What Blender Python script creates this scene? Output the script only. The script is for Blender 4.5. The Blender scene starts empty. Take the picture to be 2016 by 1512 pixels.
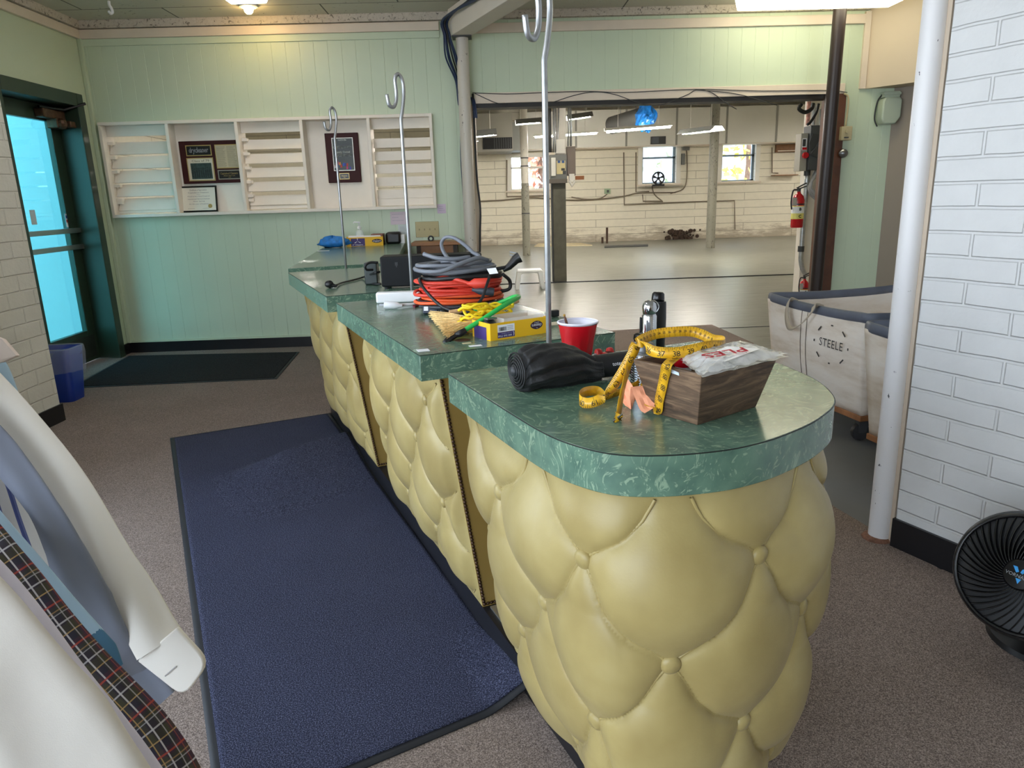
import bpy, bmesh, math, random
from math import sin, cos, pi, radians, sqrt, atan2
from mathutils import Vector, Matrix, noise
random.seed(7)
SC = bpy.context.scene
COL = SC.collection
V3 = Vector

# ------------------------------------------------------------------ camera
PW, PH, FPX = 2016, 1512, 1420.0
YAW, PITCH, ROLL, CAMH = 0.026338, 0.255502, -0.030818, 1.3
_cy, _sy, _cp, _sp = cos(YAW), sin(YAW), cos(PITCH), sin(PITCH)
FW = V3((_sy*_cp, _cy*_cp, -_sp)); R0 = V3((_cy, -_sy, 0)); U0 = R0.cross(FW)
RT = R0*cos(ROLL) + U0*sin(ROLL); UP = U0*cos(ROLL) - R0*sin(ROLL)
CP = V3((0, 0, CAMH))
cd = bpy.data.cameras.new('camera'); co = bpy.data.objects.new('camera', cd); COL.objects.link(co)
cd.sensor_width = 36; cd.lens = FPX*36/PW; cd.clip_start = .05; cd.clip_end = 200
B = -FW
co.matrix_world = Matrix(((RT.x, UP.x, B.x, 0), (RT.y, UP.y, B.y, 0), (RT.z, UP.z, B.z, CAMH), (0, 0, 0, 1)))
SC.camera = co
def ray(x, y): return FW + RT*((x-PW/2)/FPX) + UP*((PH/2-y)/FPX)
def AZ(x, y, z): r = ray(x, y); return CP + r*((z-CAMH)/r.z)
def AY(x, y, Y): r = ray(x, y); return CP + r*(Y/r.y)
def AX(x, y, X): r = ray(x, y); return CP + r*(X/r.x)
def AD(x, y, d): return CP + ray(x, y)*d

# ------------------------------------------------------------------ colours / materials
def lin(c):
    c /= 255.0
    return c/12.92 if c <= .04045 else ((c+.055)/1.055)**2.4
def RGB(r, g, b): return (lin(r), lin(g), lin(b), 1)
class N:
    def __init__(s, name):
        s.m = bpy.data.materials.new(name); s.m.use_nodes = True; s.t = s.m.node_tree
        s.t.nodes.clear(); s.out = s.n('ShaderNodeOutputMaterial')
        s.b = s.n('ShaderNodeBsdfPrincipled'); s.l(s.b.outputs[0], s.out.inputs[0])
    def n(s, t, **k):
        o = s.t.nodes.new(t)
        for a, v in k.items(): setattr(o, a, v)
        return o
    def l(s, a, b): s.t.links.new(a, b)
    def set(s, **k):
        for a, v in k.items(): s.b.inputs[a.replace('_', ' ')].default_value = v
    def co(s, scale=(1, 1, 1), kind='Object', rot=(0, 0, 0)):
        c = s.n('ShaderNodeTexCoord'); m = s.n('ShaderNodeMapping')
        m.inputs['Scale'].default_value = scale; m.inputs['Rotation'].default_value = rot
        s.l(c.outputs[kind], m.inputs[0]); return m.outputs[0]
    def noise(s, vec, scale=5, detail=4, rough=.55, dist=0):
        n = s.n('ShaderNodeTexNoise'); n.inputs['Scale'].default_value = scale; n.inputs['Detail'].default_value = detail
        n.inputs['Roughness'].default_value = rough; n.inputs['Distortion'].default_value = dist
        s.l(vec, n.inputs['Vector']); return n.outputs[0]
    def ramp(s, fac, stops):
        r = s.n('ShaderNodeValToRGB'); e = r.color_ramp.elements
        while len(e) > 1: e.remove(e[-1])
        e[0].position, e[0].color = stops[0]
        for p, c in stops[1:]:
            q = e.new(p); q.color = c
        s.l(fac, r.inputs[0]); return r.outputs[0]
    def mix(s, fac, a, b, mode='MIX'):
        m = s.n('ShaderNodeMix', data_type='RGBA', blend_type=mode)
        for i, v in ((0, fac), (6, a), (7, b)):
            if hasattr(v, 'is_linked'): s.l(v, m.inputs[i])
            else: m.inputs[i].default_value = v
        return m.outputs[2]
    def math(s, op, a, b=0):
        m = s.n('ShaderNodeMath', operation=op)
        for i, v in ((0, a), (1, b)):
            if hasattr(v, 'is_linked'): s.l(v, m.inputs[i])
            else: m.inputs[i].default_value = v
        return m.outputs[0]
    def bump(s, h, strength=.3, dist=.01):
        b = s.n('ShaderNodeBump'); b.inputs['Strength'].default_value = strength; b.inputs['Distance'].default_value = dist
        s.l(h, b.inputs['Height']); s.l(b.outputs[0], s.b.inputs['Normal'])
    def col(s, c): s.l(c, s.b.inputs['Base Color'])
_mc = {}
def M(name, rgb, rough=.5, metal=0., var=.0, vs=12, bump=0., bs=60, coat=0., spec=.5, sheen=0., trans=0., alpha=1., emit=0.):
    """plain procedural material with soft colour variation and grain"""
    if name in _mc: return _mc[name]
    k = N(name); c = RGB(*rgb)
    k.set(Base_Color=c, Roughness=rough, Metallic=metal, Coat_Weight=coat, Specular_IOR_Level=spec, Sheen_Weight=sheen,
          Transmission_Weight=trans, Alpha=alpha)
    if var:
        f = k.noise(k.co(), vs)
        d = tuple(x*(1-var) for x in c[:3])+(1,); b = tuple(min(1, x*(1+var)) for x in c[:3])+(1,)
        k.col(k.ramp(f, [(.3, d), (.7, b)]))
    if bump: k.bump(k.noise(k.co(), bs, 3), bump, .004)
    if emit:
        k.set(Emission_Color=c, Emission_Strength=emit)
    _mc[name] = k.m; return k.m

# ------------------------------------------------------------------ mesh builder (world coordinates)
class MB:
    def __init__(s): s.v = []; s.f = []; s.mi = []; s.cur = 0; s.uv = None
    def add(s, vs, fs):
        o = len(s.v); s.v += [V3(v) for v in vs]; s.f += [tuple(o+i for i in f) for f in fs]; s.mi += [s.cur]*len(fs); return s
    def box(s, x0, y0, z0, x1, y1, z1):
        x0, x1 = min(x0, x1), max(x0, x1); y0, y1 = min(y0, y1), max(y0, y1); z0, z1 = min(z0, z1), max(z0, z1)
        return s.add([(x0,y0,z0),(x1,y0,z0),(x1,y1,z0),(x0,y1,z0),(x0,y0,z1),(x1,y0,z1),(x1,y1,z1),(x0,y1,z1)],
                     [(0,3,2,1),(4,5,6,7),(0,1,5,4),(1,2,6,5),(2,3,7,6),(3,0,4,7)])
    def hexa(s, p):   # 8 corners: bottom ring then top ring, counter-clockwise from above
        return s.add(p, [(0,3,2,1),(4,5,6,7),(0,1,5,4),(1,2,6,5),(2,3,7,6),(3,0,4,7)])
    def obox(s, c, ax, ay, az, sx, sy, sz):   # centre, unit axes, full sizes
        c = V3(c); ax, ay, az = V3(ax)*sx/2, V3(ay)*sy/2, V3(az)*sz/2
        return s.hexa([c-ax-ay-az, c+ax-ay-az, c+ax+ay-az, c-ax+ay-az, c-ax-ay+az, c+ax-ay+az, c+ax+ay+az, c-ax+ay+az])
    def prism(s, poly, z0, z1):
        n = len(poly)
        vs = [(x, y, z0) for x, y in poly]+[(x, y, z1) for x, y in poly]
        fs = [tuple(range(n-1, -1, -1)), tuple(range(n, 2*n))]+[(i, (i+1) % n, n+(i+1) % n, n+i) for i in range(n)]
        return s.add(vs, fs)
    def oprism(s, poly, o, ax, ay, az, h):   # polygon in the plane (o, ax, ay) extruded along az by h
        o, ax, ay, az = V3(o), V3(ax), V3(ay), V3(az); n = len(poly)
        a = [o+ax*x+ay*y for x, y in poly]; vs = a+[p+az*h for p in a]
        fs = [tuple(range(n-1, -1, -1)), tuple(range(n, 2*n))]+[(i, (i+1) % n, n+(i+1) % n, n+i) for i in range(n)]
        return s.add(vs, fs)
    def grid(s, pts, cu=False, cv=False):   # pts[i][j]
        a, b = len(pts), len(pts[0]); o = [p for r in pts for p in r]; fs = []
        for i in range(a if cu else a-1):
            for j in range(b if cv else b-1):
                i2, j2 = (i+1) % a, (j+1) % b
                fs.append((i*b+j, i2*b+j, i2*b+j2, i*b+j2))
        return s.add(o, fs)
    def tube(s, path, r, n=10, caps=True, closed=False, sq=None):
        P = [V3(p) for p in path]; m = len(P)
        rr = r if isinstance(r, (list, tuple)) else [r]*m
        T = []
        for i in range(m):
            a = P[(i-1) % m] if closed or i > 0 else P[i]; b = P[(i+1) % m] if closed or i < m-1 else P[i]
            t = (b-a); T.append(t.normalized() if t.length > 1e-9 else V3((0, 0, 1)))
        up = V3((0, 0, 1)) if abs(T[0].z) < .9 else V3((1, 0, 0))
        nrm = (up-T[0]*up.dot(T[0])).normalized(); rings = []
        for i in range(m):
            nrm = (nrm-T[i]*nrm.dot(T[i]))
            nrm = nrm.normalized() if nrm.length > 1e-6 else T[i].orthogonal().normalized()
            bi = T[i].cross(nrm)
            q = sq or (1, 1)
            rings.append([P[i]+(nrm*cos(2*pi*k/n)*q[0]+bi*sin(2*pi*k/n)*q[1])*rr[i] for k in range(n)])
        o = len(s.v); s.grid(rings, closed, True)
        if caps and not closed:
            s.f += [tuple(o+k for k in range(n-1, -1, -1)), tuple(o+(m-1)*n+k for k in range(n))]; s.mi += [s.cur]*2
        return s
    def lathe(s, prof, c=(0, 0, 0), ax=(0, 0, 1), n=24, caps=True):
        c = V3(c); z = V3(ax).normalized(); x = z.orthogonal().normalized(); y = z.cross(x)
        rings = [[c+z*h+(x*cos(2*pi*k/n)+y*sin(2*pi*k/n))*r for k in range(n)] for r, h in prof]
        o = len(s.v); s.grid(rings, False, True); m = len(prof)
        if caps:
            if prof[0][0] > 1e-6: s.f.append(tuple(o+k for k in range(n-1, -1, -1))); s.mi.append(s.cur)
            if prof[-1][0] > 1e-6: s.f.append(tuple(o+(m-1)*n+k for k in range(n))); s.mi.append(s.cur)
        return s
    def ball(s, c, r, n=12, sc=(1, 1, 1)):
        c = V3(c); rings = []
        for i in range(n//2+1):
            th = pi*i/(n//2)
            rings.append([c+V3((r*max(sin(th), 1e-4)*cos(2*pi*k/n)*sc[0], r*max(sin(th), 1e-4)*sin(2*pi*k/n)*sc[1], -r*cos(th)*sc[2])) for k in range(n)])
        return s.grid(rings, False, True)
    def build(s, name, mat, parent=None, smooth=False, bevel=0, uvf=None, solid=0, sub=0, origin=None, seg=2, weld=False, recalc=True):
        o = mk(name, s.v, s.f, mat, parent, smooth, bevel, uvf or s.uv, solid, sub, origin, seg, s.mi, weld, recalc)
        return o
def rootloc(o):
    while o.parent: o = o.parent
    return o.location
def mk(name, vs, fs, mat, parent=None, smooth=False, bevel=0, uvf=None, solid=0, sub=0, origin=None, seg=2, mi=None, weld=False, recalc=True):
    if parent: L = rootloc(parent)
    elif origin is not None: L = V3(origin)
    else:
        L = V3(((min(v.x for v in vs)+max(v.x for v in vs))/2, (min(v.y for v in vs)+max(v.y for v in vs))/2, min(v.z for v in vs)))
    me = bpy.data.meshes.new(name)
    me.from_pydata([v-L for v in vs], [], fs)
    if recalc or weld:
        bm = bmesh.new(); bm.from_mesh(me)
        if weld: bmesh.ops.remove_doubles(bm, verts=bm.verts, dist=1e-5)
        if recalc: bmesh.ops.recalc_face_normals(bm, faces=bm.faces)
        bm.to_mesh(me); bm.free()
    for m in (mat if isinstance(mat, (list, tuple)) else [mat]): me.materials.append(m)
    if mi and len(me.polygons) == len(mi): me.polygons.foreach_set('material_index', mi)
    if smooth: me.polygons.foreach_set('use_smooth', [True]*len(me.polygons))
    if uvf:
        u = me.uv_layers.new(name='UVMap')
        for lp in me.loops:
            u.data[lp.index].uv = uvf(me.vertices[lp.vertex_index].co+L)
    o = bpy.data.objects.new(name, me); COL.objects.link(o)
    if parent: o.parent = parent
    else: o.location = L
    if solid:
        d = o.modifiers.new('solid', 'SOLIDIFY'); d.thickness = solid; d.offset = 0
    if bevel:
        d = o.modifiers.new('bevel', 'BEVEL'); d.width = bevel; d.segments = seg; d.limit_method = 'ANGLE'; d.angle_limit = radians(35)
        d.harden_normals = False
    if sub:
        d = o.modifiers.new('sub', 'SUBSURF'); d.levels = d.render_levels = sub
    if smooth and smooth != 'all':
        bm = bmesh.new(); bm.from_mesh(me)
        for e in bm.edges:
            if len(e.link_faces) == 2 and e.calc_face_angle(0) > radians(40): e.smooth = False
        bm.to_mesh(me); bm.free()
    return o
def tag(o, label, cat, group=None, kind='thing'):
    o['label'] = label; o['category'] = cat; o['kind'] = kind
    if group: o['group'] = group
    return o
def struct(o): o['kind'] = 'structure'; return o
def thing(name, loc, label, cat, group=None):
    o = bpy.data.objects.new(name, None); COL.objects.link(o); o.location = V3(loc); o.empty_display_size = .05
    return tag(o, label, cat, group)
def sgroup(name, loc=(0, 0, 0)):
    o = bpy.data.objects.new(name, None); COL.objects.link(o); o.location = V3(loc); o['kind'] = 'structure'; return o
_kids = None
def dup(root, loc=None, label=None, group=None, rotz=0):
    def cp(o, par):
        c = o.copy(); COL.objects.link(c); c.parent = par
        for ch in list(o.children): cp(ch, c)
        return c
    r = cp(root, None)
    if loc is not None: r.location = V3(loc)
    r.rotation_euler = (0, 0, rotz)
    if label: r['label'] = label
    if group: r['group'] = group
    return r
def spline(pts, n=8, closed=False):
    """Catmull-Rom through pts"""
    P = [V3(p) for p in pts]; m = len(P); out = []
    for i in range(m if closed else m-1):
        a = P[(i-1) % m] if closed or i > 0 else P[i]*2-P[i+1]
        b, c = P[i], P[(i+1) % m]
        d = P[(i+2) % m] if closed or i < m-2 else P[m-1]*2-P[m-2]
        for k in range(n):
            t = k/n
            out.append(.5*((2*b)+(c-a)*t+(2*a-5*b+4*c-d)*t*t+(3*b-a-3*c+d)*t**3))
    if not closed: out.append(P[-1])
    return out
_tc = {}
def text_mesh(txt, size=1., spacing=1.):
    """flat polygons of a text line, centred, as (verts2d, faces)"""
    k = (txt, spacing)
    if k not in _tc:
        cu = bpy.data.curves.new('t', 'FONT'); cu.body = txt; cu.align_x = 'CENTER'; cu.align_y = 'CENTER'; cu.size = 1
        cu.space_character = spacing; cu.resolution_u = 2
        o = bpy.data.objects.new('t', cu); COL.objects.link(o)
        dg = bpy.context.evaluated_depsgraph_get(); dg.update()
        me = bpy.data.meshes.new_from_object(o.evaluated_get(dg))
        _tc[k] = ([(v.co.x, v.co.y) for v in me.vertices], [tuple(p.vertices) for p in me.polygons])
        bpy.data.objects.remove(o); bpy.data.curves.remove(cu); bpy.data.meshes.remove(me)
    vs, fs = _tc[k]
    return [(x*size, y*size) for x, y in vs], fs
def put_text(mb, txt, o, ax, ay, size, lift=.0006, width=None, spacing=1., bold=0):
    """lettering on the plane (o, ax, ay), reading along ax"""
    vs, fs = text_mesh(txt, size, spacing); o, ax, ay = V3(o), V3(ax).normalized(), V3(ay).normalized(); n = ax.cross(ay)
    sx = 1
    if width:
        w = max(v[0] for v in vs)-min(v[0] for v in vs); sx = width/w
    offs = [(0, 0)] if not bold else [(-bold, 0), (bold, 0), (0, bold), (0, -bold)]
    for dx, dy in offs:
        mb.add([o+ax*(x*sx+dx)+ay*(y+dy)+n*lift for x, y in vs], fs)
    return mb
# ================================================================== materials of the room
def brick_mat(name, rgb, bw, rh, mortar, strength, dist, rough=.55, dirt=0, squash=1.0):
    k = N(name); uv = k.co(kind='UV'); b = k.n('ShaderNodeTexBrick')
    b.inputs['Scale'].default_value = 1; b.inputs['Brick Width'].default_value = bw; b.inputs['Row Height'].default_value = rh
    b.inputs['Mortar Size'].default_value = mortar; b.inputs['Mortar Smooth'].default_value = .6
    b.inputs['Color1'].default_value = b.inputs['Color2'].default_value = (1, 1, 1, 1); b.inputs['Mortar'].default_value = (0, 0, 0, 1)
    wob = k.n('ShaderNodeVectorMath', operation='ADD'); nz = k.n('ShaderNodeTexNoise'); nz.inputs['Scale'].default_value = 6
    k.l(uv, nz.inputs['Vector']); sc = k.n('ShaderNodeVectorMath', operation='SCALE'); sc.inputs['Scale'].default_value = mortar*1.2
    k.l(nz.outputs['Color'], sc.inputs[0]); k.l(uv, wob.inputs[0]); k.l(sc.outputs[0], wob.inputs[1]); k.l(wob.outputs[0], b.inputs['Vector'])
    c = RGB(*rgb); f = k.noise(uv, 9, 4)
    col = k.ramp(f, [(.3, tuple(x*.94 for x in c[:3])+(1,)), (.7, c)])
    h = k.math('ADD', b.outputs['Color'], k.math('MULTIPLY', k.noise(uv, 60, 3), .25))
    h = k.math('ADD', h, k.math('MULTIPLY', k.noise(uv, 14, 2), .35))
    if dirt:
        sep = k.n('ShaderNodeSeparateXYZ'); k.l(uv, sep.inputs[0])
        st = k.noise(k.co((.9, 3.5, 1), 'UV'), 1.6, 6, .7)
        lo = k.math('SUBTRACT', .56, k.math('MULTIPLY', sep.outputs[1], .62))
        lo = k.math('MAXIMUM', lo, .12)
        m = k.n('ShaderNodeMapRange'); m.inputs['From Min'].default_value = 0; m.inputs['From Max'].default_value = .18
        k.l(k.math('SUBTRACT', k.math('ADD', st, lo), .86), m.inputs[0])
        col = k.mix(k.math('MULTIPLY', m.outputs[0], dirt), col, RGB(118, 98, 74))
        col = k.mix(k.math('MULTIPLY', k.math('SUBTRACT', 1, b.outputs['Color']), .55), col, RGB(120, 108, 90))
    k.col(col); k.set(Roughness=rough); k.bump(h, strength, dist); return k.m
m_brick_r = brick_mat('white painted brick', (212, 212, 211), .30, .0765, .007, .7, .009)
m_brick_l = brick_mat('cream painted brick', (226, 221, 208), .235, .094, .006, .75, .009)
m_block = brick_mat('cream painted block', (232, 225, 207), 2.7, .2, .010, .5, .01, dirt=.6)
m_green = M('mint green painted panelling', (198, 212, 186), .42, var=.02, vs=3)
m_green_l = M('pale green painted board', (196, 208, 180), .42, var=.02, vs=3)
m_cream = M('cream painted trim', (222, 208, 190), .45, var=.03, vs=8)
m_white = M('off white paint', (222, 214, 202), .45, var=.03, vs=6)
m_beige = M('beige painted soffit', (206, 190, 166), .6, var=.03, vs=2)
m_taupe = M('taupe painted wall', (150, 138, 124), .65, var=.03, vs=2)
m_base = M('black vinyl baseboard', (24, 24, 27), .35, var=.15)
m_dkgreen = M('dark green door paint', (44, 62, 48), .38, var=.1, vs=4)
m_alu = M('brushed aluminium', (178, 178, 176), .32, metal=.9)
m_galv = M('galvanised steel', (176, 178, 180), .36, metal=.85, var=.12, vs=40)
m_grey_metal = M('grey enamel', (108, 108, 104), .5, var=.05)
m_dkgrey = M('dark grey enamel', (60, 61, 62), .5, var=.08)
m_black = M('black plastic', (18, 18, 20), .4)
m_blackg = M('gloss black plastic', (12, 12, 14), .25)
m_whitep = M('white plastic', (232, 232, 232), .35)
m_bwood = M('brown stained wood', (92, 54, 32), .5, var=.25, vs=8)

def carpet(name, a, b, c, scale, bump=.6, stain=0):
    k = N(name); v = k.co(); n1 = k.noise(v, scale, 2, .7); n2 = k.noise(v, 2.2, 5, .6)
    col = k.ramp(n1, [(.34, RGB(*a)), (.5, RGB(*b)), (.68, RGB(*c))])
    col = k.mix(.35, col, k.ramp(n2, [(.3, (.62, .6, .58, 1)), (.7, (1.0, 1.0, 1.0, 1))]), 'MULTIPLY')
    k.col(col); k.set(Roughness=.95, Specular_IOR_Level=.15); k.bump(n1, bump, .006); return k.m
m_carpet = carpet('grey brown carpet', (88, 77, 71), (132, 118, 110), (178, 162, 152), 330, .3)
m_mat = carpet('navy mat pile', (29, 31, 44), (54, 57, 79), (112, 116, 142), 300, .8)
m_bmat = carpet('charcoal mat pile', (24, 24, 26), (38, 38, 40), (62, 62, 64), 220)
m_rubber = M('black mat rubber', (26, 28, 34), .6)

def floor_mat():
    k = N('worn grey painted floor boards'); v = k.co()
    s1 = k.noise(k.co((1.3, 7, 1)), 1.9, 6, .65, .4); s2 = k.noise(k.co((.35, .5, 1)), 2, 4)
    col = k.ramp(s1, [(.30, RGB(92, 90, 79)), (.42, RGB(118, 118, 106)), (.58, RGB(130, 130, 119)), (.70, RGB(146, 146, 136))])
    col = k.mix(k.math('MULTIPLY', s2, .3), col, RGB(128, 128, 117))
    sc = k.noise(k.co((2.2, 11, 1), rot=(0, 0, .35)), 2.0, 4, .7)
    col = k.mix(k.ramp(sc, [(.60, (0, 0, 0, 1)), (.66, (.6, .6, .6, 1))]), col, RGB(92, 80, 66))
    k.col(col); k.set(Roughness=.3)
    k.bump(s2, .08, .02); return k.m
m_floor = floor_mat()
def ceil_mat():
    k = N('flaking grey painted ceiling boards'); v = k.co(); b = k.n('ShaderNodeTexBrick')
    b.inputs['Scale'].default_value = 1; b.inputs['Brick Width'].default_value = 1.22; b.inputs['Row Height'].default_value = .61
    b.inputs['Mortar Size'].default_value = .006; b.inputs['Color1'].default_value = RGB(206, 203, 190); b.inputs['Color2'].default_value = RGB(196, 194, 182)
    b.inputs['Mortar'].default_value = RGB(76, 74, 68); k.l(v, b.inputs['Vector'])
    fl = k.noise(v, 26, 5, .75, .6); pt = k.noise(v, 1.6, 3)
    msk = k.ramp(k.math('ADD', fl, k.math('MULTIPLY', pt, .28)), [(.78, (0, 0, 0, 1)), (.82, (1, 1, 1, 1))])
    k.col(k.mix(msk, b.outputs['Color'], RGB(70, 66, 60))); k.set(Roughness=.6); k.bump(b.outputs['Color'], .4, .01); return k.m
m_ceil = ceil_mat()
def flake_mat():
    k = N('flaking white paint'); v = k.co((1, 1, 1)); fl = k.noise(v, 30, 5, .75, .8)
    k.col(k.ramp(fl, [(.36, RGB(84, 78, 70)), (.44, RGB(196, 186, 172)), (.7, RGB(208, 200, 188))])); k.set(Roughness=.7); k.bump(fl, .6, .01); return k.m
m_flake = flake_mat()
def postpaint(name, base, chip, lo=.66):
    k = N(name); v = k.co((1, 1, .6)); fl = k.noise(v, 34, 4, .7, .3); p2 = k.noise(v, 3, 2)
    f = k.math('ADD', fl, k.math('MULTIPLY', p2, .18))
    k.col(k.mix(k.ramp(f, [(lo+.1, (0, 0, 0, 1)), (lo+.12, (1, 1, 1, 1))]), RGB(*base), RGB(*chip))); k.set(Roughness=.4); k.bump(f, .1, .003); return k.m
m_post_w = postpaint('chipped white pipe paint', (222, 220, 220), (70, 70, 74))
m_post_b = postpaint('worn brown pole paint', (44, 33, 30), (20, 16, 15), .72)
m_post_c = postpaint('worn cream post paint', (202, 196, 184), (90, 84, 78))
m_post_g = postpaint('grey column paint', (134, 131, 118), (86, 80, 70), .58)
def emis(name, rgb, strength):
    k = N(name); k.set(Base_Color=RGB(*rgb), Emission_Color=RGB(*rgb), Emission_Strength=strength, Roughness=.4); return k.m
m_tube = emis('lit fluorescent tube', (255, 249, 238), 92)
m_diff = emis('lit fluorescent diffuser', (255, 246, 214), 4.5)
m_diff2 = emis('lit cool diffuser', (250, 250, 255), 5)
m_bulb = emis('lit warm bulb', (255, 214, 140), 60)

# ================================================================== lobby shell
YB, XL, ZC = 6.62, -3.33, 2.79
def groove_panel(mb, x0, x1, z0, z1, y, depth=.012, pitch=.117, ph=0., w=.005, d=.0016, back=.14):
    """panelling facing -Y with narrow V grooves; closed slab"""
    xs = [(x0, y)]
    k = math.ceil((x0-ph)/pitch); x = ph+k*pitch
    while x < x1-w:
        if x > x0+w: xs += [(x-w/2, y), (x, y+d), (x+w/2, y)]
        x += pitch
    xs.append((x1, y)); xs += [(x1, y+back), (x0, y+back)]
    mb.prism(xs, z0, z1)
wb = MB()
SX0, SX1, SZ0, SZ1 = -3.255, -.455, 1.225, 1.99         # niche with the louvres
OX0, OX1, OZ = -.09, 3.03, 2.07                          # wide opening to the workshop
groove_panel(wb, XL-.3, SX0, 0, ZC, YB); groove_panel(wb, SX0, SX1, 0, SZ0, YB); groove_panel(wb, SX0, SX1, SZ1, ZC, YB)
groove_panel(wb, SX1, OX0, 0, ZC, YB); groove_panel(wb, OX0, OX1, OZ, ZC, YB); groove_panel(wb, OX1, 3.59, 0, ZC, YB)
struct(wb.build('wall_back', m_green))
# left wall round the doorway
DY0, DY1, DZ = 5.40, 6.40, 2.14
lb = MB(); lb.box(XL-.16, 6.40, 0, XL, YB, ZC); lb.box(XL-.16, 5.40, DZ, XL, 6.40, ZC); lb.box(XL-.16, 4.46, 0, XL, 5.40, ZC)
struct(lb.build('wall_left', m_green_l))
cb = MB(); cb.box(XL, 6.585, .1, XL+.035, YB, 2.66); struct(cb.build('trim_1', m_green_l, bevel=.006))
# curved painted brick wing on the left, ending beside the door
curve = spline([(-2.45, 2.7), (-2.60, 3.35), (-2.715, 3.85), (-2.745, 4.2), (-2.735, 4.46)], 8)
arc = [0]
for a, b in zip(curve, curve[1:]): arc.append(arc[-1]+(b.to_2d()-a.to_2d()).length)
poly = [(p.x, p.y) for p in curve]+[(-3.5, 4.46), (-3.5, 2.7)]
bl = MB(); bl.prism(poly, 0, ZC)
def uv_left(p):
    best = min(range(len(curve)), key=lambda i: (curve[i].to_2d()-p.to_2d()).length)
    return (arc[best], p.z)
struct(bl.build('wall_left', m_brick_l, uvf=uv_left))
bb = MB(); off = [(p.x+.012, p.y) for p in curve]; off[-1] = (off[-1][0], 4.472)
bb.prism(off+[(-3.0, 4.472), (-3.0, 2.7)], 0, .115); struct(bb.build('baseboard_left', m_base))
bb = MB(); bb.box(XL, YB-.014, 0, -.09, YB, .1); bb.box(XL, 6.49, 0, XL+.014, YB, .1); struct(bb.build('baseboard_back', m_base))
bb = MB(); bb.box(XL+.02, YB-.02, .1, -.2, YB-.001, .115); struct(bb.build('trim_2', m_green_l))
# right brick wall beside the white pipe
RB0 = V3((1.455, 2.385, 0)); RD = V3((.4146, -.910, 0)); RN = V3((.910, .4146, 0))
rb = MB(); L = 4.4
a, b = RB0, RB0+RD*L; rb.prism([(a.x, a.y), (b.x, b.y), (b.x+RN.x*.22, b.y+RN.y*.22), (a.x+RN.x*.22, a.y+RN.y*.22)], 0, ZC)
struct(rb.build('wall_right', m_brick_r, uvf=lambda p: ((p-RB0).dot(RD)+(p-RB0).dot(RN)*.9, p.z)))
rb = MB(); a, b = RB0-RN*.012-RD*.005, RB0+RD*L-RN*.012; c2, d2 = b+RN*.02, a+RN*.02
rb.prism([(p.x, p.y) for p in (a, b, c2, d2)], 0, .115); struct(rb.build('baseboard_right', m_base))
rb = MB(); a, b = RB0-RD*.006, RB0-RD*.075+RN*.03; rb.prism([(a.x, a.y), (a.x+RN.x*.2, a.y+RN.y*.2), (b.x+RN.x*.2, b.y+RN.y*.2), (b.x, b.y)][::-1], 0, ZC); struct(rb.build('trim_30', M('beige pipe trim', (196, 180, 160), .6)))
# soffit and passage at the right
S0 = AY(1700, 175, YB); S1 = AZ(1815, 160, S0.z); sd = (S1-S0).normalized(); S1 = S0+sd*1.6
so = MB(); n = V3((-sd.y, sd.x, 0))
so.prism([(q.x, q.y) for q in (S0, S1, S1+n*.9, S0+n*.9)], S0.z, ZC); struct(so.build('wall_soffit', m_beige))
so = MB(); q = S0+V3((-.045, -.012, 0)); so.box(q.x, q.y-.012, S0.z, q.x+.05, YB, 2.72); struct(so.build('trim_3', m_cream))
hp = MB(); hp.prism([(3.59, YB-.001), (3.59, 7.6), (3.7, 7.6), (3.7, YB-.001)], 0, ZC); struct(hp.build('wall_passage', m_taupe))
hp = MB(); hp.prism([(3.592, YB), (4.6, 5.55), (4.66, 5.62), (3.66, YB+.06)], 0, ZC); struct(hp.build('wall_passage', m_taupe))
hp = MB(); hp.prism([(4.6, 5.6), (4.6, -1.5), (4.75, -1.5), (4.75, 5.6)], 0, ZC); struct(hp.build('wall_passage', m_taupe))
# cornice boards, weathered strip above them
cn = MB(); cn.box(XL, YB-.03, 2.655, -.345, YB, 2.725); struct(cn.build('trim_4', m_cream, bevel=.004))
cn = MB(); cn.box(OX0, YB-.03, 2.625, 3.27, YB, 2.70); struct(cn.build('trim_5', m_cream, bevel=.004))
cn = MB(); cn.box(XL, 4.46, 2.655, XL+.03, YB-.03, 2.725); struct(cn.build('trim_6', m_cream, bevel=.004))
cn = MB(); cn.box(XL, YB-.05, 2.73, 3.3, YB, ZC); cn.box(XL, 4.46, 2.73, XL+.05, YB-.05, ZC); struct(cn.build('trim_7', m_flake))
cn = MB(); cn.box(XL+.03, YB-.012, 2.60, -.345, YB, 2.655); struct(cn.build('trim_8', m_green, bevel=.003))
# header over the opening
hd = MB(); hd.box(OX0+.02, YB-.03, OZ, OX1+.11, YB+.14, 2.155); struct(hd.build('trim_9', m_cream, bevel=.004))
hd = MB(); hd.box(OX0, YB-.02, OZ-.035, OX1, YB+.15, OZ+.001); struct(hd.build('trim_10', M('black track', (20, 16, 15), .5)))
jb = MB(); jb.box(OX1-.005, YB-.035, 0, OX1+.125, YB+.16, OZ); struct(jb.build('trim_11', m_bwood, bevel=.004))
jb = MB(); jb.box(OX0-.03, YB-.01, 0, OX0+.02, YB+.16, OZ); struct(jb.build('trim_12', m_cream))
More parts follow.
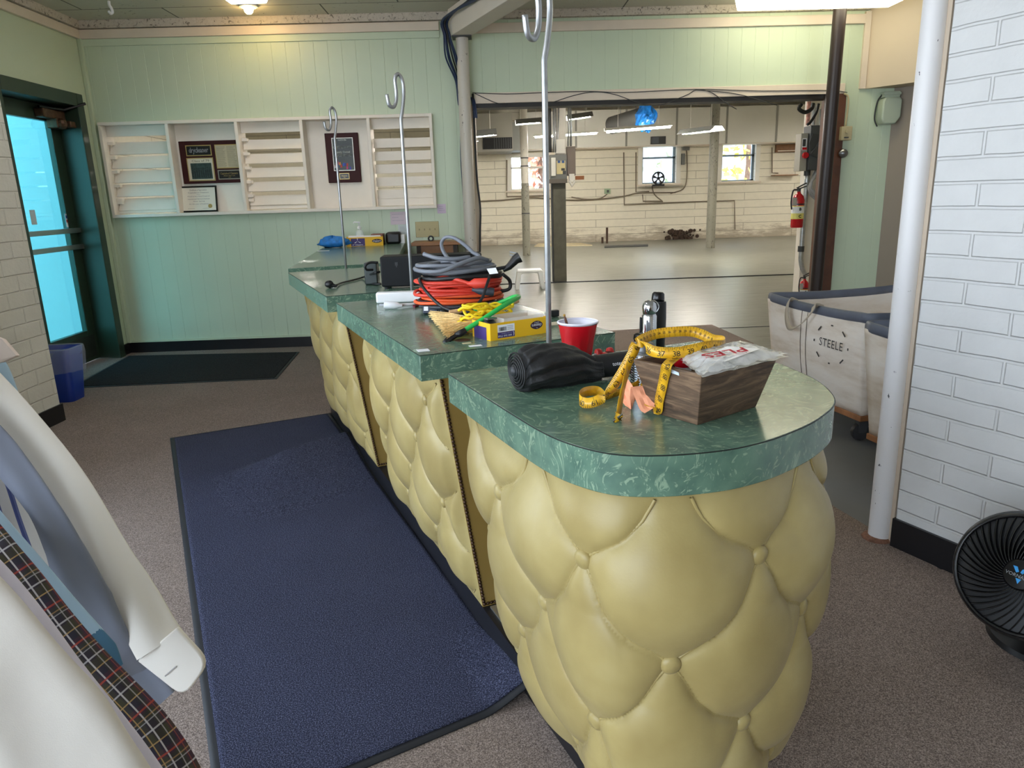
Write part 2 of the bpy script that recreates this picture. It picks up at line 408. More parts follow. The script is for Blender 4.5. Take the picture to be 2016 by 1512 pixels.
# ceiling, floors
ce = MB(); ce.box(XL-.3, -1.6, ZC, 4.8, YB+.14, ZC+.08); struct(ce.build('ceiling', m_ceil))
fl = MB(); fl.box(-6.5, YB-6, -.05, 10.2, 20.2, 0)
fl2 = MB(); fl2.box(-6.5, 5.2, -.05, 10.2, 20.2, 0); struct(fl2.build('floor', m_floor))
cpz = [(-6.5, -4.5), (6, -4.5), (6, 1.5), (1.52, 2.2), (1.40, 2.73), (1.30, 3.6), (2.255, 6.034), (2.18, 6.99), (1.17, 6.86), (-.09, 6.76), (-.09, 6.62), (-3.5, 6.62), (-6.5, 6.62)]
cf = MB(); cf.prism(cpz, -.02, .006); struct(cf.build('floor', m_carpet))
fl = MB(); fl.box(-6.5, -4.5, -.06, 10.2, 5.2, -.004); struct(fl.build('floor', M('grey painted concrete', (104, 106, 108), .5, var=.1, vs=3)))
tr = MB(); tr.box(-.2, 10.93, 0, 5.5, 10.99, .012); struct(tr.build('trim_13', m_base))
tr = MB(); tr.box(2.2, 6.80, 0, 3.85, 6.815, .004); struct(tr.build('trim_14', m_base))

# ================================================================== door on the left
d = sgroup('door_1', (XL, 6.0, 0))
fr = MB(); fr.box(XL-.22, DY1-.02, 0, XL+.03, DY1+.075, DZ+.07); fr.box(XL-.22, DY0-.075, 0, XL+.03, DY0+.02, DZ+.07)
fr.box(XL-.22, DY0+.02, DZ-.03, XL+.03, DY1-.02, DZ+.07); fr.build('door_frame', m_dkgreen, d, bevel=.006)
XD = XL-.15
lf = MB(); GY0, GY1, GZ0, GZ1 = 5.665, 6.255, .283, 1.985
lf.box(XD-.045, DY0+.02, .02, XD, GY0, DZ-.03); lf.box(XD-.045, GY1, .02, XD, DY1-.02, DZ-.03)
lf.box(XD-.045, GY0, .02, XD, GY1, GZ0); lf.box(XD-.045, GY0, GZ1, XD, GY1, DZ-.03)
leaf = lf.build('door_leaf', m_dkgreen, d, bevel=.004)
kp = MB(); kp.box(XD, DY0+.12, .05, XD+.002, DY1-.06, .24); kp.build('kick_plate', M('worn dark plate', (58, 62, 56), .45, metal=.4, var=.2), leaf)
def tint_mat():
    k = N('turquoise tinted glass'); k.t.nodes.remove(k.b)
    tr = k.n('ShaderNodeBsdfTransparent'); tr.inputs[0].default_value = (.36, .70, .73, 1)
    gl = k.n('ShaderNodeBsdfGlossy'); gl.inputs['Roughness'].default_value = .03; gl.inputs[0].default_value = (.8, 1, 1, 1)
    mx = k.n('ShaderNodeMixShader'); mx.inputs[0].default_value = .10
    k.l(tr.outputs[0], mx.inputs[1]); k.l(gl.outputs[0], mx.inputs[2]); k.l(mx.outputs[0], k.out.inputs[0]); return k.m
gp = MB(); gp.box(XD-.008, GY0, GZ0, XD-.003, GY1, GZ1); gp.build('glass', tint_mat(), leaf)
for z in (1.125, .99):
    pb = MB(); pb.box(XD-.0, GY0-.06, z-.02, XD+.03, GY1+.14, z+.02); pb.build('push_bar', m_alu, leaf, bevel=.004)
cl = MB(); cl.box(XD, 6.06, 2.0, XD+.075, 6.36, 2.07); cl.box(XD, 6.2, 1.93, XD+.09, 6.34, 2.01); cl.ball((XD+.09, 6.25, 1.965), .045, 12)
cl.box(XD+.08, 6.3, 1.94, XD+.14, 6.38, 1.99)
cl.build('door_closer', M('old bronze', (96, 70, 52), .45, metal=.6, var=.4, vs=30), leaf, bevel=.008)
cl = MB(); e0 = V3((XD+.05, 6.2, 2.06)); e1 = AX(168, 204, XL+.07); cl.tube([V3((XD+.05, 6.05, 2.075)), V3((XD+.1, 6.3, 2.075)), e1], .011, 6); cl.build('closer_arm', m_black, leaf)
for q, nm, c in (((61, 428), 'window_sticker', (210, 224, 230)), ((130, 434), 'window_sticker', (226, 230, 240))):
    p = AX(q[0], q[1], XD-.019); s = MB(); s.box(XD-.0028, p.y-.035, p.z-.055, XD-.0015, p.y+.035, p.z+.055); s.build(nm, M('sticker %d' % q[0], c, .4), leaf)
    if q[0] == 130:
        for i, cc in enumerate(((30, 60, 150), (200, 120, 40), (180, 40, 50), (40, 80, 160))):
            s = MB(); yy, zz = p.y-.016+.03*(i % 2), p.z+.028-.034*(i//2); s.box(XD-.0014, yy-.011, zz-.012, XD-.0008, yy+.011, zz+.012); s.build('card_emblem', M('emblem%d' % i, cc, .4), leaf)
# porch outside that door: pale wall and ground
pw = MB(); pw.box(-6.4, 4.6, -.05, -6.3, 9, 3.2); struct(pw.build('wall_porch', M('porch wall', (208, 214, 216), .7)))
pw = MB(); pw.box(-6.3, 6.60, -.05, -3.66, 6.65, 3.2); struct(pw.build('wall_porch', _mc['porch wall']))
pw = MB(); pw.box(-9.4, -8, -.10, -3.5, 10, -.045); struct(pw.build('ground_outside', M('pavement', (128, 128, 124), .8)))
pw = MB(); pw.box(-9.4, -14, -.12, 12, -4.5, -.06); struct(pw.build('ground_outside', _mc['pavement']))

# storefront behind the camera, outside the picture: sill, head and mullions round open daylight
sf = MB()
sf.box(-3.5, -1.6, 0, -2.40, 2.7, .25) ; sf.box(-3.5, -1.75, 0, -.5, -1.6, .3); sf.box(-.5, -1.75, 0, 3.4, -1.6, ZC); sf.box(-3.5, -1.75, 2.5, -.5, -1.6, ZC); sf.box(-2.5, -1.6, 2.55, -2.40, 2.7, ZC)
for x in (-3.4, -1.9, -.55): sf.box(x-.04, -1.72, .3, x+.04, -1.62, 2.5)
for y in (-.2, 1.25): sf.box(-2.49, y-.04, .25, -2.41, y+.04, 2.55)
struct(sf.build('wall_front', m_white))

# ================================================================== workshop beyond the opening
YF = 20.0
wf = MB()
W3 = [(.66, 1.60, 1.44, 2.30), (4.19, 5.10, 1.50, 2.50), (6.34, 7.24, 1.50, 2.50)]
xs = -6.4
for x0, x1, z0, z1 in W3:
    wf.box(xs, YF, 0, x0, YF+.25, 3.6); wf.box(x0, YF, 0, x1, YF+.25, z0); wf.box(x0, YF, z1, x1, YF+.25, 3.6); xs = x1
wf.box(xs, YF, 0, 10.2, YF+.25, 3.6)
struct(wf.build('wall_far', m_block, uvf=lambda p: (p.x+p.y, p.z)))
wr = MB(); wr.box(-6.5, 6.8, 0, -6.4, YF, 3.6); wr.box(10.1, 6.8, 0, 10.2, YF, 3.6); struct(wr.build('wall_workshop', m_block, uvf=lambda p: (p.y, p.z)))
wr = MB(); wr.box(-6.5, 6.66, ZC, 10.2, 6.76, 3.6); struct(wr.build('wall_over', m_block, uvf=lambda p: (p.x, p.z)))
wr = MB(); wr.box(3.7, 6.66, 0, 10.2, 6.8, 3.6); wr.box(-6.5, 6.66, 0, -3.5, 6.76, 3.6); struct(wr.build('wall_workshop', m_block, uvf=lambda p: (p.x, p.z)))
cw = MB(); cw.box(-6.5, 6.66, 3.5, 10.2, YF+.2, 3.6); struct(cw.build('ceiling_workshop', M('workshop ceiling', (168, 164, 152), .8, var=.1, vs=1)))
for i in range(8):
    jm = MB(); y = 8+i*1.55; jm.box(-6.4, y, 3.36, 10.1, y+.12, 3.5); struct(jm.build('ceiling_joist', M('joist paint', (150, 146, 134), .7, var=.1, vs=2)))
# boxed bulkhead on the far wall
bk = MB(); m_bulk = M('white bulkhead board', (226, 223, 214), .6, var=.03, vs=1)
for i in range(7):
    x0 = 1.05+i*1.3; bk.box(x0+.012, YF-.55, 2.44, x0+1.288, YF, 3.34)
struct(bk.build('wall_bulkhead', m_bulk, bevel=.004))
bk = MB(); bk.box(1.05, YF-.5, 2.42, 10.1, YF, 2.46); struct(bk.build('trim_15', m_cream))
for i in range(6):
    bk = MB(); x0 = 2.35+i*1.3; bk.box(x0-.025, YF-.56, 2.44, x0+.025, YF-.5, 3.34); struct(bk.build('trim_%d' % (16+i), M('bulkhead batten', (150, 148, 140), .6)))
# windows: frame, sash bars, panes
def clear_glass():
    k = N('clear window glass'); k.t.nodes.remove(k.b)
    tr = k.n('ShaderNodeBsdfTransparent'); gl = k.n('ShaderNodeBsdfGlossy'); gl.inputs['Roughness'].default_value = .02
    mx = k.n('ShaderNodeMixShader'); mx.inputs[0].default_value = .06
    k.l(tr.outputs[0], mx.inputs[1]); k.l(gl.outputs[0], mx.inputs[2]); k.l(mx.outputs[0], k.out.inputs[0]); return k.m
m_glass = clear_glass()
m_win = M('white window paint', (226, 222, 212), .5)
m_winb = M('blue grey sash', (120, 136, 150), .5)
for i, (x0, x1, z0, z1) in enumerate(W3):
    w = sgroup('window_%d' % (i+1), ((x0+x1)/2, YF, z0))
    f = MB(); t = .07
    f.box(x0-.12, YF-.025, z0-.02, x0, YF+.02, z1+.08); f.box(x1, YF-.025, z0-.02, x1+.12, YF+.02, z1+.08); f.box(x0, YF-.025, z1, x1, YF+.02, z1+.08)
    f.build('window_frame', m_win, w)
    s = MB(); s.box(x0-.16, YF-.08, z0-.06, x1+.16, YF+.2, z0-.02); s.build('window_sill', m_cream, w)
    s = MB(); zm = z0+(z1-z0)*.66
    s.box(x0, YF+.1, z0-.02, x0+.04, YF+.15, z1); s.box(x1-.07, YF+.1, z0-.02, x1, YF+.15, z1); s.box(x0, YF+.1, zm-.025, x1, YF+.15, zm+.025)
    s.box(x0, YF+.1, z0-.02, x1, YF+.15, z0+.03); s.box(x0, YF+.1, z1-.03, x1, YF+.15, z1); s.build('window_sash', m_winb if i else m_win, w)
    g = MB(); g.box(x0, YF+.12, z0, x1, YF+.125, z1); g.build('glass', m_glass, w)
# outside the windows: house with clapboards, yellow tree
gr = MB(); gr.box(-20, YF+.3, -.3, 30, 60, -.2); struct(gr.build('ground_outside', M('far ground', (150, 150, 140), .9)))
def clap(name, rgb):
    k = N(name); s = k.n('ShaderNodeSeparateXYZ'); k.l(k.co((1, 1, 6)), s.inputs[0]); f = k.math('FRACT', s.outputs[2])
    k.col(k.mix(k.math('MULTIPLY', f, .25), RGB(*rgb), (.5, .5, .5, 1))); k.bump(f, .5, .02); return k.m
# world and sun-free daylight
w = bpy.data.worlds.new('sky'); SC.world = w; w.use_nodes = True
wt = w.node_tree; wt.nodes.clear()
wo = wt.nodes.new('ShaderNodeOutputWorld'); bg = wt.nodes.new('ShaderNodeBackground'); tc = wt.nodes.new('ShaderNodeTexCoord')
sp = wt.nodes.new('ShaderNodeSeparateXYZ'); rp = wt.nodes.new('ShaderNodeValToRGB')
rp.color_ramp.elements[0].position = .45; rp.color_ramp.elements[0].color = (.86, .93, 1, 1)
rp.color_ramp.elements[1].position = .8; rp.color_ramp.elements[1].color = (.60, .78, 1, 1)
mr = wt.nodes.new('ShaderNodeMapRange'); mr.inputs[1].default_value = -1
wt.links.new(tc.outputs['Generated'], sp.inputs[0]); wt.links.new(sp.outputs[2], mr.inputs[0]); wt.links.new(mr.outputs[0], rp.inputs[0])
wt.links.new(rp.outputs[0], bg.inputs[0]); wt.links.new(bg.outputs[0], wo.inputs[0]); bg.inputs[1].default_value = 4.6
SC.view_settings.view_transform = 'Standard'; SC.view_settings.look = 'None'; SC.view_settings.gamma = 1; SC.view_settings.exposure = .9
try: SC.view_settings.use_curve_mapping = False
except Exception: pass
SC.cycles.max_bounces = 8; SC.cycles.diffuse_bounces = 5; SC.cycles.transparent_max_bounces = 12
# ------------------------------------------------------------------ lit fixtures
def strip_light(p0, p1, label, group, wide=.16, hung=True, hood=True):
    """suspended fluorescent fixture: sheet-metal hood, tube, hanging rods"""
    p0, p1 = V3(p0), V3(p1); t = thing('strip_light', (p0+p1)/2, label, 'light', group)
    ax = (p1-p0).normalized(); ay = V3((-ax.y, ax.x, 0)).normalized(); az = ax.cross(ay); L = (p1-p0).length
    h = MB(); c = (p0+p1)/2
    if hood: h.oprism([(-wide/2, 0), (-wide/4, .09), (wide/4, .09), (wide/2, 0), (wide/2-.01, 0), (wide/4-.005, .075), (-wide/4+.005, .075), (-wide/2+.01, 0)], p0, ay, az, ax, L)
    else: h.obox(c+az*.05, ax, ay, az, L, .07, .05)
    h.build('hood', m_grey_metal if hood else m_win, t)
    for s in ((-.035, .035) if hood else (0,)):
        b = MB(); b.tube([p0+ax*.04+ay*s+az*.02, p1-ax*.04+ay*s+az*.02], .019 if hood else .03, 8); b.build('tube', m_tube, t)
    if hung:
        for s in (.2, .8):
            q = p0.lerp(p1, s)+az*.08; r = MB(); r.tube([q, V3((q.x, q.y, 3.5))], .006, 5); r.build('hanger', m_win, t)
    return t
G = 'fluorescent lights hung in the workshop'
strip_light(AY(918, 272, 11), AY(978, 266, 11), 'fluorescent light hung above the vent grille', G, .22)
strip_light(AY(1015, 246, 14), AY(1066, 242, 14), 'grey hooded fluorescent light left of the panel column', G, .3)
strip_light(AY(1116, 237, 14), AY(1166, 230, 14), 'grey hooded fluorescent light right of the panel column', G, .3)
strip_light(AY(1050, 271, 17), AY(1178, 263, 17), 'long bare fluorescent light behind the panel column', G, .2, hood=False)
strip_light(AY(1190, 261, 14), AY(1324, 250, 14), 'longest bright fluorescent light beside the blue-wrapped duct', G, .2, hood=False)
strip_light(AY(1346, 265, 14.5), AY(1414, 257, 13.2), 'hooded fluorescent light beside the bare steel column', G, .3)
strip_light(AY(922, 283, 13), AY(942, 281, 13), 'short lit fluorescent tube below the hooded light by the vent grille', G, .2, hood=False)

for x_, y_ in ((-3.5, 9.5), (-3.5, 13), (-3.5, 16.5), (7.6, 10), (9.0, 13.5), (9.3, 16.5), (1.2, 8.6)):  # extra fixtures outside the view, added to brighten the workshop
    strip_light((x_-.6, y_, 3.0), (x_+.6, y_, 3.0), 'hung fluorescent light added out of view to brighten the workshop', 'added fluorescent lights out of view in the workshop', .3)
def ceiling_box(x0, x1, y0, y1, z0, z1, mat, label):
    t = thing('ceiling_light', ((x0+x1)/2, (y0+y1)/2, z0), label, 'light', 'lobby ceiling lights')
    b = MB(); b.box(x0-.02, y0-.02, z1-.03, x1+.02, y1+.02, z1); b.build('housing', m_win, t, bevel=.004)
    d = MB(); d.hexa([(x0+.02, y0+.02, z0), (x1-.02, y0+.02, z0), (x1-.02, y1-.02, z0), (x0+.02, y1-.02, z0), (x0, y0, z1-.03), (x1, y0, z1-.03), (x1, y1, z1-.03), (x0, y1, z1-.03)])
    d.build('diffuser', mat, t, bevel=.01)
    return t
ceiling_box(-1.82, -1.52, 4.62, 5.84, 2.70, ZC, m_diff2, 'white box ceiling light above the plaque shelf')
ceiling_box(2.02, 3.28, 5.98, 6.24, 2.66, ZC, m_diff, 'long warm wraparound ceiling light beside the brown pole')
ceiling_box(-1.3, -1.0, 1.2, 2.4, 2.70, ZC, m_diff2, 'white box ceiling light added out of view near the entrance')  # unseen fixture added for the lobby lighting
ceiling_box(.9, 1.2, 3.2, 4.4, 2.70, ZC, m_diff, 'white box ceiling light added out of view above the counter')  # also an added, unseen light for the lobby
t = thing('recessed_lamp', AZ(490, 24, ZC-.05), 'small round recessed lamp glowing warm over the plaque shelf', 'light')
b = MB(); b.lathe([(.045, .05), (.07, .05), (.07, .035), (.05, .03), (.045, .05)], t.location, n=20, caps=False); b.build('collar', m_win, t, smooth=True)
b = MB(); b.ball(t.location+V3((0, 0, .02)), .036, 12); b.build('bulb', m_bulb, t, smooth=True)
# ================================================================== counter
CA = radians(22); CU = V3((sin(CA), -cos(CA), 0)); CV = V3((cos(CA), sin(CA), 0)); CO = V3((-.101, 1.57, 0)); ZT, TH = .92, .068
def W(u, v, z=0): return CO+CU*u+CV*v+V3((0, 0, z))
def laminate():
    k = N('green cracked-ice laminate'); v = k.co()
    a = k.n('ShaderNodeTexNoise'); a.inputs['Scale'].default_value = 5; a.inputs['Detail'].default_value = 2; k.l(v, a.inputs['Vector'])
    w = k.n('ShaderNodeVectorMath', operation='SCALE'); w.inputs['Scale'].default_value = .35; k.l(a.outputs['Color'], w.inputs[0])
    ad = k.n('ShaderNodeVectorMath', operation='ADD'); k.l(v, ad.inputs[0]); k.l(w.outputs[0], ad.inputs[1])
    def streak(rot, sc, lo):
        mp = k.n('ShaderNodeMapping'); mp.inputs['Rotation'].default_value = rot; mp.inputs['Scale'].default_value = sc; k.l(ad.outputs[0], mp.inputs[0])
        return k.ramp(k.noise(mp.outputs[0], 1, 3, .6, .9), [(lo, (0, 0, 0, 1)), (lo+.07, (1, 1, 1, 1))])
    s = k.math('MAXIMUM', streak((.4, .3, .5), (30, 95, 50), .585), streak((.2, -.4, 1.7), (28, 90, 55), .59))
    base = k.ramp(k.noise(v, 22, 3), [(.3, RGB(78, 106, 92)), (.7, RGB(100, 130, 110))])
    k.col(k.mix(k.math('MULTIPLY', s, .55), base, RGB(158, 182, 152))); k.set(Roughness=.24, Coat_Weight=.15, Coat_Roughness=.1); return k.m
m_lam = laminate()
def vinyl():
    k = N('olive buttoned vinyl'); v = k.co(); n1 = k.noise(v, 5, 4); n2 = k.noise(v, 220, 2)
    c = k.ramp(n1, [(.25, RGB(148, 129, 78)), (.55, RGB(168, 150, 96)), (.8, RGB(182, 166, 116))])
    k.col(c); k.set(Roughness=.4, Specular_IOR_Level=.45, Sheen_Weight=.05); k.bump(n2, .08, .002); return k.m
m_vinyl = vinyl()
m_vinyl_d = M('dark olive vinyl', (150, 122, 62), .5, var=.06, vs=5)
m_nail = M('antique brass nailheads', (74, 54, 40), .35, metal=.75, var=.3, vs=80)
m_seam = M('dark laminate seam', (26, 34, 30), .5)
m_carc = M('cabinet carcass', (88, 70, 50), .6, var=.1)
m_silver = M('crumpled foil', (196, 196, 192), .3, metal=.9, bump=.5, bs=80)

def resample(P, step):
    out = [V3(P[0])]; acc = 0
    for a, b in zip(P, P[1:]):
        a, b = V3(a), V3(b); L = (b-a).length; d = step-acc
        while d <= L:
            out.append(a.lerp(b, d/L)); d += step
        acc = (acc+L) % step
    return out
def smooth01(x): x = max(0., min(1., x)); return x*x*(3-2*x)
def inset(t, A, L): return A+L*t
def tufted(name, outline, s0, z0, hs, hz, A, L_, parent, flip=1, bulge=.036, puff=.02, step=.0048, sag=.03):
    """buttoned diamond upholstery; outline in (u,v) starting at the far end"""
    P = resample([V3((p[0], p[1], 0)) for p in outline], step); n = len(P)
    T = [(P[min(i+1, n-1)]-P[max(i-1, 0)]).normalized() for i in range(n)]
    arc = [0]
    for a, b in zip(P, P[1:]): arc.append(arc[-1]+(b-a).length)
    nz = 150; ZB, ZU = .095, .853; LN = arc[-1]
    def wob(s, z):
        a, b = (s-s0)/(2*hs)+(z-z0)/(2*hz), (s-s0)/(2*hs)-(z-z0)/(2*hz)
        return min(sin(pi*a)**2+sin(pi*b)**2, 1.0)
    def H(s, z):
        z2 = z+sag*wob(s, z)
        sa = abs(sin(pi*((s-s0)/(2*hs)+(z2-z0)/(2*hz)))); sb = abs(sin(pi*((s-s0)/(2*hs)-(z2-z0)/(2*hz))))
        return bulge*(sa*sb)**.40
    def ends(s, w): return smooth01(s/w)*smooth01((LN-s)/w)
    def depth(s, z, h):
        t = (.853-z)/.758; f = ends(s, .05)*smooth01((z-ZB)/.06)*(.12+.88*smooth01((ZU-z+.01)/.12))
        pf = puff*ends(s, .16)*smooth01((z-.1)/.22)*(1-smooth01((z-.64)/.2))
        return inset(t, A, L_(s) if callable(L_) else L_)-pf-h*f
    def at(s, z, d):
        x = s/step; i = max(0, min(int(x), n-2)); f = x-i; p = P[i].lerp(P[i+1], f); tt = T[i].lerp(T[i+1], f).normalized(); nr = V3((tt.y, -tt.x, 0))*flip
        q = p-nr*d; return W(q.x, q.y, z), CU*nr.x+CV*nr.y
    pts = [[at(arc[i], z, depth(arc[i], z, H(arc[i], z)))[0] for z in [ZB+(ZU-ZB)*j/nz for j in range(nz+1)]] for i in range(n)]
    mb = MB(); mb.grid(pts); o = mb.build(name, m_vinyl, parent, smooth='all')
    # stitched welt along every seam of the diamonds
    mb = MB()
    for k in range(-14, 32):
        for m in range(-8, 9):
            bs, bz = s0+k*hs, z0+(k % 2)*hz+m*2*hz
            for dz in (-1, 1):
                line = []
                for q in range(17):
                    f = q/16; s = bs+hs*f; zt = bz+dz*hz*f
                    if not (.015 < s < LN-.015): continue
                    z = zt
                    for _ in range(12): z = zt-sag*wob(s, z)
                    if not (ZB+.02 < z < ZU-.004): continue
                    line.append(at(s, z, depth(s, z, .0)-.0035)[0])
                if len(line) > 3: mb.tube(line, .0030, 6, caps=False)
    mb.build('seam_welt', m_vinyl, o, smooth='all')
    for k in range(-14, 32):
        s = s0+k*hs
        if s < .03 or s > LN-.03: continue
        for m in range(-8, 9):
            z = z0+(k % 2)*hz+m*2*hz
            if z < .13 or z > .87: continue
            c, nr = at(s, min(z, .85), depth(s, z, 0)-.002); nn = nr+V3((0, 0, -.12))
            b = MB(); b.lathe([(.0165, -.006), (.0185, .001), (.0170, .0065), (.011, .0105), (.0, .0120)], c, nn, 16); b.build('button', m_vinyl, parent, smooth='all')
    return o
def nails(pts, parent, r=.0056, gap=.0112):
    mb = MB(); P = resample(pts, gap)
    for p in P: mb.ball(p, r, 6)
    mb.build('nailhead_trim', m_nail, parent, smooth='all')
def slab(name, poly, parent, z1=ZT, seam=True):
    mb = MB(); mb.prism([(W(*p).x, W(*p).y) for p in poly], z1-TH, z1); o = mb.build(name, m_lam, parent, smooth=True, bevel=.0015)
    if seam:
        t = MB(); t.tube([W(p[0], p[1], z1-.0012) for p in poly], .0011, 5, closed=True); t.build('edge_seam', m_seam, parent)
    return o
def plinth(name, poly, parent):
    mb = MB(); mb.prism([(W(*p).x, W(*p).y) for p in poly], 0.0, .095); mb.build(name, m_base, parent, bevel=.003)
def straight_section(u0, u1, label, s0, z0, wide=.57):
    t = thing('counter_section', W((u0+u1)/2, .3), label, 'counter', 'buttoned counter sections')
    slab('worktop', [(u0, 0), (u1, 0), (u1, wide), (u0, wide)], t)
    c0, c1 = u0+.03, u1-.12
    tufted('padded_front', [(c0, 0), (c1, 0)], s0, z0, .17, .165, .082, .10, t)
    vt, vb = inset(0, .082, .10), inset(1, .082, .10)
    for c, nm in ((c1, 'end_panel'), (c0, 'end_panel')):
        e = MB(); e.hexa([W(c-.004, vb, .095), W(c+.001, vb, .095), W(c+.001, wide-.05, .095), W(c-.004, wide-.05, .095),
                          W(c-.004, vt, .853), W(c+.001, vt, .853), W(c+.001, wide-.05, .853), W(c-.004, wide-.05, .853)]); e.build(nm, m_vinyl_d, t)
    nails([W(c1+.004, wide-.06, .84), W(c1+.004, vt+.006, .84), W(c1+.004, vb+.004, .105), W(c1+.004, wide-.06, .105)], t)
    b = MB(); b.hexa([W(c0, vb+.02, .1), W(c1-.005, vb+.02, .1), W(c1-.005, wide-.06, .1), W(c0, wide-.06, .1), W(c0, vb+.02, .852), W(c1-.005, vb+.02, .852), W(c1-.005, wide-.06, .852), W(c0, wide-.06, .852)]); b.build('cabinet_body', m_carc, t)
    return t
S2 = straight_section(-1.315, -.217, 'middle buttoned counter section with green top holding the cord pile', 1.315-.03-.30-.17*6, .565-.33)
S3 = straight_section(-2.74, -1.542, 'buttoned counter section with green top under the black metal box', .12, .40)
b = MB(); b.obox(W(-.275, .26, .0985), CU, CV, V3((0, 0, 1)), .09, .12, .006); o = b.build('foil_strip', m_silver, None); tag(o, 'crumpled silver strip in the gap at the foot of the counter', 'metal strip')

# nearest section with the rounded end
C1 = thing('counter_section', W(.35, .34), 'nearest buttoned counter section with rounded end, under the wooden crate', 'counter', 'buttoned counter sections')
OUT = [(.36, 0), (.46, .002), (.54, .014), (.613, .048), (.655, .11), (.680, .2), (.680, .28), (.664, .357), (.636, .439), (.586, .531), (.522, .59), (.432, .64), (.31, .675)]
ring = [(0, 0)]+[(p.x, p.y) for p in spline([(u, v, 0) for u, v in OUT], 6)]+[(.15, .69), (0, .69)]
slab('worktop', ring, C1)
path = [(.03, 0)]+ring[1:-1]+[(.03, .69)]
tufted('padded_front', path, .3645, .553, .1645, .165, .024, lambda s: .128-.072*smooth01((s-.35)/.4), C1, bulge=.036, puff=.034)
vt, vb = inset(0, .024, .128), inset(1, .024, .128)
e = MB(); e.hexa([W(.03, vb, .095), W(.034, vb, .095), W(.034, .69-vb, .095), W(.03, .69-vb, .095), W(.03, vt, .853), W(.034, vt, .853), W(.034, .69-vt, .853), W(.03, .69-vt, .853)]); e.build('end_panel', m_vinyl_d, C1)
def inner(k, dd):   # outline shrunk towards the middle
    P = [V3((p[0], p[1], 0)) for p in path]; n = len(P); out = []
    for i in range(n):
        T = (P[min(i+1, n-1)]-P[max(i-1, 0)]).normalized(); q = P[i]-V3((T.y, -T.x, 0))*dd; out.append((q.x, q.y))
    return out
b = MB(); b.prism([(W(*p).x, W(*p).y) for p in inner(0, .215)], .1, .852); b.build('cabinet_body', m_carc, C1)
PL = thing('counter_plinth', W(-1, .35), 'long low black plinth running under the buttoned counter sections', 'plinth')
plinth('plinth_board', [(-2.93, .19)]+inner(0, .178)[1:-1]+[(-2.93, .5)], PL)

# section running on to the back wall
C4 = thing('counter_section', (-1.0, 5.5, 0), 'farthest green-topped counter section running up to the panelled wall', 'counter', 'buttoned counter sections')
p4 = [(-1.192, 4.353), (-.585, 4.55), (-.745, 6.60), (-1.44, 6.60)]
mb = MB(); mb.prism(p4, ZT-TH, ZT); mb.build('worktop', m_lam, C4, bevel=.0015)
mb = MB(); mb.hexa([(-1.05, 4.47, .09), (-.66, 4.6, .09), (-.80, 6.6, .09), (-1.3, 6.6, .09), (-1.15, 4.44, .852), (-.64, 4.6, .852), (-.78, 6.6, .852), (-1.40, 6.6, .852)]); mb.build('padded_front', m_vinyl, C4)
mb = MB(); mb.prism([(-1.01, 4.5), (-.66, 4.6), (-.82, 6.6), (-1.27, 6.6)], 0, .092); mb.build('toe_kick', m_base, C4)

# hooked rods standing in the gaps
def hook_rod(u, v, ztop, label):
    base = W(u, v); t = thing('garment_hook_rod', base, label, 'garment hook', 'galvanised garment hook rods on the counter')
    f = (CU*.35-CV*.94).normalized(); z = V3((0, 0, 1)); c = base+z*(ztop-.045)
    P = [base+z*.0, base+z*(ztop-.16)]
    P += [base+z*(ztop-.115)+(-f)*.012, base+z*(ztop-.06)+(-f)*.021, base+z*(ztop-.018)+(-f)*.017, base+z*ztop+f*.0, base+z*(ztop-.018)+f*.016,
          base+z*(ztop-.06)+f*.014, base+z*(ztop-.095)+f*.017, base+z*(ztop-.118)+f*.030, base+z*(ztop-.112)+f*.050, base+z*(ztop-.075)+f*.058]
    S = [P[0]]+spline(P[1:], 6)
    b = MB(); b.tube(S, .0068, 10); b.build('rod', m_galv, t, smooth='all')
    b = MB(); q = base+CU*.0; b.obox(q+V3((0, 0, .80)), CU, CV, z, .06, .05, .008); b.build('bracket', m_galv, t)
    return t
hook_rod(-.045, .276, 1.745, 'nearest tall hooked metal rod, rising behind the black umbrella')
hook_rod(-1.345, .312, 1.755, 'middle hooked metal rod, standing beside the red cord pile')
hook_rod(-2.785, .333, 1.80, 'farthest and smallest-looking hooked metal rod, in front of the tall plaque')
# ================================================================== things on the counter
ZV = V3((0, 0, 1))
def facing(p): return (CP-V3(p)).normalized()
def ribbon(path, wid, width):
    """strip along path with width vectors wid; returns grid and frames"""
    return [[p-w*width/2, p+w*width/2] for p, w in zip(path, wid)]
m_red = M('glossy red plastic', (190, 18, 30), .25, coat=.3)
m_redm = M('red moulded plastic', (206, 40, 36), .4)
m_cupw = M('white cup lining', (226, 224, 236), .4)
m_chrome = M('polished chrome', (196, 198, 202), .12, metal=1.)
m_steel = M('satin steel', (150, 152, 156), .3, metal=.95)
m_fab = M('black umbrella fabric', (11, 11, 13), .6, sheen=.03, bump=.25, bs=300)
m_fab2 = M('black umbrella sleeve', (16, 16, 18), .55)
m_ink = M('black print', (16, 15, 14), .6)
m_wprint = M('white print', (232, 232, 234), .5)
m_paper = M('white paper', (236, 236, 238), .7)

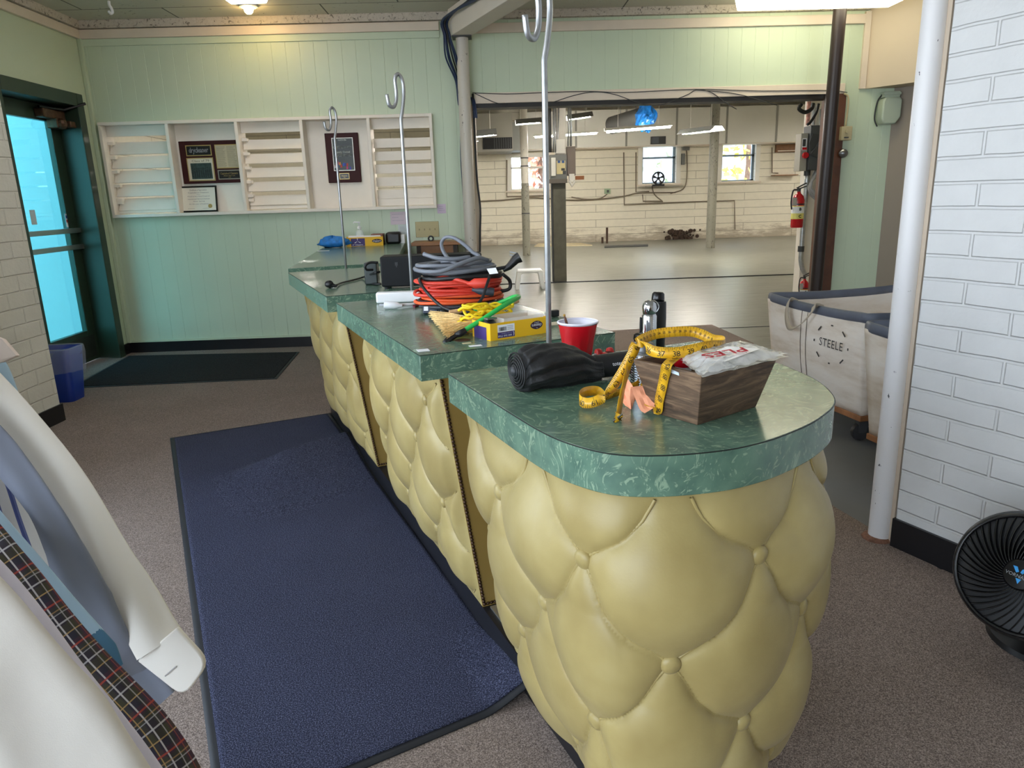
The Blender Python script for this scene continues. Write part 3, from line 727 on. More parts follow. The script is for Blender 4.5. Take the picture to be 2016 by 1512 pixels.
# ---- black folded umbrella
UA, UB, UC = AZ(1018, 768, ZT), AZ(1168, 748, ZT), AZ(1243, 737, ZT)
t = thing('umbrella', (UA+UB)/2, 'black folded umbrella lying in front of the red cup', 'umbrella')
ax = (UB-UA).normalized(); sd = V3((-ax.y, ax.x, 0)); LU = (UB-UA).length; pts = []
for i in range(65):
    f = i/64; r = .046*(.86+.14*sin(pi*min(f*1.5, 1)))*(1-.38*smooth01((f-.66)/.34)); r *= .55+.45*smooth01(f/.07); row = []
    for k in range(96):
        th = 2*pi*k/96; fold = abs(sin(3.5*th+2.6*f+.8*sin(4*f)))**.5
        q = r*(.86+.15*fold+.05*sin(11*th+7*f))*(1+.10*noise.noise(V3((f*6, cos(th)*2, sin(th)*2))))
        c = UA+ax*(LU*f*1.06)+ZV*(r*.94)
        x = q*cos(th)*1.22; z = max(q*sin(th), -r*.93)
        row.append(c+sd*x+ZV*z)
    pts.append(row)
mb = MB(); mb.grid(pts, False, True); mb.f.append(tuple(range(95, -1, -1))); mb.mi.append(0); mb.f.append(tuple(range(64*96, 65*96))); mb.mi.append(0)
mb.build('canopy', m_fab, t, smooth='all')
for kk in range(5):
    mb = MB(); rr = .012+.006*kk
    mb.tube([UA+ax*(.001*kk-.004)+ZV*.04+sd*rr*1.25*cos(a_)+ZV*rr*sin(a_) for a_ in [2*pi*q/20 for q in range(20)]], .0022, 5, closed=True); mb.build('fabric_fold', m_fab2, t, smooth='all')
mb = MB(); mb.lathe([(.0, -.012), (.009, -.011), (.011, -.006), (.011, .01)], UA+ZV*.040, ax, 16); mb.build('end_cap', M('dark grey cap', (44, 45, 48), .45), t, smooth='all')
hx = (UC-UB).normalized(); LH = (UC-UB).length+.03
mb = MB(); mb.lathe([(.020, -.02), (.0245, .0), (.0255, LH*.5), (.024, LH-.006), (.017, LH)], UB+ZV*.0275, hx, 24); hd = mb.build('handle_sleeve', m_fab2, t, smooth='all')
mb = MB(); o = AZ(1187, 742, ZT+.018); ny = (facing(o)-hx*facing(o).dot(hx)).normalized(); ay = ny.cross(hx)
cc = UB+ZV*.0275+hx*(LH*.36); put_text(mb, 'totes.', cc+ny*.0262, hx, ay, .0115, 0, bold=.0002); mb.build('brand_lettering', m_wprint, hd)

# ---- red cup with brush
cb_ = AZ(1138, 715, ZT); t = thing('plastic_cup', cb_, 'red plastic party cup with white rim behind the umbrella', 'cup')
prof = [(.0285, 0), (.0295, .004)]; HC = .099
for i in range(1, 9): prof.append((.0295+(.045-.0295)*i/8*.98, .004+(HC-.010)*i/8))
pts = []
for r, h in prof:
    row = []
    for k in range(72):
        th = 2*pi*k/72; fl = .0011*abs(sin(th*6)) if .012 < h < .07 else 0
        row.append(cb_+V3(((r-fl)*cos(th), (r-fl)*sin(th), h)))
    pts.append(row)
mb = MB(); mb.grid(pts, False, True); mb.f.append(tuple(range(71, -1, -1))); mb.mi.append(0); cupb = mb.build('cup_wall', m_red, t, smooth='all', recalc=False)
mb = MB(); mb.lathe([(.0, .006), (.027, .006), (.043, HC-.004), (.0445, HC-.003)], cb_, ZV, 48, caps=False); mb.build('lining', m_cupw, t, smooth='all')
mb = MB(); mb.tube([cb_+V3((.0452*cos(a), .0452*sin(a), HC-.002)) for a in [2*pi*k/48 for k in range(48)]], .0024, 8, closed=True); mb.build('rim', m_cupw, t, smooth='all')
b0 = cb_+V3((.0, .01, .008)); b1 = AD(1111, 621, (cb_-CP).dot(FW)-.02); t2 = thing('brush', b0, 'small brown stick standing in the red cup', 'stick')
mb = MB(); mb.tube([b0, b0.lerp(b1, .9), b1], [.0026, .003, .0018], 8); mb.build('stick_shaft', m_bwood, t2, smooth='all')
mb = MB(); mb.ball(b1, .0034, 8); mb.build('stick_tip', M('brass', (176, 140, 70), .3, metal=.9), t2, smooth='all')

# ---- red screw-bit holder
r0 = AZ(1196, 706, ZT); rx = (AZ(1220, 706, ZT)-AZ(1178, 690, ZT)).normalized(); ry = V3((-rx.y, rx.x, 0))
t = thing('screwdriver_tool', r0, 'red plastic folding screwdriver with slotted handle beside the red cup', 'tool')
mb = MB(); mb.obox(r0+rx*.014+ZV*.008, rx, ry, ZV, .050, .024, .015); bd = mb.build('handle', m_redm, t, bevel=.004, smooth=True)
mb = MB()
for i in range(7): mb.obox(r0+rx*(-.004+.0055*i)+ZV*.0158+ry*.002, rx, ry, ZV, .0026, .012, .0014)
mb.build('slot_row', M('dark red recess', (96, 14, 16), .6), bd)
for s in (-.014, .014):
    mb = MB(); mb.lathe([(.005, -.006), (.0105, -.0055), (.0115, 0), (.0105, .0055), (.005, .006)], r0-rx*.016+ry*s*1.1+ZV*.0115, ry, 18); mb.build('knob', m_redm, t, smooth='all')
mb = MB(); mb.tube([r0-rx*.016-ry*.028+ZV*.008, r0-rx*.016+ry*.006+ZV*.011], .0035, 8); mb.build('bit', m_steel, t, smooth='all')

# ---- chrome torch, black spray bottle, ribbed canister
tb = AZ(1277, 702, ZT); t = thing('flashlight', tb, 'polished chrome flashlight standing upright behind the crate', 'flashlight')
mb = MB(); mb.lathe([(.0165, 0), (.0175, .003), (.0175, .050), (.0185, .053), (.0185, .062), (.0175, .066), (.0178, .098), (.0150, .103)], tb, ZV, 28); bd = mb.build('barrel', m_chrome, t, smooth=True)
mb = MB(); mb.lathe([(.0150, .102), (.0165, .110), (.0170, .120), (.0150, .128), (.009, .1335), (.0, .135)], tb, ZV, 28); mb.build('tail_cap', m_chrome, t, smooth='all')
fx = facing(tb).cross(ZV).normalized()*-1
mb = MB(); rc = tb+V3((0, 0, .1185))+fx*.006; mb.tube([rc+fx*.015*cos(a)+ZV*.015*sin(a) for a in [2*pi*k/24 for k in range(24)]], .0016, 6, closed=True); mb.build('key_ring', m_chrome, t, smooth='all')
mb = MB(); q = tb+facing(tb)*.0150+fx*.008; put_text(mb, '||| || ||| ||', q+ZV*.078, ZV, -fx, .0050, .0012); mb.build('lettering', m_wprint, bd)
mb = MB(); mb.obox(tb+facing(tb)*.0165+ZV*.072-fx*.002, fx, facing(tb), ZV, .010, .003, .028); mb.build('window', m_steel, bd)
mb = MB(); mb.obox(tb-fx*.020+ZV*.06, fx, facing(tb), ZV, .005, .010, .07); mb.build('pocket_clip', m_black, t, bevel=.002)
bb_ = AZ(1292, 693, ZT); t = thing('spray_bottle', bb_, 'slim black bottle leaning behind the chrome flashlight', 'bottle')
lean = V3((.05, .03, 1)).normalized()
mb = MB(); mb.lathe([(.017, 0), (.019, .004), (.019, .06), (.0185, .085), (.0165, .118), (.0155, .124)], bb_, lean, 24); mb.build('bottle_body', m_black, t, smooth=True)
mb = MB(); mb.lathe([(.0150, .123), (.0155, .130), (.0145, .142), (.011, .146), (.0, .1465)], bb_-fx*.004, lean, 24); mb.build('cap', m_blackg, t, smooth='all')
kb = AZ(1257, 716, ZT); t = thing('knob_bottle', kb, 'small black capped bottle half hidden behind the yellow tape', 'bottle')
mb = MB(); mb.lathe([(.012, 0), (.012, .045), (.008, .05)], kb, ZV, 18); mb.build('bottle_body', m_black, t, smooth=True)
mb = MB(); mb.lathe([(.008, .05), (.011, .053), (.0125, .060), (.0115, .068), (.006, .071), (0, .0715)], kb, ZV, 14); mb.build('cap', m_blackg, t, smooth=True)
rbp = AZ(1266, 763, ZT); t = thing('ribbed_canister', rbp, 'ribbed chrome canister with grey top beside the crate', 'canister')
prof = [(.021, 0)]
for i in range(14): prof += [(.0235, .002+.005*i), (.0252, .0035+.005*i), (.0252, .005+.005*i), (.0235, .0064+.005*i)]
prof += [(.022, .073), (.0, .073)]
mb = MB(); mb.lathe(prof, rbp, ZV, 32); mb.build('ribbed_wall', m_chrome, t, smooth=True)
mb = MB(); mb.lathe([(.0225, .073), (.0235, .077), (.0225, .086), (.018, .092), (.0, .094)], rbp, ZV, 28); mb.build('top', M('grey enamel cap', (112, 114, 116), .35, metal=.4), t, smooth='all')

# ---- wooden crate
def wood(name, a, b, c, sc=(3, 60, 60)):
    k = N(name); v = k.co(sc); n = k.noise(v, 1.2, 5, .65, 1.2); k.col(k.ramp(n, [(.28, RGB(*a)), (.5, RGB(*b)), (.72, RGB(*c))])); k.set(Roughness=.55); k.bump(n, .3, .003); return k.m
cn_ = AZ(1373, 837.5, ZT); e1 = (AZ(1488, 801, ZT)-cn_); e2 = (AZ(1291.5, 811, ZT)-cn_); l1, l2 = e1.length, e2.length
e1.normalize(); e2 = V3((-e1.y, e1.x, 0)) if e2.dot(V3((-e1.y, e1.x, 0))) > 0 else V3((e1.y, -e1.x, 0)); l2 = .102
def cw_mat(nm, ang): 
    k = N(nm); v = k.co((5, 5, 42), rot=(0, 0, 0)); n = k.noise(v, 1.6, 6, .65, 1.1); n2 = k.noise(k.co(), 14, 3)
    c = k.ramp(n, [(.34, RGB(34, 24, 18)), (.5, RGB(88, 66, 48)), (.66, RGB(136, 108, 82))]); k.col(k.mix(.25, c, k.ramp(n2, [(.3, RGB(70, 54, 42)), (.7, RGB(126, 104, 82))]))); k.set(Roughness=.6); k.bump(n, .35, .003); return k.m
m_crate = cw_mat('stained crate wood', 0)
t = thing('wooden_crate', cn_+e1*l1/2+e2*l2/2, 'small dark wooden crate holding the tape measure and clear bag', 'crate')
HB = .096; F = .024
def corner(a, b, top, ins=0):   # a,b in {0,1}; outer corner, inset by ins
    s = F if top else 0; ua = -s+ins if a == 0 else l1+s-ins; vb_ = -s+ins if b == 0 else l2+s-ins
    return cn_+e1*ua+e2*vb_+ZV*(HB if top else 0)
WT = .009
def side(a0, b0, a1, b1):
    A0, B0, A1, B1 = corner(a0, b0, 0), corner(a1, b1, 0), corner(a0, b0, 1), corner(a1, b1, 1)
    I0, J0, I1, J1 = corner(a0, b0, 0, WT), corner(a1, b1, 0, WT), corner(a0, b0, 1, WT), corner(a1, b1, 1, WT)
    mb = MB(); mb.hexa([A0, B0, J0, I0, A1, B1, J1, I1]); mb.build('side_panel', m_crate, t, bevel=.0012)
side(0, 0, 1, 0); side(1, 0, 1, 1); side(1, 1, 0, 1); side(0, 1, 0, 0)
mb = MB(); P = [corner(0, 0, 0, WT), corner(1, 0, 0, WT), corner(1, 1, 0, WT), corner(0, 1, 0, WT)]; mb.hexa([p+ZV*.001 for p in P]+[p+ZV*.008 for p in P]); mb.build('bottom_board', m_crate, t)
nL = (-e1*HB+ZV*-F*1).normalized(); nL = V3((nL.x, nL.y, 0)).normalized()
def onleft(px, py, lift=.001):   # point on the crate's left face (through its bottom edge and top edge)
    a, b, c = corner(0, 0, 0), corner(0, 1, 0), corner(0, 0, 1); n = (b-a).cross(c-a).normalized()
    if n.dot(facing(a)) < 0: n = -n
    r = ray(px, py); q = CP+r*((a-CP).dot(n)/r.dot(n)); return q+n*lift
mb = MB(); mb.add([onleft(1312, 722), onleft(1337, 733), onleft(1338, 739), onleft(1313, 730)], [(0, 1, 2, 3)]); mb.build('paper_label', M('pale blue label', (206, 220, 232), .5), t, solid=.0006)
# red cap and clear bag inside
q = corner(0, 1, 1)+e1*.10-e2*.028-ZV*.004; rc = thing('lidded_jar', q-ZV*.085, 'small glossy red capped jar inside the crate behind the tape', 'jar')
mb = MB(); mb.lathe([(.012, 0), (.015, .06), (.013, .068)], q-ZV*.085, ZV, 16); mb.build('jar_body', m_whitep, rc, smooth=True)
mb = MB(); mb.lathe([(.016, .066), (.0175, .070), (.0175, .088), (.015, .094), (0, .095)], q-ZV*.085, ZV, 20); mb.build('jar_lid', m_red, rc, smooth=True)
def bag_mat():
    k = N('clear plastic film'); k.set(Base_Color=(.86, .86, .84, 1), Roughness=.12, Coat_Weight=.5)
    tr = k.n('ShaderNodeBsdfTransparent'); mx = k.n('ShaderNodeMixShader'); mx.inputs[0].default_value = .55
    k.bump(k.noise(k.co(), 40, 4, .6, 1), .5, .004)
    k.l(tr.outputs[0], mx.inputs[1]); k.l(k.b.outputs[0], mx.inputs[2]); k.l(mx.outputs[0], k.out.inputs[0]); return k.m
m_bag = bag_mat()
ZB_ = ZT+HB+.008
BG = [AZ(1383, 738, ZB_), AZ(1553, 697, ZB_+.006), AZ(1462, 672, ZB_+.004), AZ(1338, 704, ZB_)]
bag = thing('plastic_bag', sum(BG, V3())/4-ZV*.02, 'crinkled clear plastic bag with red lettering, lying over the crate', 'bag')
def bagp(u, v, side=1):
    p = BG[0].lerp(BG[1], u).lerp(BG[3].lerp(BG[2], u), v); e = min(u, 1-u, v, 1-v)
    h = .011*smooth01(e/.22)+.004*noise.noise(V3((u*9, v*9, side*3.)))+.002*noise.noise(V3((u*25, v*25, side*9.)))
    w = V3((noise.noise(V3((u*7, v*7, 1))), noise.noise(V3((u*7, v*7, 5))), 0))*.004
    return p+w+ZV*(h if side > 0 else -.004+.002*noise.noise(V3((u*9, v*9, 7))))
mb = MB(); NU, NV_ = 40, 26
mb.grid([[bagp(i/NU, j/NV_) for j in range(NV_+1)] for i in range(NU+1)]); mb.grid([[bagp(i/NU, j/NV_, -1) for j in range(NV_+1)] for i in range(NU+1)])
bo = mb.build('film', m_bag, bag, smooth='all', weld=False)
def onbag(px, py, lift=.0012):
    best = None
    for i in range(61):
        for j in range(41):
            p = bagp(i/60, j/40); v = p-CP; d = v.dot(FW); x = PW/2+FPX*v.dot(RT)/d; y = PH/2-FPX*v.dot(UP)/d
            e = (x-px)**2+(y-py)**2
            if best is None or e < best[0]: best = (e, p)
    return best[1]+ZV*lift
quad = [(1360, 712), (1428, 716), (1497, 690), (1432, 684)]
Q = [onbag(*q) for q in quad]; mb = MB(); mb.grid([[Q[0].lerp(Q[1], i/8).lerp(Q[3].lerp(Q[2], i/8), j/4)+ZV*.0012 for j in range(5)] for i in range(9)])
lbl = mb.build('white_label', M('white film label', (238, 236, 234), .35), bag, smooth='all')
a0, a1 = onbag(1475, 692), onbag(1375, 710); bx = (a1-a0).normalized(); by = (onbag(1400, 735)-onbag(1425, 690)); by = (by-bx*by.dot(bx)).normalized(); bn = bx.cross(by)
if bn.z < 0: by = -by
mb = MB(); put_text(mb, 'PLES', (a0+a1)/2+ZV*.004, bx, by, .030, .001, width=(a1-a0).length*.82, bold=.0008); mb.build('lettering', M('red print', (206, 44, 66), .5), lbl)
mb = MB(); put_text(mb, 'brands', onbag(1395, 694)+ZV*.004, bx, by, .012, .001); mb.build('lettering', M('grey print', (110, 110, 112), .5), lbl)

# ---- yellow tape measure
def tapemat():
    k = N('yellow tape cloth'); k.col(k.ramp(k.noise(k.co(), 60, 3), [(.3, RGB(206, 150, 22)), (.7, RGB(236, 184, 40))])); k.set(Roughness=.38, Coat_Weight=.2); return k.m
m_tape = tapemat()
eh = (corner(0, 0, 1)-corner(0, 1, 1)).normalized()     # along the crate's left top edge, towards the camera
ctl = []   # point, width vector, tag
def TP(p, w): ctl.append((V3(p), V3(w).normalized()))
def fw(p, dx, dy):   # width vector facing the camera, given its image direction
    return (RT*dx+UP*dy)
dA = 1.235
TP(AZ(1216, 831, ZT+.001), RT*.5+FW*1.0); TP(AD(1221, 795, 1.25), RT*.6+FW); TP(AD(1229, 755, 1.27), RT*.5+FW); TP(AD(1240, 712, 1.30), RT*.6+FW*.9); TP(AD(1249, 684, 1.33), RT*.8+FW*.4)
TP(AD(1262, 670, 1.345), UP+RT*-.5); TP(AD(1290, 658, 1.37), UP+RT*-.15); TP(AD(1330, 653, 1.37), UP); TP(AD(1362, 653, 1.37), UP); TP(AD(1383, 659, 1.36), UP+RT*.3)
TP(AD(1402, 668, 1.34), UP+RT*.3); TP(AD(1424, 672, 1.30), UP); TP(AD(1425, 680, 1.265), UP)
TP(AD(1400, 681, 1.245), UP+RT*-.08); TP(AD(1370, 687, 1.235), UP+RT*-.05); TP(AD(1335, 694, 1.23), UP); TP(AD(1300, 694, 1.235), UP+RT*.05); TP(AD(1278, 688, 1.25), UP)
TP(AD(1264, 674, 1.27), UP*.6+RT*-1); TP(AD(1253, 682, 1.28), RT+UP*.45); TP(AD(1243, 700, 1.285), RT+UP*.5); TP(AD(1226, 731, 1.29), RT+UP*.55); TP(AD(1206, 762, 1.295), RT+UP*.65); TP(AD(1186, 783, 1.30), RT*.8+UP*.8)
TP(AD(1163, 793, 1.30), UP+RT*.3); TP(AD(1145, 791, 1.31), UP); TP(AD(1141, 781, 1.335), UP); TP(AD(1152, 772, 1.37), UP); TP(AD(1175, 770, 1.39), UP+RT*.2)
TP(AZ(1192, 784, ZT+.004), RT*.3+UP); TP(AZ(1218, 777, ZT+.004), RT*.4+UP); TP(AZ(1243, 764, ZT+.010), RT*.4+UP); TP(AZ(1264, 752, ZT+.018), RT*.45+UP); TP(AD(1277, 752, 1.32), UP)
TP(AD(1272, 772, 1.30), UP*.7-RT*.4); TP(AD(1276, 795, 1.275), -RT*.8+UP*.3)
TP(onleft(1298, 804, .005), eh); TP(onleft(1301, 785, .004), eh); TP(onleft(1306, 760, .003), eh); TP(onleft(1312, 735, .004), eh); TP(onleft(1320, 714, .006), eh)
top = AZ(1332, 703, ZT+HB+.006); TP(top, eh+e1*.2); TP(AZ(1352, 697, ZT+HB+.004), eh+e1*.5); TP(AZ(1372, 696, ZT+HB+.004), eh+e1*.5)
K = 14; cen = spline([c[0] for c in ctl], K); wid = []
for i in range(len(ctl)-1):
    for k in range(K):
        w0, w1 = ctl[i][1], ctl[i+1][1]
        wid.append(w0.lerp(w1, smooth01(k/K)))
wid.append(ctl[-1][1])
for i in range(len(cen)):
    tg = (cen[min(i+1, len(cen)-1)]-cen[max(i-1, 0)]).normalized(); w = wid[i]-tg*wid[i].dot(tg); wid[i] = w.normalized()
    lowest = cen[i]-wid[i]*.0095 if wid[i].z > 0 else cen[i]+wid[i]*.0095
    if lowest.z < ZT+.0012: cen[i] = cen[i]+ZV*(ZT+.0012-lowest.z)
TW = .019; arcs = [0]
for a, b in zip(cen, cen[1:]): arcs.append(arcs[-1]+(b-a).length)
tp = thing('tape_measure', (.30, 1.25, ZT), 'yellow cloth tape measure looped over the crate onto the counter', 'tape measure')
mb = MB(); mb.grid(ribbon(cen, wid, TW)); mb.build('tape', m_tape, tp, smooth='all', solid=.0006, recalc=False)
def frame(s):
    import bisect
    i = min(max(bisect.bisect(arcs, s)-1, 0), len(cen)-2); f = (s-arcs[i])/max(arcs[i+1]-arcs[i], 1e-6)
    return cen[i].lerp(cen[i+1], f), wid[i].lerp(wid[i+1], f).normalized(), (cen[i+1]-cen[i]).normalized()
pr = MB()
def mark(s, a, b, wdt=.0006, flip=1):
    p, w, tg = frame(s); n = tg.cross(w).normalized()
    if n.dot(facing(p)) < 0: n = -n
    o_ = p+n*.0007
    pr.add([o_+w*a-tg*wdt/2, o_+w*a+tg*wdt/2, o_+w*b+tg*wdt/2, o_+w*b-tg*wdt/2], [(0, 1, 2, 3)])
def number(s, txt, size, d, off=0.):
    vs, fs = text_mesh(txt, size); out = []
    p0, w0, t0 = frame(s); sgn = 1 if (t0.cross(w0)*d).dot(facing(p0)) > 0 else -1   # which way the digits stand up
    for x, y in vs:
        p, w, tg = frame(s+d*x); n = tg.cross(w).normalized()
        if n.dot(facing(p)) < 0: n = -n
        out.append(p+w*sgn*(y+off)+n*.0008)
    pr.add(out, fs)
def at_arc(i): return arcs[min(i*K, len(arcs)-1)]
def strip(i0, i1, first, step, d, inch=True):
    global pr
    pr = MB()
    s0, s1 = at_arc(i0), at_arc(i1); p, w, tg = frame((s0+s1)/2); sgn = 1 if (tg.cross(w)*d).dot(facing(p)) > 0 else -1
    unit = .0254 if inch else .0100; s = s0; k = 0; n = first
    while s < s1:
        sub = 8 if inch else 2
        if k % sub == 0:
            mark(s, -TW/2*.98, TW/2*.98, .0005) if inch else mark(s, -.009, .009, .0004)
        else:
            ln = .0075 if k % 4 == 0 else .0052 if k % 2 == 0 else .0036
            mark(s, sgn*TW/2*.98, sgn*(TW/2-ln), .0007)
        if k % sub == (sub*0): number(s, str(n), .0135 if inch else .0062, d, -.0025*sgn*sgn if inch else 0); n += step
        s += unit/sub; k += 1
    pr.build('number_print', m_ink, tp, recalc=False)
strip(5, 10, 19, 1, 1, False); strip(11.0 if False else 12, 18, 42, -1, -1); strip(19, 25, 66, -1, -1); strip(29, 33, 50, 1, 1); strip(34, 36, 83, 1, 1); strip(36, 41, 86, 1, 1)
mb = MB(); p, w, tg = frame(.004); mb.obox(p, w, tg, w.cross(tg), TW+.001, .010, .0016); mb.build('metal_tip', m_steel, tp)

# ---- crumpled peach paper strip
pc = [AD(1226, 758, 1.335), AD(1236, 776, 1.325), AD(1247, 791, 1.30), AD(1256, 772, 1.29), AD(1262, 760, 1.285), AD(1268, 772, 1.275), AD(1278, 796, 1.265), AD(1287, 803, 1.26)]
pw_ = [RT*.3+UP, RT*.5+UP, UP+RT*.2, UP*.6+RT*.8, RT+UP*.1, RT*.95+UP*.35, RT+UP*.5, RT+UP*.6]
cc = spline(pc, 8); ww = []
for i in range(len(pw_)-1): ww += [pw_[i].normalized().lerp(pw_[i+1].normalized(), k/8) for k in range(8)]
ww.append(pw_[-1].normalized()); rows = []
for i, (p, w) in enumerate(zip(cc, ww)):
    row = []
    for k in range(-3, 4):
        q = p+w*.0062*k+facing(p)*(.004*noise.noise(p*60+V3((k*.9, 0, 0)))-.002)
        row.append(V3((q.x, q.y, max(q.z, ZT+.001))))
    rows.append(row)
mb = MB(); mb.grid(rows); o = mb.build('paper_strip', M('peach paper', (246, 166, 128), .7), None, smooth=False, solid=.0005)
tag(o, 'crumpled peach paper strip tangled in the tape beside the crate', 'paper')
q = AZ(1234, 745, ZT+.003); mb = MB(); mb.lathe([(.0, .006), (.006, .005), (.010, .002), (.010, .0), (.0, .0)], q-ZV*.003, ZV, 16); o = mb.build('button_disc', M('pale green disc', (178, 196, 186), .4), None, smooth=True)
tag(o, 'small pale disc lying on the counter by the umbrella handle', 'disc')
# ================================================================== middle counter: cords, broom, pin box
m_or = M('orange red cord rubber', (214, 62, 44), .45); m_or2 = M('bright orange cord rubber', (232, 92, 40), .45)
m_gcord = M('grey cord rubber', (112, 116, 124), .45); m_dcord = M('charcoal cord rubber', (52, 56, 62), .45); m_kcord = M('black cord rubber', (22, 22, 24), .45)
m_maroon = M('maroon cord rubber', (120, 38, 58), .45); m_wcord = M('white cord rubber', (226, 228, 230), .4); m_green_c = M('green elastic cord', (38, 172, 74), .45)
m_yel = M('yellow cardboard', (240, 186, 24), .45); m_pur = M('purple print', (64, 48, 112), .5); m_kraft = M('box inside', (222, 196, 140), .7)
m_yrope = M('yellow braided rope', (238, 206, 20), .5, bump=.4, bs=120)
def coil(c, a, b, z0, z1, turns, seed, rot=.4, jit=.16, per=14, ph=0.):
    rnd = random.Random(seed); out = []; n = int(turns*per); ph += rnd.random()*6
    for i in range(n+1):
        t = i/n; th = ph+2*pi*turns*t
        k = 1+jit*(.6*sin(th*.37+seed)+.4*sin(th*1.31+seed*2.1))-.5*jit*abs(sin(3.3*t+seed))
        x, y = a*k*cos(th), b*k*sin(th); z = z0+(z1-z0)*(.5+.5*sin(2*pi*t*1.7+seed))*.85+(z1-z0)*.15*rnd.random()
        out.append(c+V3((x*cos(rot)-y*sin(rot), x*sin(rot)+y*cos(rot), z)))
    return out
CC = V3((-.105, 2.505, ZT)); CR = radians(8)
def cord(name, pts, r, mat, label, ends=(), n=8, group='extension cords piled on the counter'):
    t = thing(name, CC if not ends else pts[0]-V3((0, 0, pts[0].z-ZT)), label, 'cord', group)
    mb = MB(); mb.tube(spline(pts, 4), r, n); mb.build('cable', mat, t, smooth='all', recalc=False); return t
def plug(t, p, d, mat, L=.045, r=.013, pins=True, name='plug', pinm=None):
    d = V3(d).normalized(); sd_ = d.cross(ZV).normalized(); mb = MB(); mb.lathe([(.005, -.03), (.008, -.02), (r, -.005), (r, L*.6), (r*.9, L*.72), (.0, L*.73)], p, d, 14); o = mb.build(name, mat, t, smooth=True)
    if pins:
        mb = MB()
        for s in (-.006, .006): mb.obox(p+d*(L*.73+.008)+sd_*s, d, sd_, ZV, .016, .0016, .006)
        mb.build('prongs', m_steel, o)
    return o
t = cord('extension_cord', coil(CC, .138, .105, .014, .040, 5, 3, CR), .0058, m_dcord, 'charcoal cord coil at the bottom of the cord pile')
t = cord('extension_cord', coil(CC, .148, .112, .034, .064, 5, 11, CR), .0055, m_or2, 'bright orange cord coil in the lower half of the pile'); plug(t, AD(947, 572, 2.37), RT*.9+UP*-.1, M('dark grey plug', (56, 60, 68), .45), .06, .014, False)
t = cord('extension_cord', coil(CC, .140, .108, .062, .112, 11, 5, CR), .0056, m_or, 'orange-red extension cord in a thick coil on the counter')
pa, pb = AD(872, 546, 2.40), AD(925, 558, 2.36); mb = MB(); mb.tube(spline([AD(850, 552, 2.42), pa, AD(900, 551, 2.37), pb, AD(940, 561, 2.36)], 6), .0062, 8); mb.build('loose_end', m_or, t, smooth='all')
plug(t, pb+RT*.02, RT*1+UP*.04, m_or, .062, .017, False, 'socket')
t = cord('extension_cord', coil(CC+V3((.01, .0, 0)), .128, .1, .112, .134, 6, 8, CR), .0070, m_kcord, 'black cord coil between the red and grey cords')
pe = AD(1002, 525, 2.42); mb = MB(); mb.tube(spline([AD(965, 532, 2.40), AD(985, 528, 2.41), pe], 5), .006, 8); mb.build('lead', m_kcord, t, smooth='all')
mb = MB(); mb.tube([pe-RT*.02-UP*.012, pe, pe+RT*.022+UP*.024, pe+RT*.036+UP*.032], [.008, .012, .016, .019], 12); po = mb.build('plug', m_black, t, smooth=True)
mb = MB()
for s in (0, .010): mb.tube([pe+RT*.024+UP*(.036+s), pe+RT*.002+UP*(.040+s)], .0022, 6)
mb.build('prongs', m_steel, po)
mb = MB(); mb.tube(spline([AD(990, 540, 2.42), AD(1003, 552, 2.45), AD(1003, 568, 2.46), AD(985, 574, 2.47)], 6), .0062, 8); mb.build('side_loop', m_kcord, t, smooth='all')
mb = MB(); mb.tube(spline([AD(834, 545, 2.50), AD(826, 552, 2.42), AD(840, 575, 2.36), AD(868, 602, 2.33), AD(895, 613, 2.29), AD(914, 615, 2.26)], 6), .0052, 8); mb.build('hanging_strap', m_kcord, t, smooth='all')
mb = MB(); mb.tube(spline([AD(966, 538, 2.36), AD(958, 562, 2.32), AD(950, 585, 2.30), AD(938, 602, 2.28), AD(930, 608, 2.27)], 6), .005, 8); mb.build('hanging_strap', m_kcord, t, smooth='all')
mb = MB(); mb.add([AD(958, 529, 2.345), AD(976, 527, 2.345), AD(981, 538, 2.342), AD(964, 540, 2.342)], [(0, 1, 2, 3)]); mb.build('cord_tag', m_paper, t, solid=.0008)
gp = coil(CC+V3((.0, .0, 0)), .125, .095, .134, .168, 5, 21, CR+.3, .22)
t = cord('extension_cord', gp, .0066, m_gcord, 'grey cord coil on top of the cord pile with a tall loop')
mb = MB(); mb.tube(spline([gp[10], AD(900, 520, 2.46), AD(878, 503, 2.55), AD(869, 482, 2.6), AD(876, 468, 2.6), AD(893, 468, 2.58), AD(912, 480, 2.53), AD(930, 496, 2.48), AD(940, 508, 2.45), gp[30]], 7), .0066, 8); mb.build('tall_loop', m_gcord, t, smooth='all')
mb = MB(); mb.tube(spline([AD(834, 500, 2.40), AD(860, 508, 2.38), AD(895, 510, 2.38), AD(925, 506, 2.40)], 7), .0072, 8); mb.build('loose_end', m_gcord, t, smooth='all')
mb = MB(); mb.tube(spline([AD(850, 520, 2.5), AD(818, 528, 2.44), AD(830, 534, 2.36), AD(868, 534, 2.33), AD(905, 520, 2.34), AD(940, 508, 2.38), AD(960, 512, 2.42)], 7), .0072, 8); mb.build('front_loop', m_gcord, t, smooth='all')
t = cord('extension_cord', [AZ(815, 603, ZT+.005), AZ(845, 596, ZT+.006), AZ(880, 601, ZT+.006), AZ(915, 608, ZT+.006), AZ(950, 600, ZT+.006)], .0055, m_maroon, 'thin maroon cord lying under the front of the cord pile', (1,))
mb = MB(); c0 = AZ(848, 611, ZT+.014); mb.obox(c0, RT, FW, UP, .050, .03, .024); ad = thing('charger_block', AZ(848, 615, ZT), 'small dark blue charger block in front of the cord pile', 'charger'); mb.build('housing', M('dark navy plastic', (40, 48, 66), .4), ad, bevel=.003, smooth=True)
mb = MB(); mb.obox(c0-RT*.014-FW*.016+UP*.004, RT, FW, UP, .014, .001, .014); mb.build('rating_label', m_paper, ad)
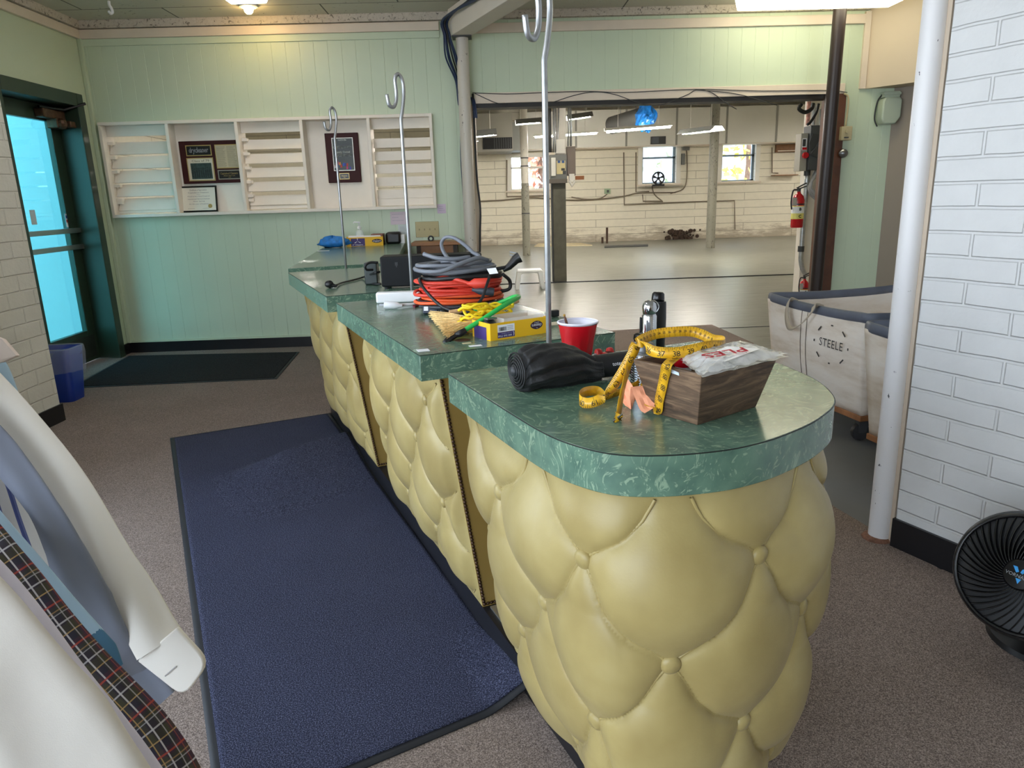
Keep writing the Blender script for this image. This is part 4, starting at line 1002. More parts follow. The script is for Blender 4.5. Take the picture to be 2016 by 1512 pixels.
mb = MB(); mb.lathe([(.0, .0), (.012, .0), (.013, .004), (.013, .014), (.0, .016)], AZ(869, 616, ZT), ZV, 16); o = mb.build('silver_cap', m_steel, None, smooth=True); tag(o, 'small round silver cap beside the charger block', 'cap')
# white power strip
p0, p1 = AZ(745, 598, ZT), AZ(826, 595, ZT); ax = (p1-p0).normalized(); ay = V3((-ax.y, ax.x, 0))
t = thing('power_strip', p0.lerp(p1, .5), 'white power strip lying at the back edge of the middle counter', 'power strip')
mb = MB(); mb.obox(p0.lerp(p1, .5)+ZV*.021+ay*.02, ax, ay, ZV, .17, .045, .040); mb.build('strip_body', m_whitep, t, bevel=.006, smooth=True)
w0 = AZ(770, 601, ZT+.013); mb = MB(); mb.tube(spline([w0+RT*.02, AZ(795, 600, ZT+.01), AZ(815, 599, ZT+.008), AZ(835, 594, ZT+.008)], 6), .0062, 8); mb.build('cable', m_wcord, t, smooth='all')
plug(t, w0+RT*.01, -RT+UP*.05, m_wcord, .048, .014)

# yellow safety-pin box (open tray), printed upside down
yN, yL, yR = AZ(966, 672, ZT), AZ(931, 657, ZT), AZ(1078, 655, ZT)
e1y = (yR-yN); LW = e1y.length; e1y.normalize(); e2y = V3((-e1y.y, e1y.x, 0)); LDp = .098; HBX = .047
def carton(name, o, ex, ey, lx, ly, h, label, group):
    t = thing(name, o+ex*lx/2+ey*ly/2, label, 'box', group); w = .0025
    def P(a, b, z): return o+ex*a+ey*b+ZV*z
    for a0, b0, a1, b1 in ((0, 0, lx, w), (0, ly-w, lx, ly), (0, w, w, ly-w), (lx-w, w, lx, ly-w)):
        mb = MB(); mb.hexa([P(a0, b0, 0), P(a1, b0, 0), P(a1, b1, 0), P(a0, b1, 0), P(a0, b0, h), P(a1, b0, h), P(a1, b1, h), P(a0, b1, h)]); mb.build('side_panel', m_yel, t)
    mb = MB(); mb.hexa([P(w, w, 0), P(lx-w, w, 0), P(lx-w, ly-w, 0), P(w, ly-w, 0), P(w, w, .002), P(lx-w, w, .002), P(lx-w, ly-w, .002), P(w, ly-w, .002)]); mb.build('box_bottom', m_kraft, t)
    return t, P
GB = 'yellow safety pin boxes on the counter'
t, P = carton('safety_pin_box', yN, e1y, e2y, LW, LDp, HBX, 'open yellow pin box with upside-down lettering beside the whisk broom', GB)
def decal(nm, parent, o, ex, ez, pts, mat, lift=.0006):
    n = V3(ex).cross(V3(ez)); mb = MB(); mb.add([o+ex*x+ez*z+n*lift for x, z in pts], [tuple(range(len(pts)))]); return mb.build(nm, mat, parent, recalc=False)
def rect(x0, z0, x1, z1): return [(x0, z0), (x1, z0), (x1, z1), (x0, z1)]
# purple panel on the short left side
ls = -e2y
decal('purple_panel', t, yN+e2y*LDp, -e2y, ZV, rect(.010, .0, .078, HBX*.74), m_pur)
mb = MB(); put_text(mb, 'Safety Pins', yN+e2y*LDp*.52+ZV*.022, e2y, -ZV, .017, -.0012, width=.055); 
mb.build('lettering', m_wprint, t)
fx0 = .020; s_ = LW/.165
decal('white_label', t, yN, e1y, ZV, rect(fx0*s_, .021, .068*s_, .041), m_paper)
mb = MB(); rnd = random.Random(4); x = .023*s_
while x < .044*s_:
    w_ = rnd.choice((.0004, .0008, .0013)); mb.add([yN+e1y*a+ZV*b-e2y*.0012 for a, b in rect(x, .024, x+w_, .035)], [(0, 1, 2, 3)]); x += w_+rnd.choice((.0005, .0009))
mb.build('barcode', m_ink, t)
mb = MB()
for k in range(3): mb.add([yN+e1y*a+ZV*b-e2y*.0012 for a, b in rect(.047*s_, .026+.0045*k, .064*s_, .0272+.0045*k)], [(0, 1, 2, 3)])
mb.build('label_print', M('grey label print', (150, 150, 150), .5), t)
decal('phone_panel', t, yN, e1y, ZV, rect(fx0*s_, .005, .068*s_, .0205), m_pur)
mb = MB(); put_text(mb, '800 568 7768', yN+e1y*.040*s_+ZV*.0105, -e1y, -ZV, .0072, .0012, width=.038*s_, bold=.0002)
# small line and handset glyph
put_text(mb, 'www.cleanersupply.com', yN+e1y*.045*s_+ZV*.0165, -e1y, -ZV, .0030, .0012, width=.030*s_); put_text(mb, '(', yN+e1y*.0645*s_+ZV*.0125, -e1y, -ZV, .014, .0012, bold=.0005)
mb.build('phone_lettering', m_wprint, t)
def emblem(o, ex, ez, n, w, h, parent, up=1):
    mb = MB(); pts = [(cos(a)*w/2, sin(a)*h/2*(1-.12*abs(cos(a)))) for a in [2*pi*k/28 for k in range(28)]]
    mb.add([o+ex*x+ez*z+n*.0008 for x, z in pts], [tuple(range(28))]); e = mb.build('logo', M('dark plum print', (52, 26, 54), .5), parent)
    mb = MB(); put_text(mb, 'cleaners', o+ez*(.0003)+n*.0004, ex, ez, h*.52, .001, width=w*.8, bold=h*.012); put_text(mb, 'SUPPLY', o-ez*h*.31+n*.0004, ex, ez, h*.2, .001, width=w*.4); put_text(mb, 'Mr.', o+ez*h*.33+n*.0004, ex, ez, h*.2, .001); mb.build('logo_lettering', m_wprint, e)
emblem(yN+e1y*(.132*s_)+ZV*.027-e2y*.0002, -e1y, -ZV, -e2y, .036*s_, .024, t)
# things lying in that box
tr_ = thing('plastic_tray', P(LW*.55, LDp*.5, .003), 'clear plastic tray sitting inside the open yellow pin box', 'tray')
mt = N('clear plastic tray'); mt.set(Base_Color=(.9, .9, .88, 1), Roughness=.08, Alpha=.38, Coat_Weight=.4); mt = mt.m
w_ = .0018; a0, a1, b0_, b1_ = LW*.26, LW*.96, LDp*.08, LDp*.9
for q in ((a0, b0_, a1, b0_+w_), (a0, b1_-w_, a1, b1_), (a0, b0_+w_, a0+w_, b1_-w_), (a1-w_, b0_+w_, a1, b1_-w_)):
    mb = MB(); mb.hexa([P(q[0], q[1], .003), P(q[2], q[1], .003), P(q[2], q[3], .003), P(q[0], q[3], .003), P(q[0], q[1], .055), P(q[2], q[1], .055), P(q[2], q[3], .055), P(q[0], q[3], .055)]); mb.build('tray_wall', mt, tr_)
mb = MB(); mb.hexa([P(a0, b0_, .003), P(a1, b0_, .003), P(a1, b1_, .003), P(a0, b1_, .003), P(a0, b0_, .005), P(a1, b0_, .005), P(a1, b1_, .005), P(a0, b1_, .005)]); mb.build('tray_floor', M('pins in tray', (150, 146, 130), .4, metal=.5, var=.4, vs=200), tr_)
t = thing('black_pouch', P(LW*.14, LDp*.5, .003), 'small black pouch in the left end of the yellow pin box', 'pouch')
mb = MB(); mb.ball(P(LW*.14, LDp*.5, .032), .028, 12, (.75, 1.1, .9)); mb.build('pouch_body', m_kcord, t, smooth='all')
mb = MB(); mb.obox(P(LW*.12, LDp*.35, .056), e1y, e2y, ZV, .03, .02, .004); mb.build('pouch_flap', m_steel, t)
# yellow rope hank behind and in front of the box
def hank(name, c, a, b, h, turns, seed, label):
    t = thing(name, c, label, 'rope', 'hanks of yellow rope by the pin box'); pts = coil(c, a, b, .006, h, turns, seed, .3, .2)
    mb = MB(); mb.tube(spline(pts, 4), .0042, 7); mb.build('rope_strand', m_yrope, t, smooth='all'); return t
hank('rope_hank', P(LW*.56, LDp+.045, 0), .05, .026, .075, 6, 31, 'yellow rope hank bunched behind the pin box')
hank('rope_hank', P(LW*.22, LDp+.05, 0), .045, .03, .085, 6, 37, 'yellow rope hank looped behind the left end of the pin box')
hank('rope_hank', AZ(917, 655, ZT), .030, .022, .035, 5, 33, 'yellow rope hank between the broom bristles and pin box')
# whisk broom
m_straw = M('broom straw', (232, 196, 132), .7, var=.25, vs=120)
t = thing('whisk_broom', AZ(890, 648, ZT), 'straw whisk broom lying beside the yellow pin box', 'broom')
h0 = AZ(944, 640, ZT+.022); mb = MB(); rnd = random.Random(9)
tips = [AZ(846, 622, ZT+.012), AZ(881, 668, ZT+.006)]
for i in range(420):
    f = rnd.random(); g = rnd.random(); e = tips[0].lerp(tips[1], f)+ZV*(g*.030*(1-abs(f-.5)*.8))+RT*(rnd.random()-.5)*.012
    s = h0+V3(((rnd.random()-.5)*.030, (rnd.random()-.5)*.030, (rnd.random()-.5)*.026)); m = s.lerp(e, .55)+V3((0, 0, .005+.003*rnd.random()))
    mb.tube([s, m, e], [.0012, .0012, .0007], 4, caps=False)
mb.build('bristles', m_straw, t)
mb = MB(); hd2 = (h0-tips[0].lerp(tips[1], .5)).normalized(); mb.tube([h0-hd2*.03, h0, h0+hd2*.04, h0+hd2*.10], [.024, .019, .012, .010], 14, sq=(1, .8)); mb.build('broom_handle', m_straw, t, smooth='all')
for s in (-.012, .004, .016):
    mb = MB(); mb.tube([h0+hd2*s, h0+hd2*(s+.006)], .0215-.25*abs(s), 14, sq=(1, .85)); mb.build('binding', m_yrope, t, smooth=True)
# wooden stick and green bungee
d0, d1 = AD(885, 616, 2.235), AD(1021, 592, 2.30); t = thing('wooden_stick', V3((d0.x, d0.y, ZT)), 'light wooden stick under the green elastic cord', 'stick')
mb = MB(); mb.tube([d0, d0.lerp(d1, .96), d1], [.0085, .0088, .006], 12); mb.build('stick_shaft', M('light ash wood', (206, 164, 122), .55, var=.1, vs=20), t, smooth=True)
t = thing('bungee_cord', AZ(900, 660, ZT), 'bright green elastic cord with black hook arching over the pin box', 'cord')
g = [AD(905, 657, 1.99), AD(918, 648, 1.99), AD(950, 629, 2.0), AD(985, 606, 2.02), AD(1012, 590, 2.08), AD(1021, 584, 2.16), AD(1010, 585, 2.22), AD(985, 596, 2.24), AD(955, 606, 2.24), AD(928, 613, 2.24)]
mb = MB(); mb.tube(spline(g, 7), .0068, 10); mb.build('elastic', m_green_c, t, smooth='all')
mb = MB(); mb.tube([AD(917, 650, 1.988), AD(905, 657, 1.985), AD(896, 660, 1.985)], [.0085, .0095, .007], 10); mb.build('ferrule', m_black, t, smooth='all')
mb = MB(); mb.tube(spline([AD(900, 659, 1.985), AD(888, 667, 1.975), AD(878, 673, 1.962), AD(875, 674, 1.968), AD(881, 667, 1.985), AD(888, 663, 1.99)], 5), [.0062]*21+[.0052]*5, 8); mb.build('hook', m_black, t, smooth='all')
mb = MB(); mb.tube([AD(932, 612, 2.24), AD(918, 615, 2.24), AD(905, 615, 2.25)], [.008, .009, .006], 10); mb.build('ferrule', m_black, t, smooth='all')
# paper scraps and a cable hole
for q, lb in (((833, 690, 18, 7, -12), 'larger white paper scrap near the corner of the middle counter'), ((936, 681, 20, 4, -4), 'thin white paper scrap in front of the pin box'), ((919, 676, 14, 3, -6), 'tan torn paper scrap beside the cable hole')):
    p = AZ(q[0], q[1], ZT); mb = MB(); L2, W2 = q[2]/1420*1.85, q[3]/1420*1.85*3.2
    mb.obox(p+ZV*.0006, (CV+CU*(.1)).normalized(), (CU-CV*.1).normalized(), ZV, L2*1.3, W2, .0008); o = mb.build('paper_scrap', m_paper if q[0] != 919 else M('tan paper', (206, 190, 150), .7), None)
    tag(o, lb, 'paper', 'paper scraps on the middle counter')
mb = MB(); mb.lathe([(.0, .0012), (.020, .0012), (.022, .0004), (.022, 0)], AZ(911, 670, ZT), ZV, 24); o = mb.build('cable_hole', M('dark brown hole', (70, 44, 26), .6), None); tag(o, 'dark round cable hole in the middle counter', 'hole')
q = AZ(1091, 624, ZT); mb = MB(); mb.obox(q+ZV*.012, CV, CU, ZV, .03, .02, .022); o = mb.build('black_clip', m_black, None, bevel=.004); tag(o, 'small black clip behind the nearest hooked rod', 'clip')
mb = MB(); mb.obox(AZ(1108, 636, ZT)+ZV*.001, CV, CU, ZV, .11, .05, .0015); o = mb.build('paper_scrap', M('cream card', (226, 214, 190), .7), None); tag(o, 'cream card behind the red cup on the middle counter', 'paper', 'paper scraps on the middle counter')

# ================================================================== third counter: black metal box, plug, adaptor
q0 = AZ(752, 570, ZT); ex = (AZ(835, 567, ZT)-q0).normalized(); ey = V3((-ex.y, ex.x, 0)); t = thing('battery_backup', q0+ex*.22+ey*.07, 'black rectangular metal box behind the grey cord pile', 'box')
mb = MB(); mb.obox(q0+ex*.22+ey*.065+ZV*.075, ex, ey, ZV, .44, .13, .130); bx_ = mb.build('casing', M('satin black metal', (13, 15, 17), .55, spec=.25), t, bevel=.006, smooth=True)
for a in (.02, .42):
    for b in (.02, .11): mb = MB(); mb.lathe([(.010, 0), (.012, .011)], q0+ex*a+ey*b, ZV, 10); mb.build('foot', m_rubber, t)
mb = MB(); mb.obox(q0+ex*.07-ey*.0005+ZV*.108, ex, ey, ZV, .012, .002, .014); mb.obox(q0+ex*.07-ey*.0005+ZV*.100, ex, ey, ZV, .004, .002, .012); mb.build('keyhole_slot', m_black, bx_)
t2 = thing('power_adaptor', AZ(730, 561, ZT), 'dark green-grey adaptor block at the left side of the black metal box', 'charger')
mb = MB(); c0 = AZ(731, 562, ZT)+ey*.05; mb.obox(c0+ZV*.052, ex, ey, ZV, .06, .075, .10); mb.build('housing', M('green grey plastic', (44, 52, 50), .45), t2, bevel=.006, smooth=True)
pts = [AD(744, 517, 3.18), AD(728, 517, 3.17), AD(719, 524, 3.16), AD(722, 531, 3.18), AD(734, 531, 3.2)]
mb = MB(); mb.tube(spline(pts, 6), .0055, 8); mb.build('lead_loop', m_kcord, t2, smooth='all')
pq = AZ(648, 562, ZT+.012); t3 = thing('mains_cable', AZ(680, 560, ZT), 'black power lead with plug lying across the third counter', 'cord')
mb = MB(); mb.tube(spline([pq+RT*.03, AZ(672, 557, ZT+.006), AZ(700, 550, ZT+.006), AZ(717, 545, ZT+.012), AD(735, 538, 3.2), AD(748, 535, 3.19)], 6), .0045, 8); mb.build('cable', m_kcord, t3, smooth='all')
mb = MB(); mb.tube(spline([AZ(720, 545, ZT+.006), AZ(722, 552, ZT+.006), AZ(735, 559, ZT+.006), AZ(750, 559, ZT+.008)], 6), .0045, 8); mb.build('second_lead', m_kcord, t3, smooth='all')
mb = MB(); mb.ball(pq+UP*.006, .019, 14, (1.1, 1, .9)); mb.tube([pq, pq+RT*.02, pq+RT*.035-UP*.004], [.015, .009, .005], 10); po = mb.build('plug', m_black, t3, smooth=True)
mb = MB()
for s in (0, .008): mb.tube([pq+RT*(.010+s)-UP*.0, pq+RT*(.014+s)-UP*.022], .002, 6)
mb.build('prongs', m_steel, po)

# ================================================================== far counter by the wall
o4 = AZ(683, 486, ZT); e4 = (AZ(755, 483, ZT)-o4); lw = e4.length; e4.normalize(); f4 = V3((-e4.y, e4.x, 0))
t, P4 = carton('safety_pin_box', o4, e4, f4, lw, .15, .075, 'yellow and purple pin box standing on the far counter', GB)
decal('purple_panel', t, o4, e4, ZV, rect(lw*.12, .002, lw*.50, .066), m_pur)
mb = MB(); cx = lw*.30
for a in (90, 215, 325): mb.add([o4+e4*(cx+x)+ZV*(.043+z)-f4*.0014 for x, z in [(cos(radians(a-14))*.005, sin(radians(a-14))*.005), (cos(radians(a-7))*.03, sin(radians(a-7))*.024), (cos(radians(a+7))*.03, sin(radians(a+7))*.024), (cos(radians(a+14))*.005, sin(radians(a+14))*.005)]], [(0, 1, 2, 3)])
put_text(mb, '6" Clippers', o4+e4*cx+ZV*.013, e4, ZV, .016, .0014, width=lw*.28); mb.build('pin_emblem', m_wprint, t)
emblem(o4+e4*(lw*.83)+ZV*.040, e4, ZV, -f4, .085, .034, t)
mb = MB(); mb.hexa([o4+e4*.01+f4*.02+ZV*.06, o4+e4*(lw-.01)+f4*.02+ZV*.06, o4+e4*(lw-.01)+f4*.13+ZV*.06, o4+e4*.01+f4*.13+ZV*.06, o4+e4*.02+f4*.03+ZV*.088, o4+e4*(lw-.02)+f4*.03+ZV*.082, o4+e4*(lw-.02)+f4*.12+ZV*.082, o4+e4*.02+f4*.12+ZV*.088]); o = mb.build('paper_stack', m_paper, None); tag(o, 'white papers sticking out of the far yellow pin box', 'paper')
# blue wad, white jar, bottle and other bits
bw = V3((-1.30, 6.22, ZT)); mb = MB(); pts = []
for i in range(17):
    th = pi*i/16; pts.append([bw+V3(((.13*sin(th)*cos(a))*(1+.35*noise.noise(V3((cos(a)*2, sin(a)*2, th*2)))), .06*sin(th)*sin(a), (.040-.040*cos(th))*(1+.6*noise.noise(V3((cos(a)*3, sin(a)*3, 5)))))) for a in [2*pi*k/24 for k in range(24)]])
mb.grid(pts, False, True); o = mb.build('cloth_wad', M('bright blue cloth', (30, 120, 200), .6, var=.3, vs=30), None, smooth='all'); tag(o, 'crumpled bright blue cloth on the far counter by the wall', 'cloth')
t = thing('hand_jar', AZ(660, 488, ZT), 'white jar with dark blue lid on the far counter', 'jar'); q = AZ(662, 487, ZT)
mb = MB(); mb.lathe([(.045, 0), (.048, .005), (.048, .055), (.04, .062)], q, ZV, 20); mb.build('jar_body', m_whitep, t, smooth=True)
mb = MB(); mb.lathe([(.032, 0), (.034, .004), (.034, .07), (.03, .075), (0, .076)], q-V3((.07, -.02, 0)), ZV, 18); mb.build('lid', M('navy lid', (24, 34, 70), .4), t, smooth=True)
bq = V3((-1.10, 6.36, ZT)); t = thing('sanitizer_bottle', bq, 'clear pump bottle of hand sanitizer behind the far pin box', 'bottle')
mc = N('clear gel bottle'); mc.set(Base_Color=(.9, .96, .94, 1), Roughness=.1, Alpha=.45, Coat_Weight=.5)
mb = MB(); mb.lathe([(.030, 0), (.034, .006), (.034, .11), (.026, .128), (.014, .136), (.014, .146)], bq, ZV, 24); mb.build('bottle_body', mc.m, t, smooth=True)
mb = MB(); mb.lathe([(.0345, .03), (.0345, .09)], bq, ZV, 24, caps=False); mb.build('front_label', m_whitep, t, smooth=True)
mb = MB(); mb.lathe([(.017, .144), (.017, .16), (.008, .165), (.006, .19), (.012, .193), (.012, .202), (0, .204)], bq, ZV, 16); mb.tube([bq+ZV*.197, bq+ZV*.199-RT*.04, bq+ZV*.189-RT*.048], .005, 8); mb.build('pump', m_whitep, t, smooth=True)
q = AZ(762, 480, ZT)+V3((.06, .02, 0)); mb = MB(); mb.obox(q+ZV*.05, V3((1, .05, 0)).normalized(), V3((-.05, 1, 0)).normalized(), ZV, .13, .16, .10); o = mb.build('stapler_box', m_black, None, bevel=.02, smooth=True); tag(o, 'black desk box at the right of the far pin box', 'box')
q = V3((-.80, 6.55, ZT)); mb = MB(); mb.box(-.87, 6.50, ZT, -.735, 6.59, ZT+.075); o = mb.build('white_carton', m_whitep, None, bevel=.003); tag(o, 'small white carton against the wall at the end of the counter', 'box')
q = V3((-1.0, 6.5, ZT)); mb = MB(); mb.box(-1.02, 6.44, ZT, -.92, 6.58, ZT+.09); o = mb.build('brown_carton', M('brown carton', (150, 96, 84), .6), None, bevel=.003); tag(o, 'small reddish carton behind the far pin box', 'box')
q = AZ(637, 494, ZT); mb = MB(); mb.obox(q+ZV*.001, e4, f4, ZV, .09, .03, .002); o = mb.build('paper_scrap', m_paper, None); tag(o, 'white paper scrap on the far counter by the wall', 'paper')

# small wall desk beside the far counter
t = thing('wall_desk', (-.42, 6.45, 0), 'small brown wooden wall desk beside the far counter', 'desk'); m_dwood = M('brown desk top', (150, 104, 64), .45, var=.2, vs=10)
mb = MB(); mb.box(-.66, 6.30, .905, -.24, 6.60, .935); mb.build('desk_top', m_dwood, t, bevel=.004)
mb = MB(); mb.box(-.62, 6.34, 0, -.585, 6.58, .905); mb.build('leg', M('dark desk leg', (50, 40, 32), .6), t)
mb = MB(); mb.box(-.305, 6.34, 0, -.27, 6.58, .905); mb.build('leg', _mc['dark desk leg'], t)
mb = MB(); mb.box(-.60, 6.36, .80, -.30, 6.38, .905); mb.build('apron', m_dwood, t)
q = V3((-.50, 6.44, .935)); mb = MB(); mb.tube([q+V3((.02*cos(a), 0, .022+.02*sin(a))) for a in [2*pi*k/20 for k in range(20)]], .007, 8, closed=True); o = mb.build('tape_roll', m_black, None, smooth='all'); tag(o, 'small black ring standing on the brown wall desk', 'tape roll')
# switch plate and papers on the wall
t = thing('switch_plate', (-.54, YB, .958), 'beige four-switch wall plate above the brown desk', 'light switch')
mb = MB(); mb.box(-.645, YB-.009, .962, -.437, YB, 1.098); mb.build('plate', M('beige switch plate', (178, 166, 116), .4), t, bevel=.003)
for i in range(4): mb = MB(); x = -.612+.0468*i; mb.box(x-.004, YB-.02, 1.022, x+.004, YB-.008, 1.038); mb.build('toggle', M('beige toggle', (150, 138, 92), .4), t)
def wallpaper(x0, x1, z0, z1, c, label, lines=0):
    t = thing('wall_note', ((x0+x1)/2, YB, z0), label, 'paper', 'notes taped to the green wall'); mb = MB(); mb.box(x0, YB-.004, z0, x1, YB-.0015, z1); o = mb.build('sheet', M('note paper %d' % c[2], c, .7), t)
    mb = MB(); rnd = random.Random(int(x0*100))
    for k in range(lines): z = z1-.02-(z1-z0-.03)*k/max(lines, 1); mb.box(x0+.015, YB-.0046, z-.002, x0+(x1-x0)*(.5+.4*rnd.random()), YB-.0042, z)
    if lines: mb.build('writing', M('pale ink', (140, 140, 160), .7), t)
wallpaper(-.862, -.722, 1.080, 1.19, (214, 198, 206), 'pinkish blank note above the far end of the counter', 3)
wallpaper(-.800, -.712, .975, 1.078, (206, 214, 212), 'pale printed note just below the pinkish note', 7)
wallpaper(-.442, -.366, 1.165, 1.245, (206, 190, 208), 'small lilac note at the lower right corner of the louvred shelf', 3)
# ================================================================== louvred display shelf in the back wall
sh = thing('display_shelf', ((SX0+SX1)/2, YB, SZ0), 'long white louvred display shelf set into the green wall', 'shelf')
m_shelf = M('white shelf paint', (240, 231, 217), .45, var=.03, vs=6)
x0, x1, z0, z1 = SX0-.012, SX1+.012, SZ0-.012, SZ1+.012; ft = .026
for nm, b in (('top_rail', (x0, YB-.05, z1-ft, x1, YB+.15, z1)), ('bottom_rail', (x0, YB-.05, z0, x1, YB+.15, z0+ft)), ('side_rail', (x0, YB-.05, z0+ft, x0+ft, YB+.15, z1-ft)), ('side_rail', (x1-ft, YB-.05, z0+ft, x1, YB+.15, z1-ft))):
    mb = MB(); mb.box(*b); mb.build(nm, m_shelf, sh, bevel=.003)
bays = [(-3.24, -2.71), (-2.68, -2.127), (-2.097, -1.57), (-1.552, -1.003), (-.977, -.47)]
for a in (-2.695, -2.112, -1.561, -.990):
    mb = MB(); mb.box(a-.014, YB-.05, z0+ft, a+.014, YB+.15, z1-ft); mb.build('divider', m_shelf, sh, bevel=.003)
for a, b in (bays[1], bays[3]):
    mb = MB(); mb.box(a-.003, YB+.085, z0+ft, b+.003, YB+.1, z1-ft); mb.build('back_panel', m_shelf, sh)
for bi in (0, 2, 4):
    a, b = bays[bi]; tilt = {0: .56, 2: .50, 4: .12}[bi]
    mb = MB(); mb.box(a, YB+.03, z1-ft-.085, b, YB+.05, z1-ft); mb.build('top_board', m_shelf, sh)
    for i in range(6 if bi != 4 else 6):
        z = 1.793-.1175*i; h = .122 if bi == 0 else .094; y = YB+.05
        if bi == 4: z = 1.775-.108*i; h = .078
        if z-h/2 < z0+ft: z = z0+ft+h/2+.004
        if i == 5: z = min(z, z0+ft+h/2*cos(tilt)+.008)
        d_ = V3((0, -sin(tilt), -cos(tilt))); n_ = V3((0, cos(tilt), -sin(tilt)))
        mb = MB(); mb.obox(((a+b)/2+.0, y, z), (1, 0, 0), d_, n_, b-a-.012, h, .012); mb.build('louvre', m_shelf, sh, bevel=.002)
        if bi != 4:
            mb = MB(); mb.box(a, YB+.02, z+.03, a+.045, YB+.07, z+.055); mb.build('louvre_stop', m_shelf, sh)
            mb = MB(); mb.box(a, YB+.05, z-.05, a+.018, YB+.075, z+.03); mb.build('louvre_stop', m_shelf, sh)
# plaques
m_plq = M('dark cherry plaque', (60, 24, 24), .5, var=.15, vs=6, spec=.2); m_gold = M('brass plate', (188, 164, 106), .35, metal=.6); m_blk = M('black plate', (22, 24, 26), .3)
m_news = M('newsprint', (196, 184, 154), .7, var=.06, vs=40); m_gp = M('pale photo mount', (212, 204, 182), .6)
YP_ = YB+.082
def plaq(name, x0, x1, z0, z1, label):
    t = thing(name, ((x0+x1)/2, YP_, z0), label, 'plaque', 'award plaques on the display shelf')
    mb = MB(); mb.box(x0, YP_-.022, z0, x1, YP_, z1); mb.build('board', m_plq, t, bevel=.004); return t
def plate(t, x0, x1, z0, z1, mat, nm, off=.0235, fr=.008, inner=None, im=None):
    mb = MB(); mb.box(x0, YP_-off-.001, z0, x1, YP_-.02, z1); o = mb.build(nm, mat, t)
    if inner:
        mb = MB(); mb.box(x0+fr, YP_-off-.003, z0+fr, x1-fr, YP_-off-.0005, z1-fr); return mb.build(inner, im, o)
    return o
EX, EZ, EN = V3((1, 0, 0)), ZV, V3((0, -1, 0))
t = plaq('award_plaque', -2.657, -2.138, 1.484, 1.840, 'wide dark plaque with newspaper clipping and group photo')
o = plate(t, -2.60, -2.38, 1.715, 1.805, m_gold, 'title_frame', inner='title_plate', im=m_blk)
mb = MB(); put_text(mb, 'drycleaner', V3((-2.49, YP_-.0272, 1.762)), EX, EZ, .06, .0006, width=.165, bold=.0012); mb.build('title_lettering', m_wprint, o)
o = plate(t, -2.605, -2.375, 1.505, 1.70, m_gold, 'photo_frame', inner='photo_mount', im=m_gp)
mb = MB(); mb.box(-2.575, YP_-.0278, 1.522, -2.395, YP_-.0262, 1.655); ph = mb.build('group_photo', M('dark group photo', (44, 62, 56), .4, var=.5, vs=45), o)
mb = MB(); rnd = random.Random(2)
for k in range(9):
    x = -2.562+.0185*k; mb.box(x-.005, YP_-.0286, 1.535, x+.005, YP_-.0277, 1.592+.01*rnd.random()); mb.lathe([(0, 0), (.005, 0.0004), (0, .0008)], (x, YP_-.0278, 1.606+.008*rnd.random()), (0, -1, 0), 8)
mb.build('people_figures', M('dark suited figures', (28, 34, 34), .5, var=.6, vs=60), ph)
mb = MB(); put_text(mb, 'Class of 79', V3((-2.485, YP_-.027, 1.673)), EX, EZ, .026, .0006, width=.15); mb.build('photo_caption', M('brown ink', (96, 84, 62), .6), o)
o = plate(t, -2.350, -2.155, 1.605, 1.805, m_gold, 'clipping_frame', inner='clipping', im=m_news)
mb = MB(); rnd = random.Random(6)
for c0 in (-2.337, -2.248):
    for k in range(22): mb.box(c0, YP_-.0274, 1.788-.0078*k-.0025, c0+.078*(.75+.25*rnd.random()), YP_-.0264, 1.788-.0078*k)
mb.build('newsprint_columns', M('faded ink', (150, 138, 112), .7), o)
o = plate(t, -2.348, -2.153, 1.512, 1.592, M('silver plate rim', (170, 166, 156), .3, metal=.7), 'name_frame', inner='name_plate', im=m_blk)
mb = MB(); put_text(mb, 'Capitaland Cleaners', V3((-2.25, YP_-.0272, 1.562)), EX, EZ, .024, .0006, width=.15); put_text(mb, 'Albany, New York', V3((-2.25, YP_-.0272, 1.543)), EX, EZ, .014, .0006, width=.1); put_text(mb, '1979', V3((-2.25, YP_-.0272, 1.528)), EX, EZ, .012, .0006); mb.build('name_lettering', m_gold, o)
t = plaq('award_plaque', -1.392, -1.103, 1.455, 1.872, 'tall dark plaque with black family business award sheet')
o = plate(t, -1.335, -1.150, 1.555, 1.832, M('pale plate rim', (190, 186, 176), .35, metal=.5), 'award_frame', fr=.006, inner='award_sheet', im=M('dark green sheet', (30, 40, 36), .35, var=.3, vs=14))
mb = MB(); zc = -1.2425
put_text(mb, 'HUDSON', V3((zc, YP_-.0272, 1.812)), EX, EZ, .018, .0006, width=.07); put_text(mb, 'CAPITAL REGION', V3((zc, YP_-.0272, 1.752)), EX, EZ, .028, .0006, width=.16, bold=.0008); put_text(mb, 'Family Owned', V3((zc, YP_-.0272, 1.712)), EX, EZ, .024, .0006, width=.12); put_text(mb, 'BUSINESSES', V3((zc, YP_-.0272, 1.684)), EX, EZ, .027, .0006, width=.155, bold=.0008); mb.build('award_lettering', M('pale award print', (206, 214, 204), .5), o)
rnd = random.Random(12); cols = [(40, 90, 190), (200, 60, 120), (230, 220, 220), (220, 150, 60), (190, 60, 50), (60, 60, 160)]
for k in range(12):
    x = -1.320+.155*rnd.random(); z = 1.575+.05*rnd.random(); mb = MB(); mb.oprism([(-.008, -.014), (.008, -.010), (.006, .014), (-.005, .012)], (x, YP_-.0265, z), EX, EZ, EN, .0012); mb.build('confetti', M('confetti %d' % (k % 6), cols[k % 6], .5), o)
o = plate(t, -1.292, -1.205, 1.483, 1.535, m_gold, 'name_frame', fr=.005, inner='name_plate', im=m_blk)
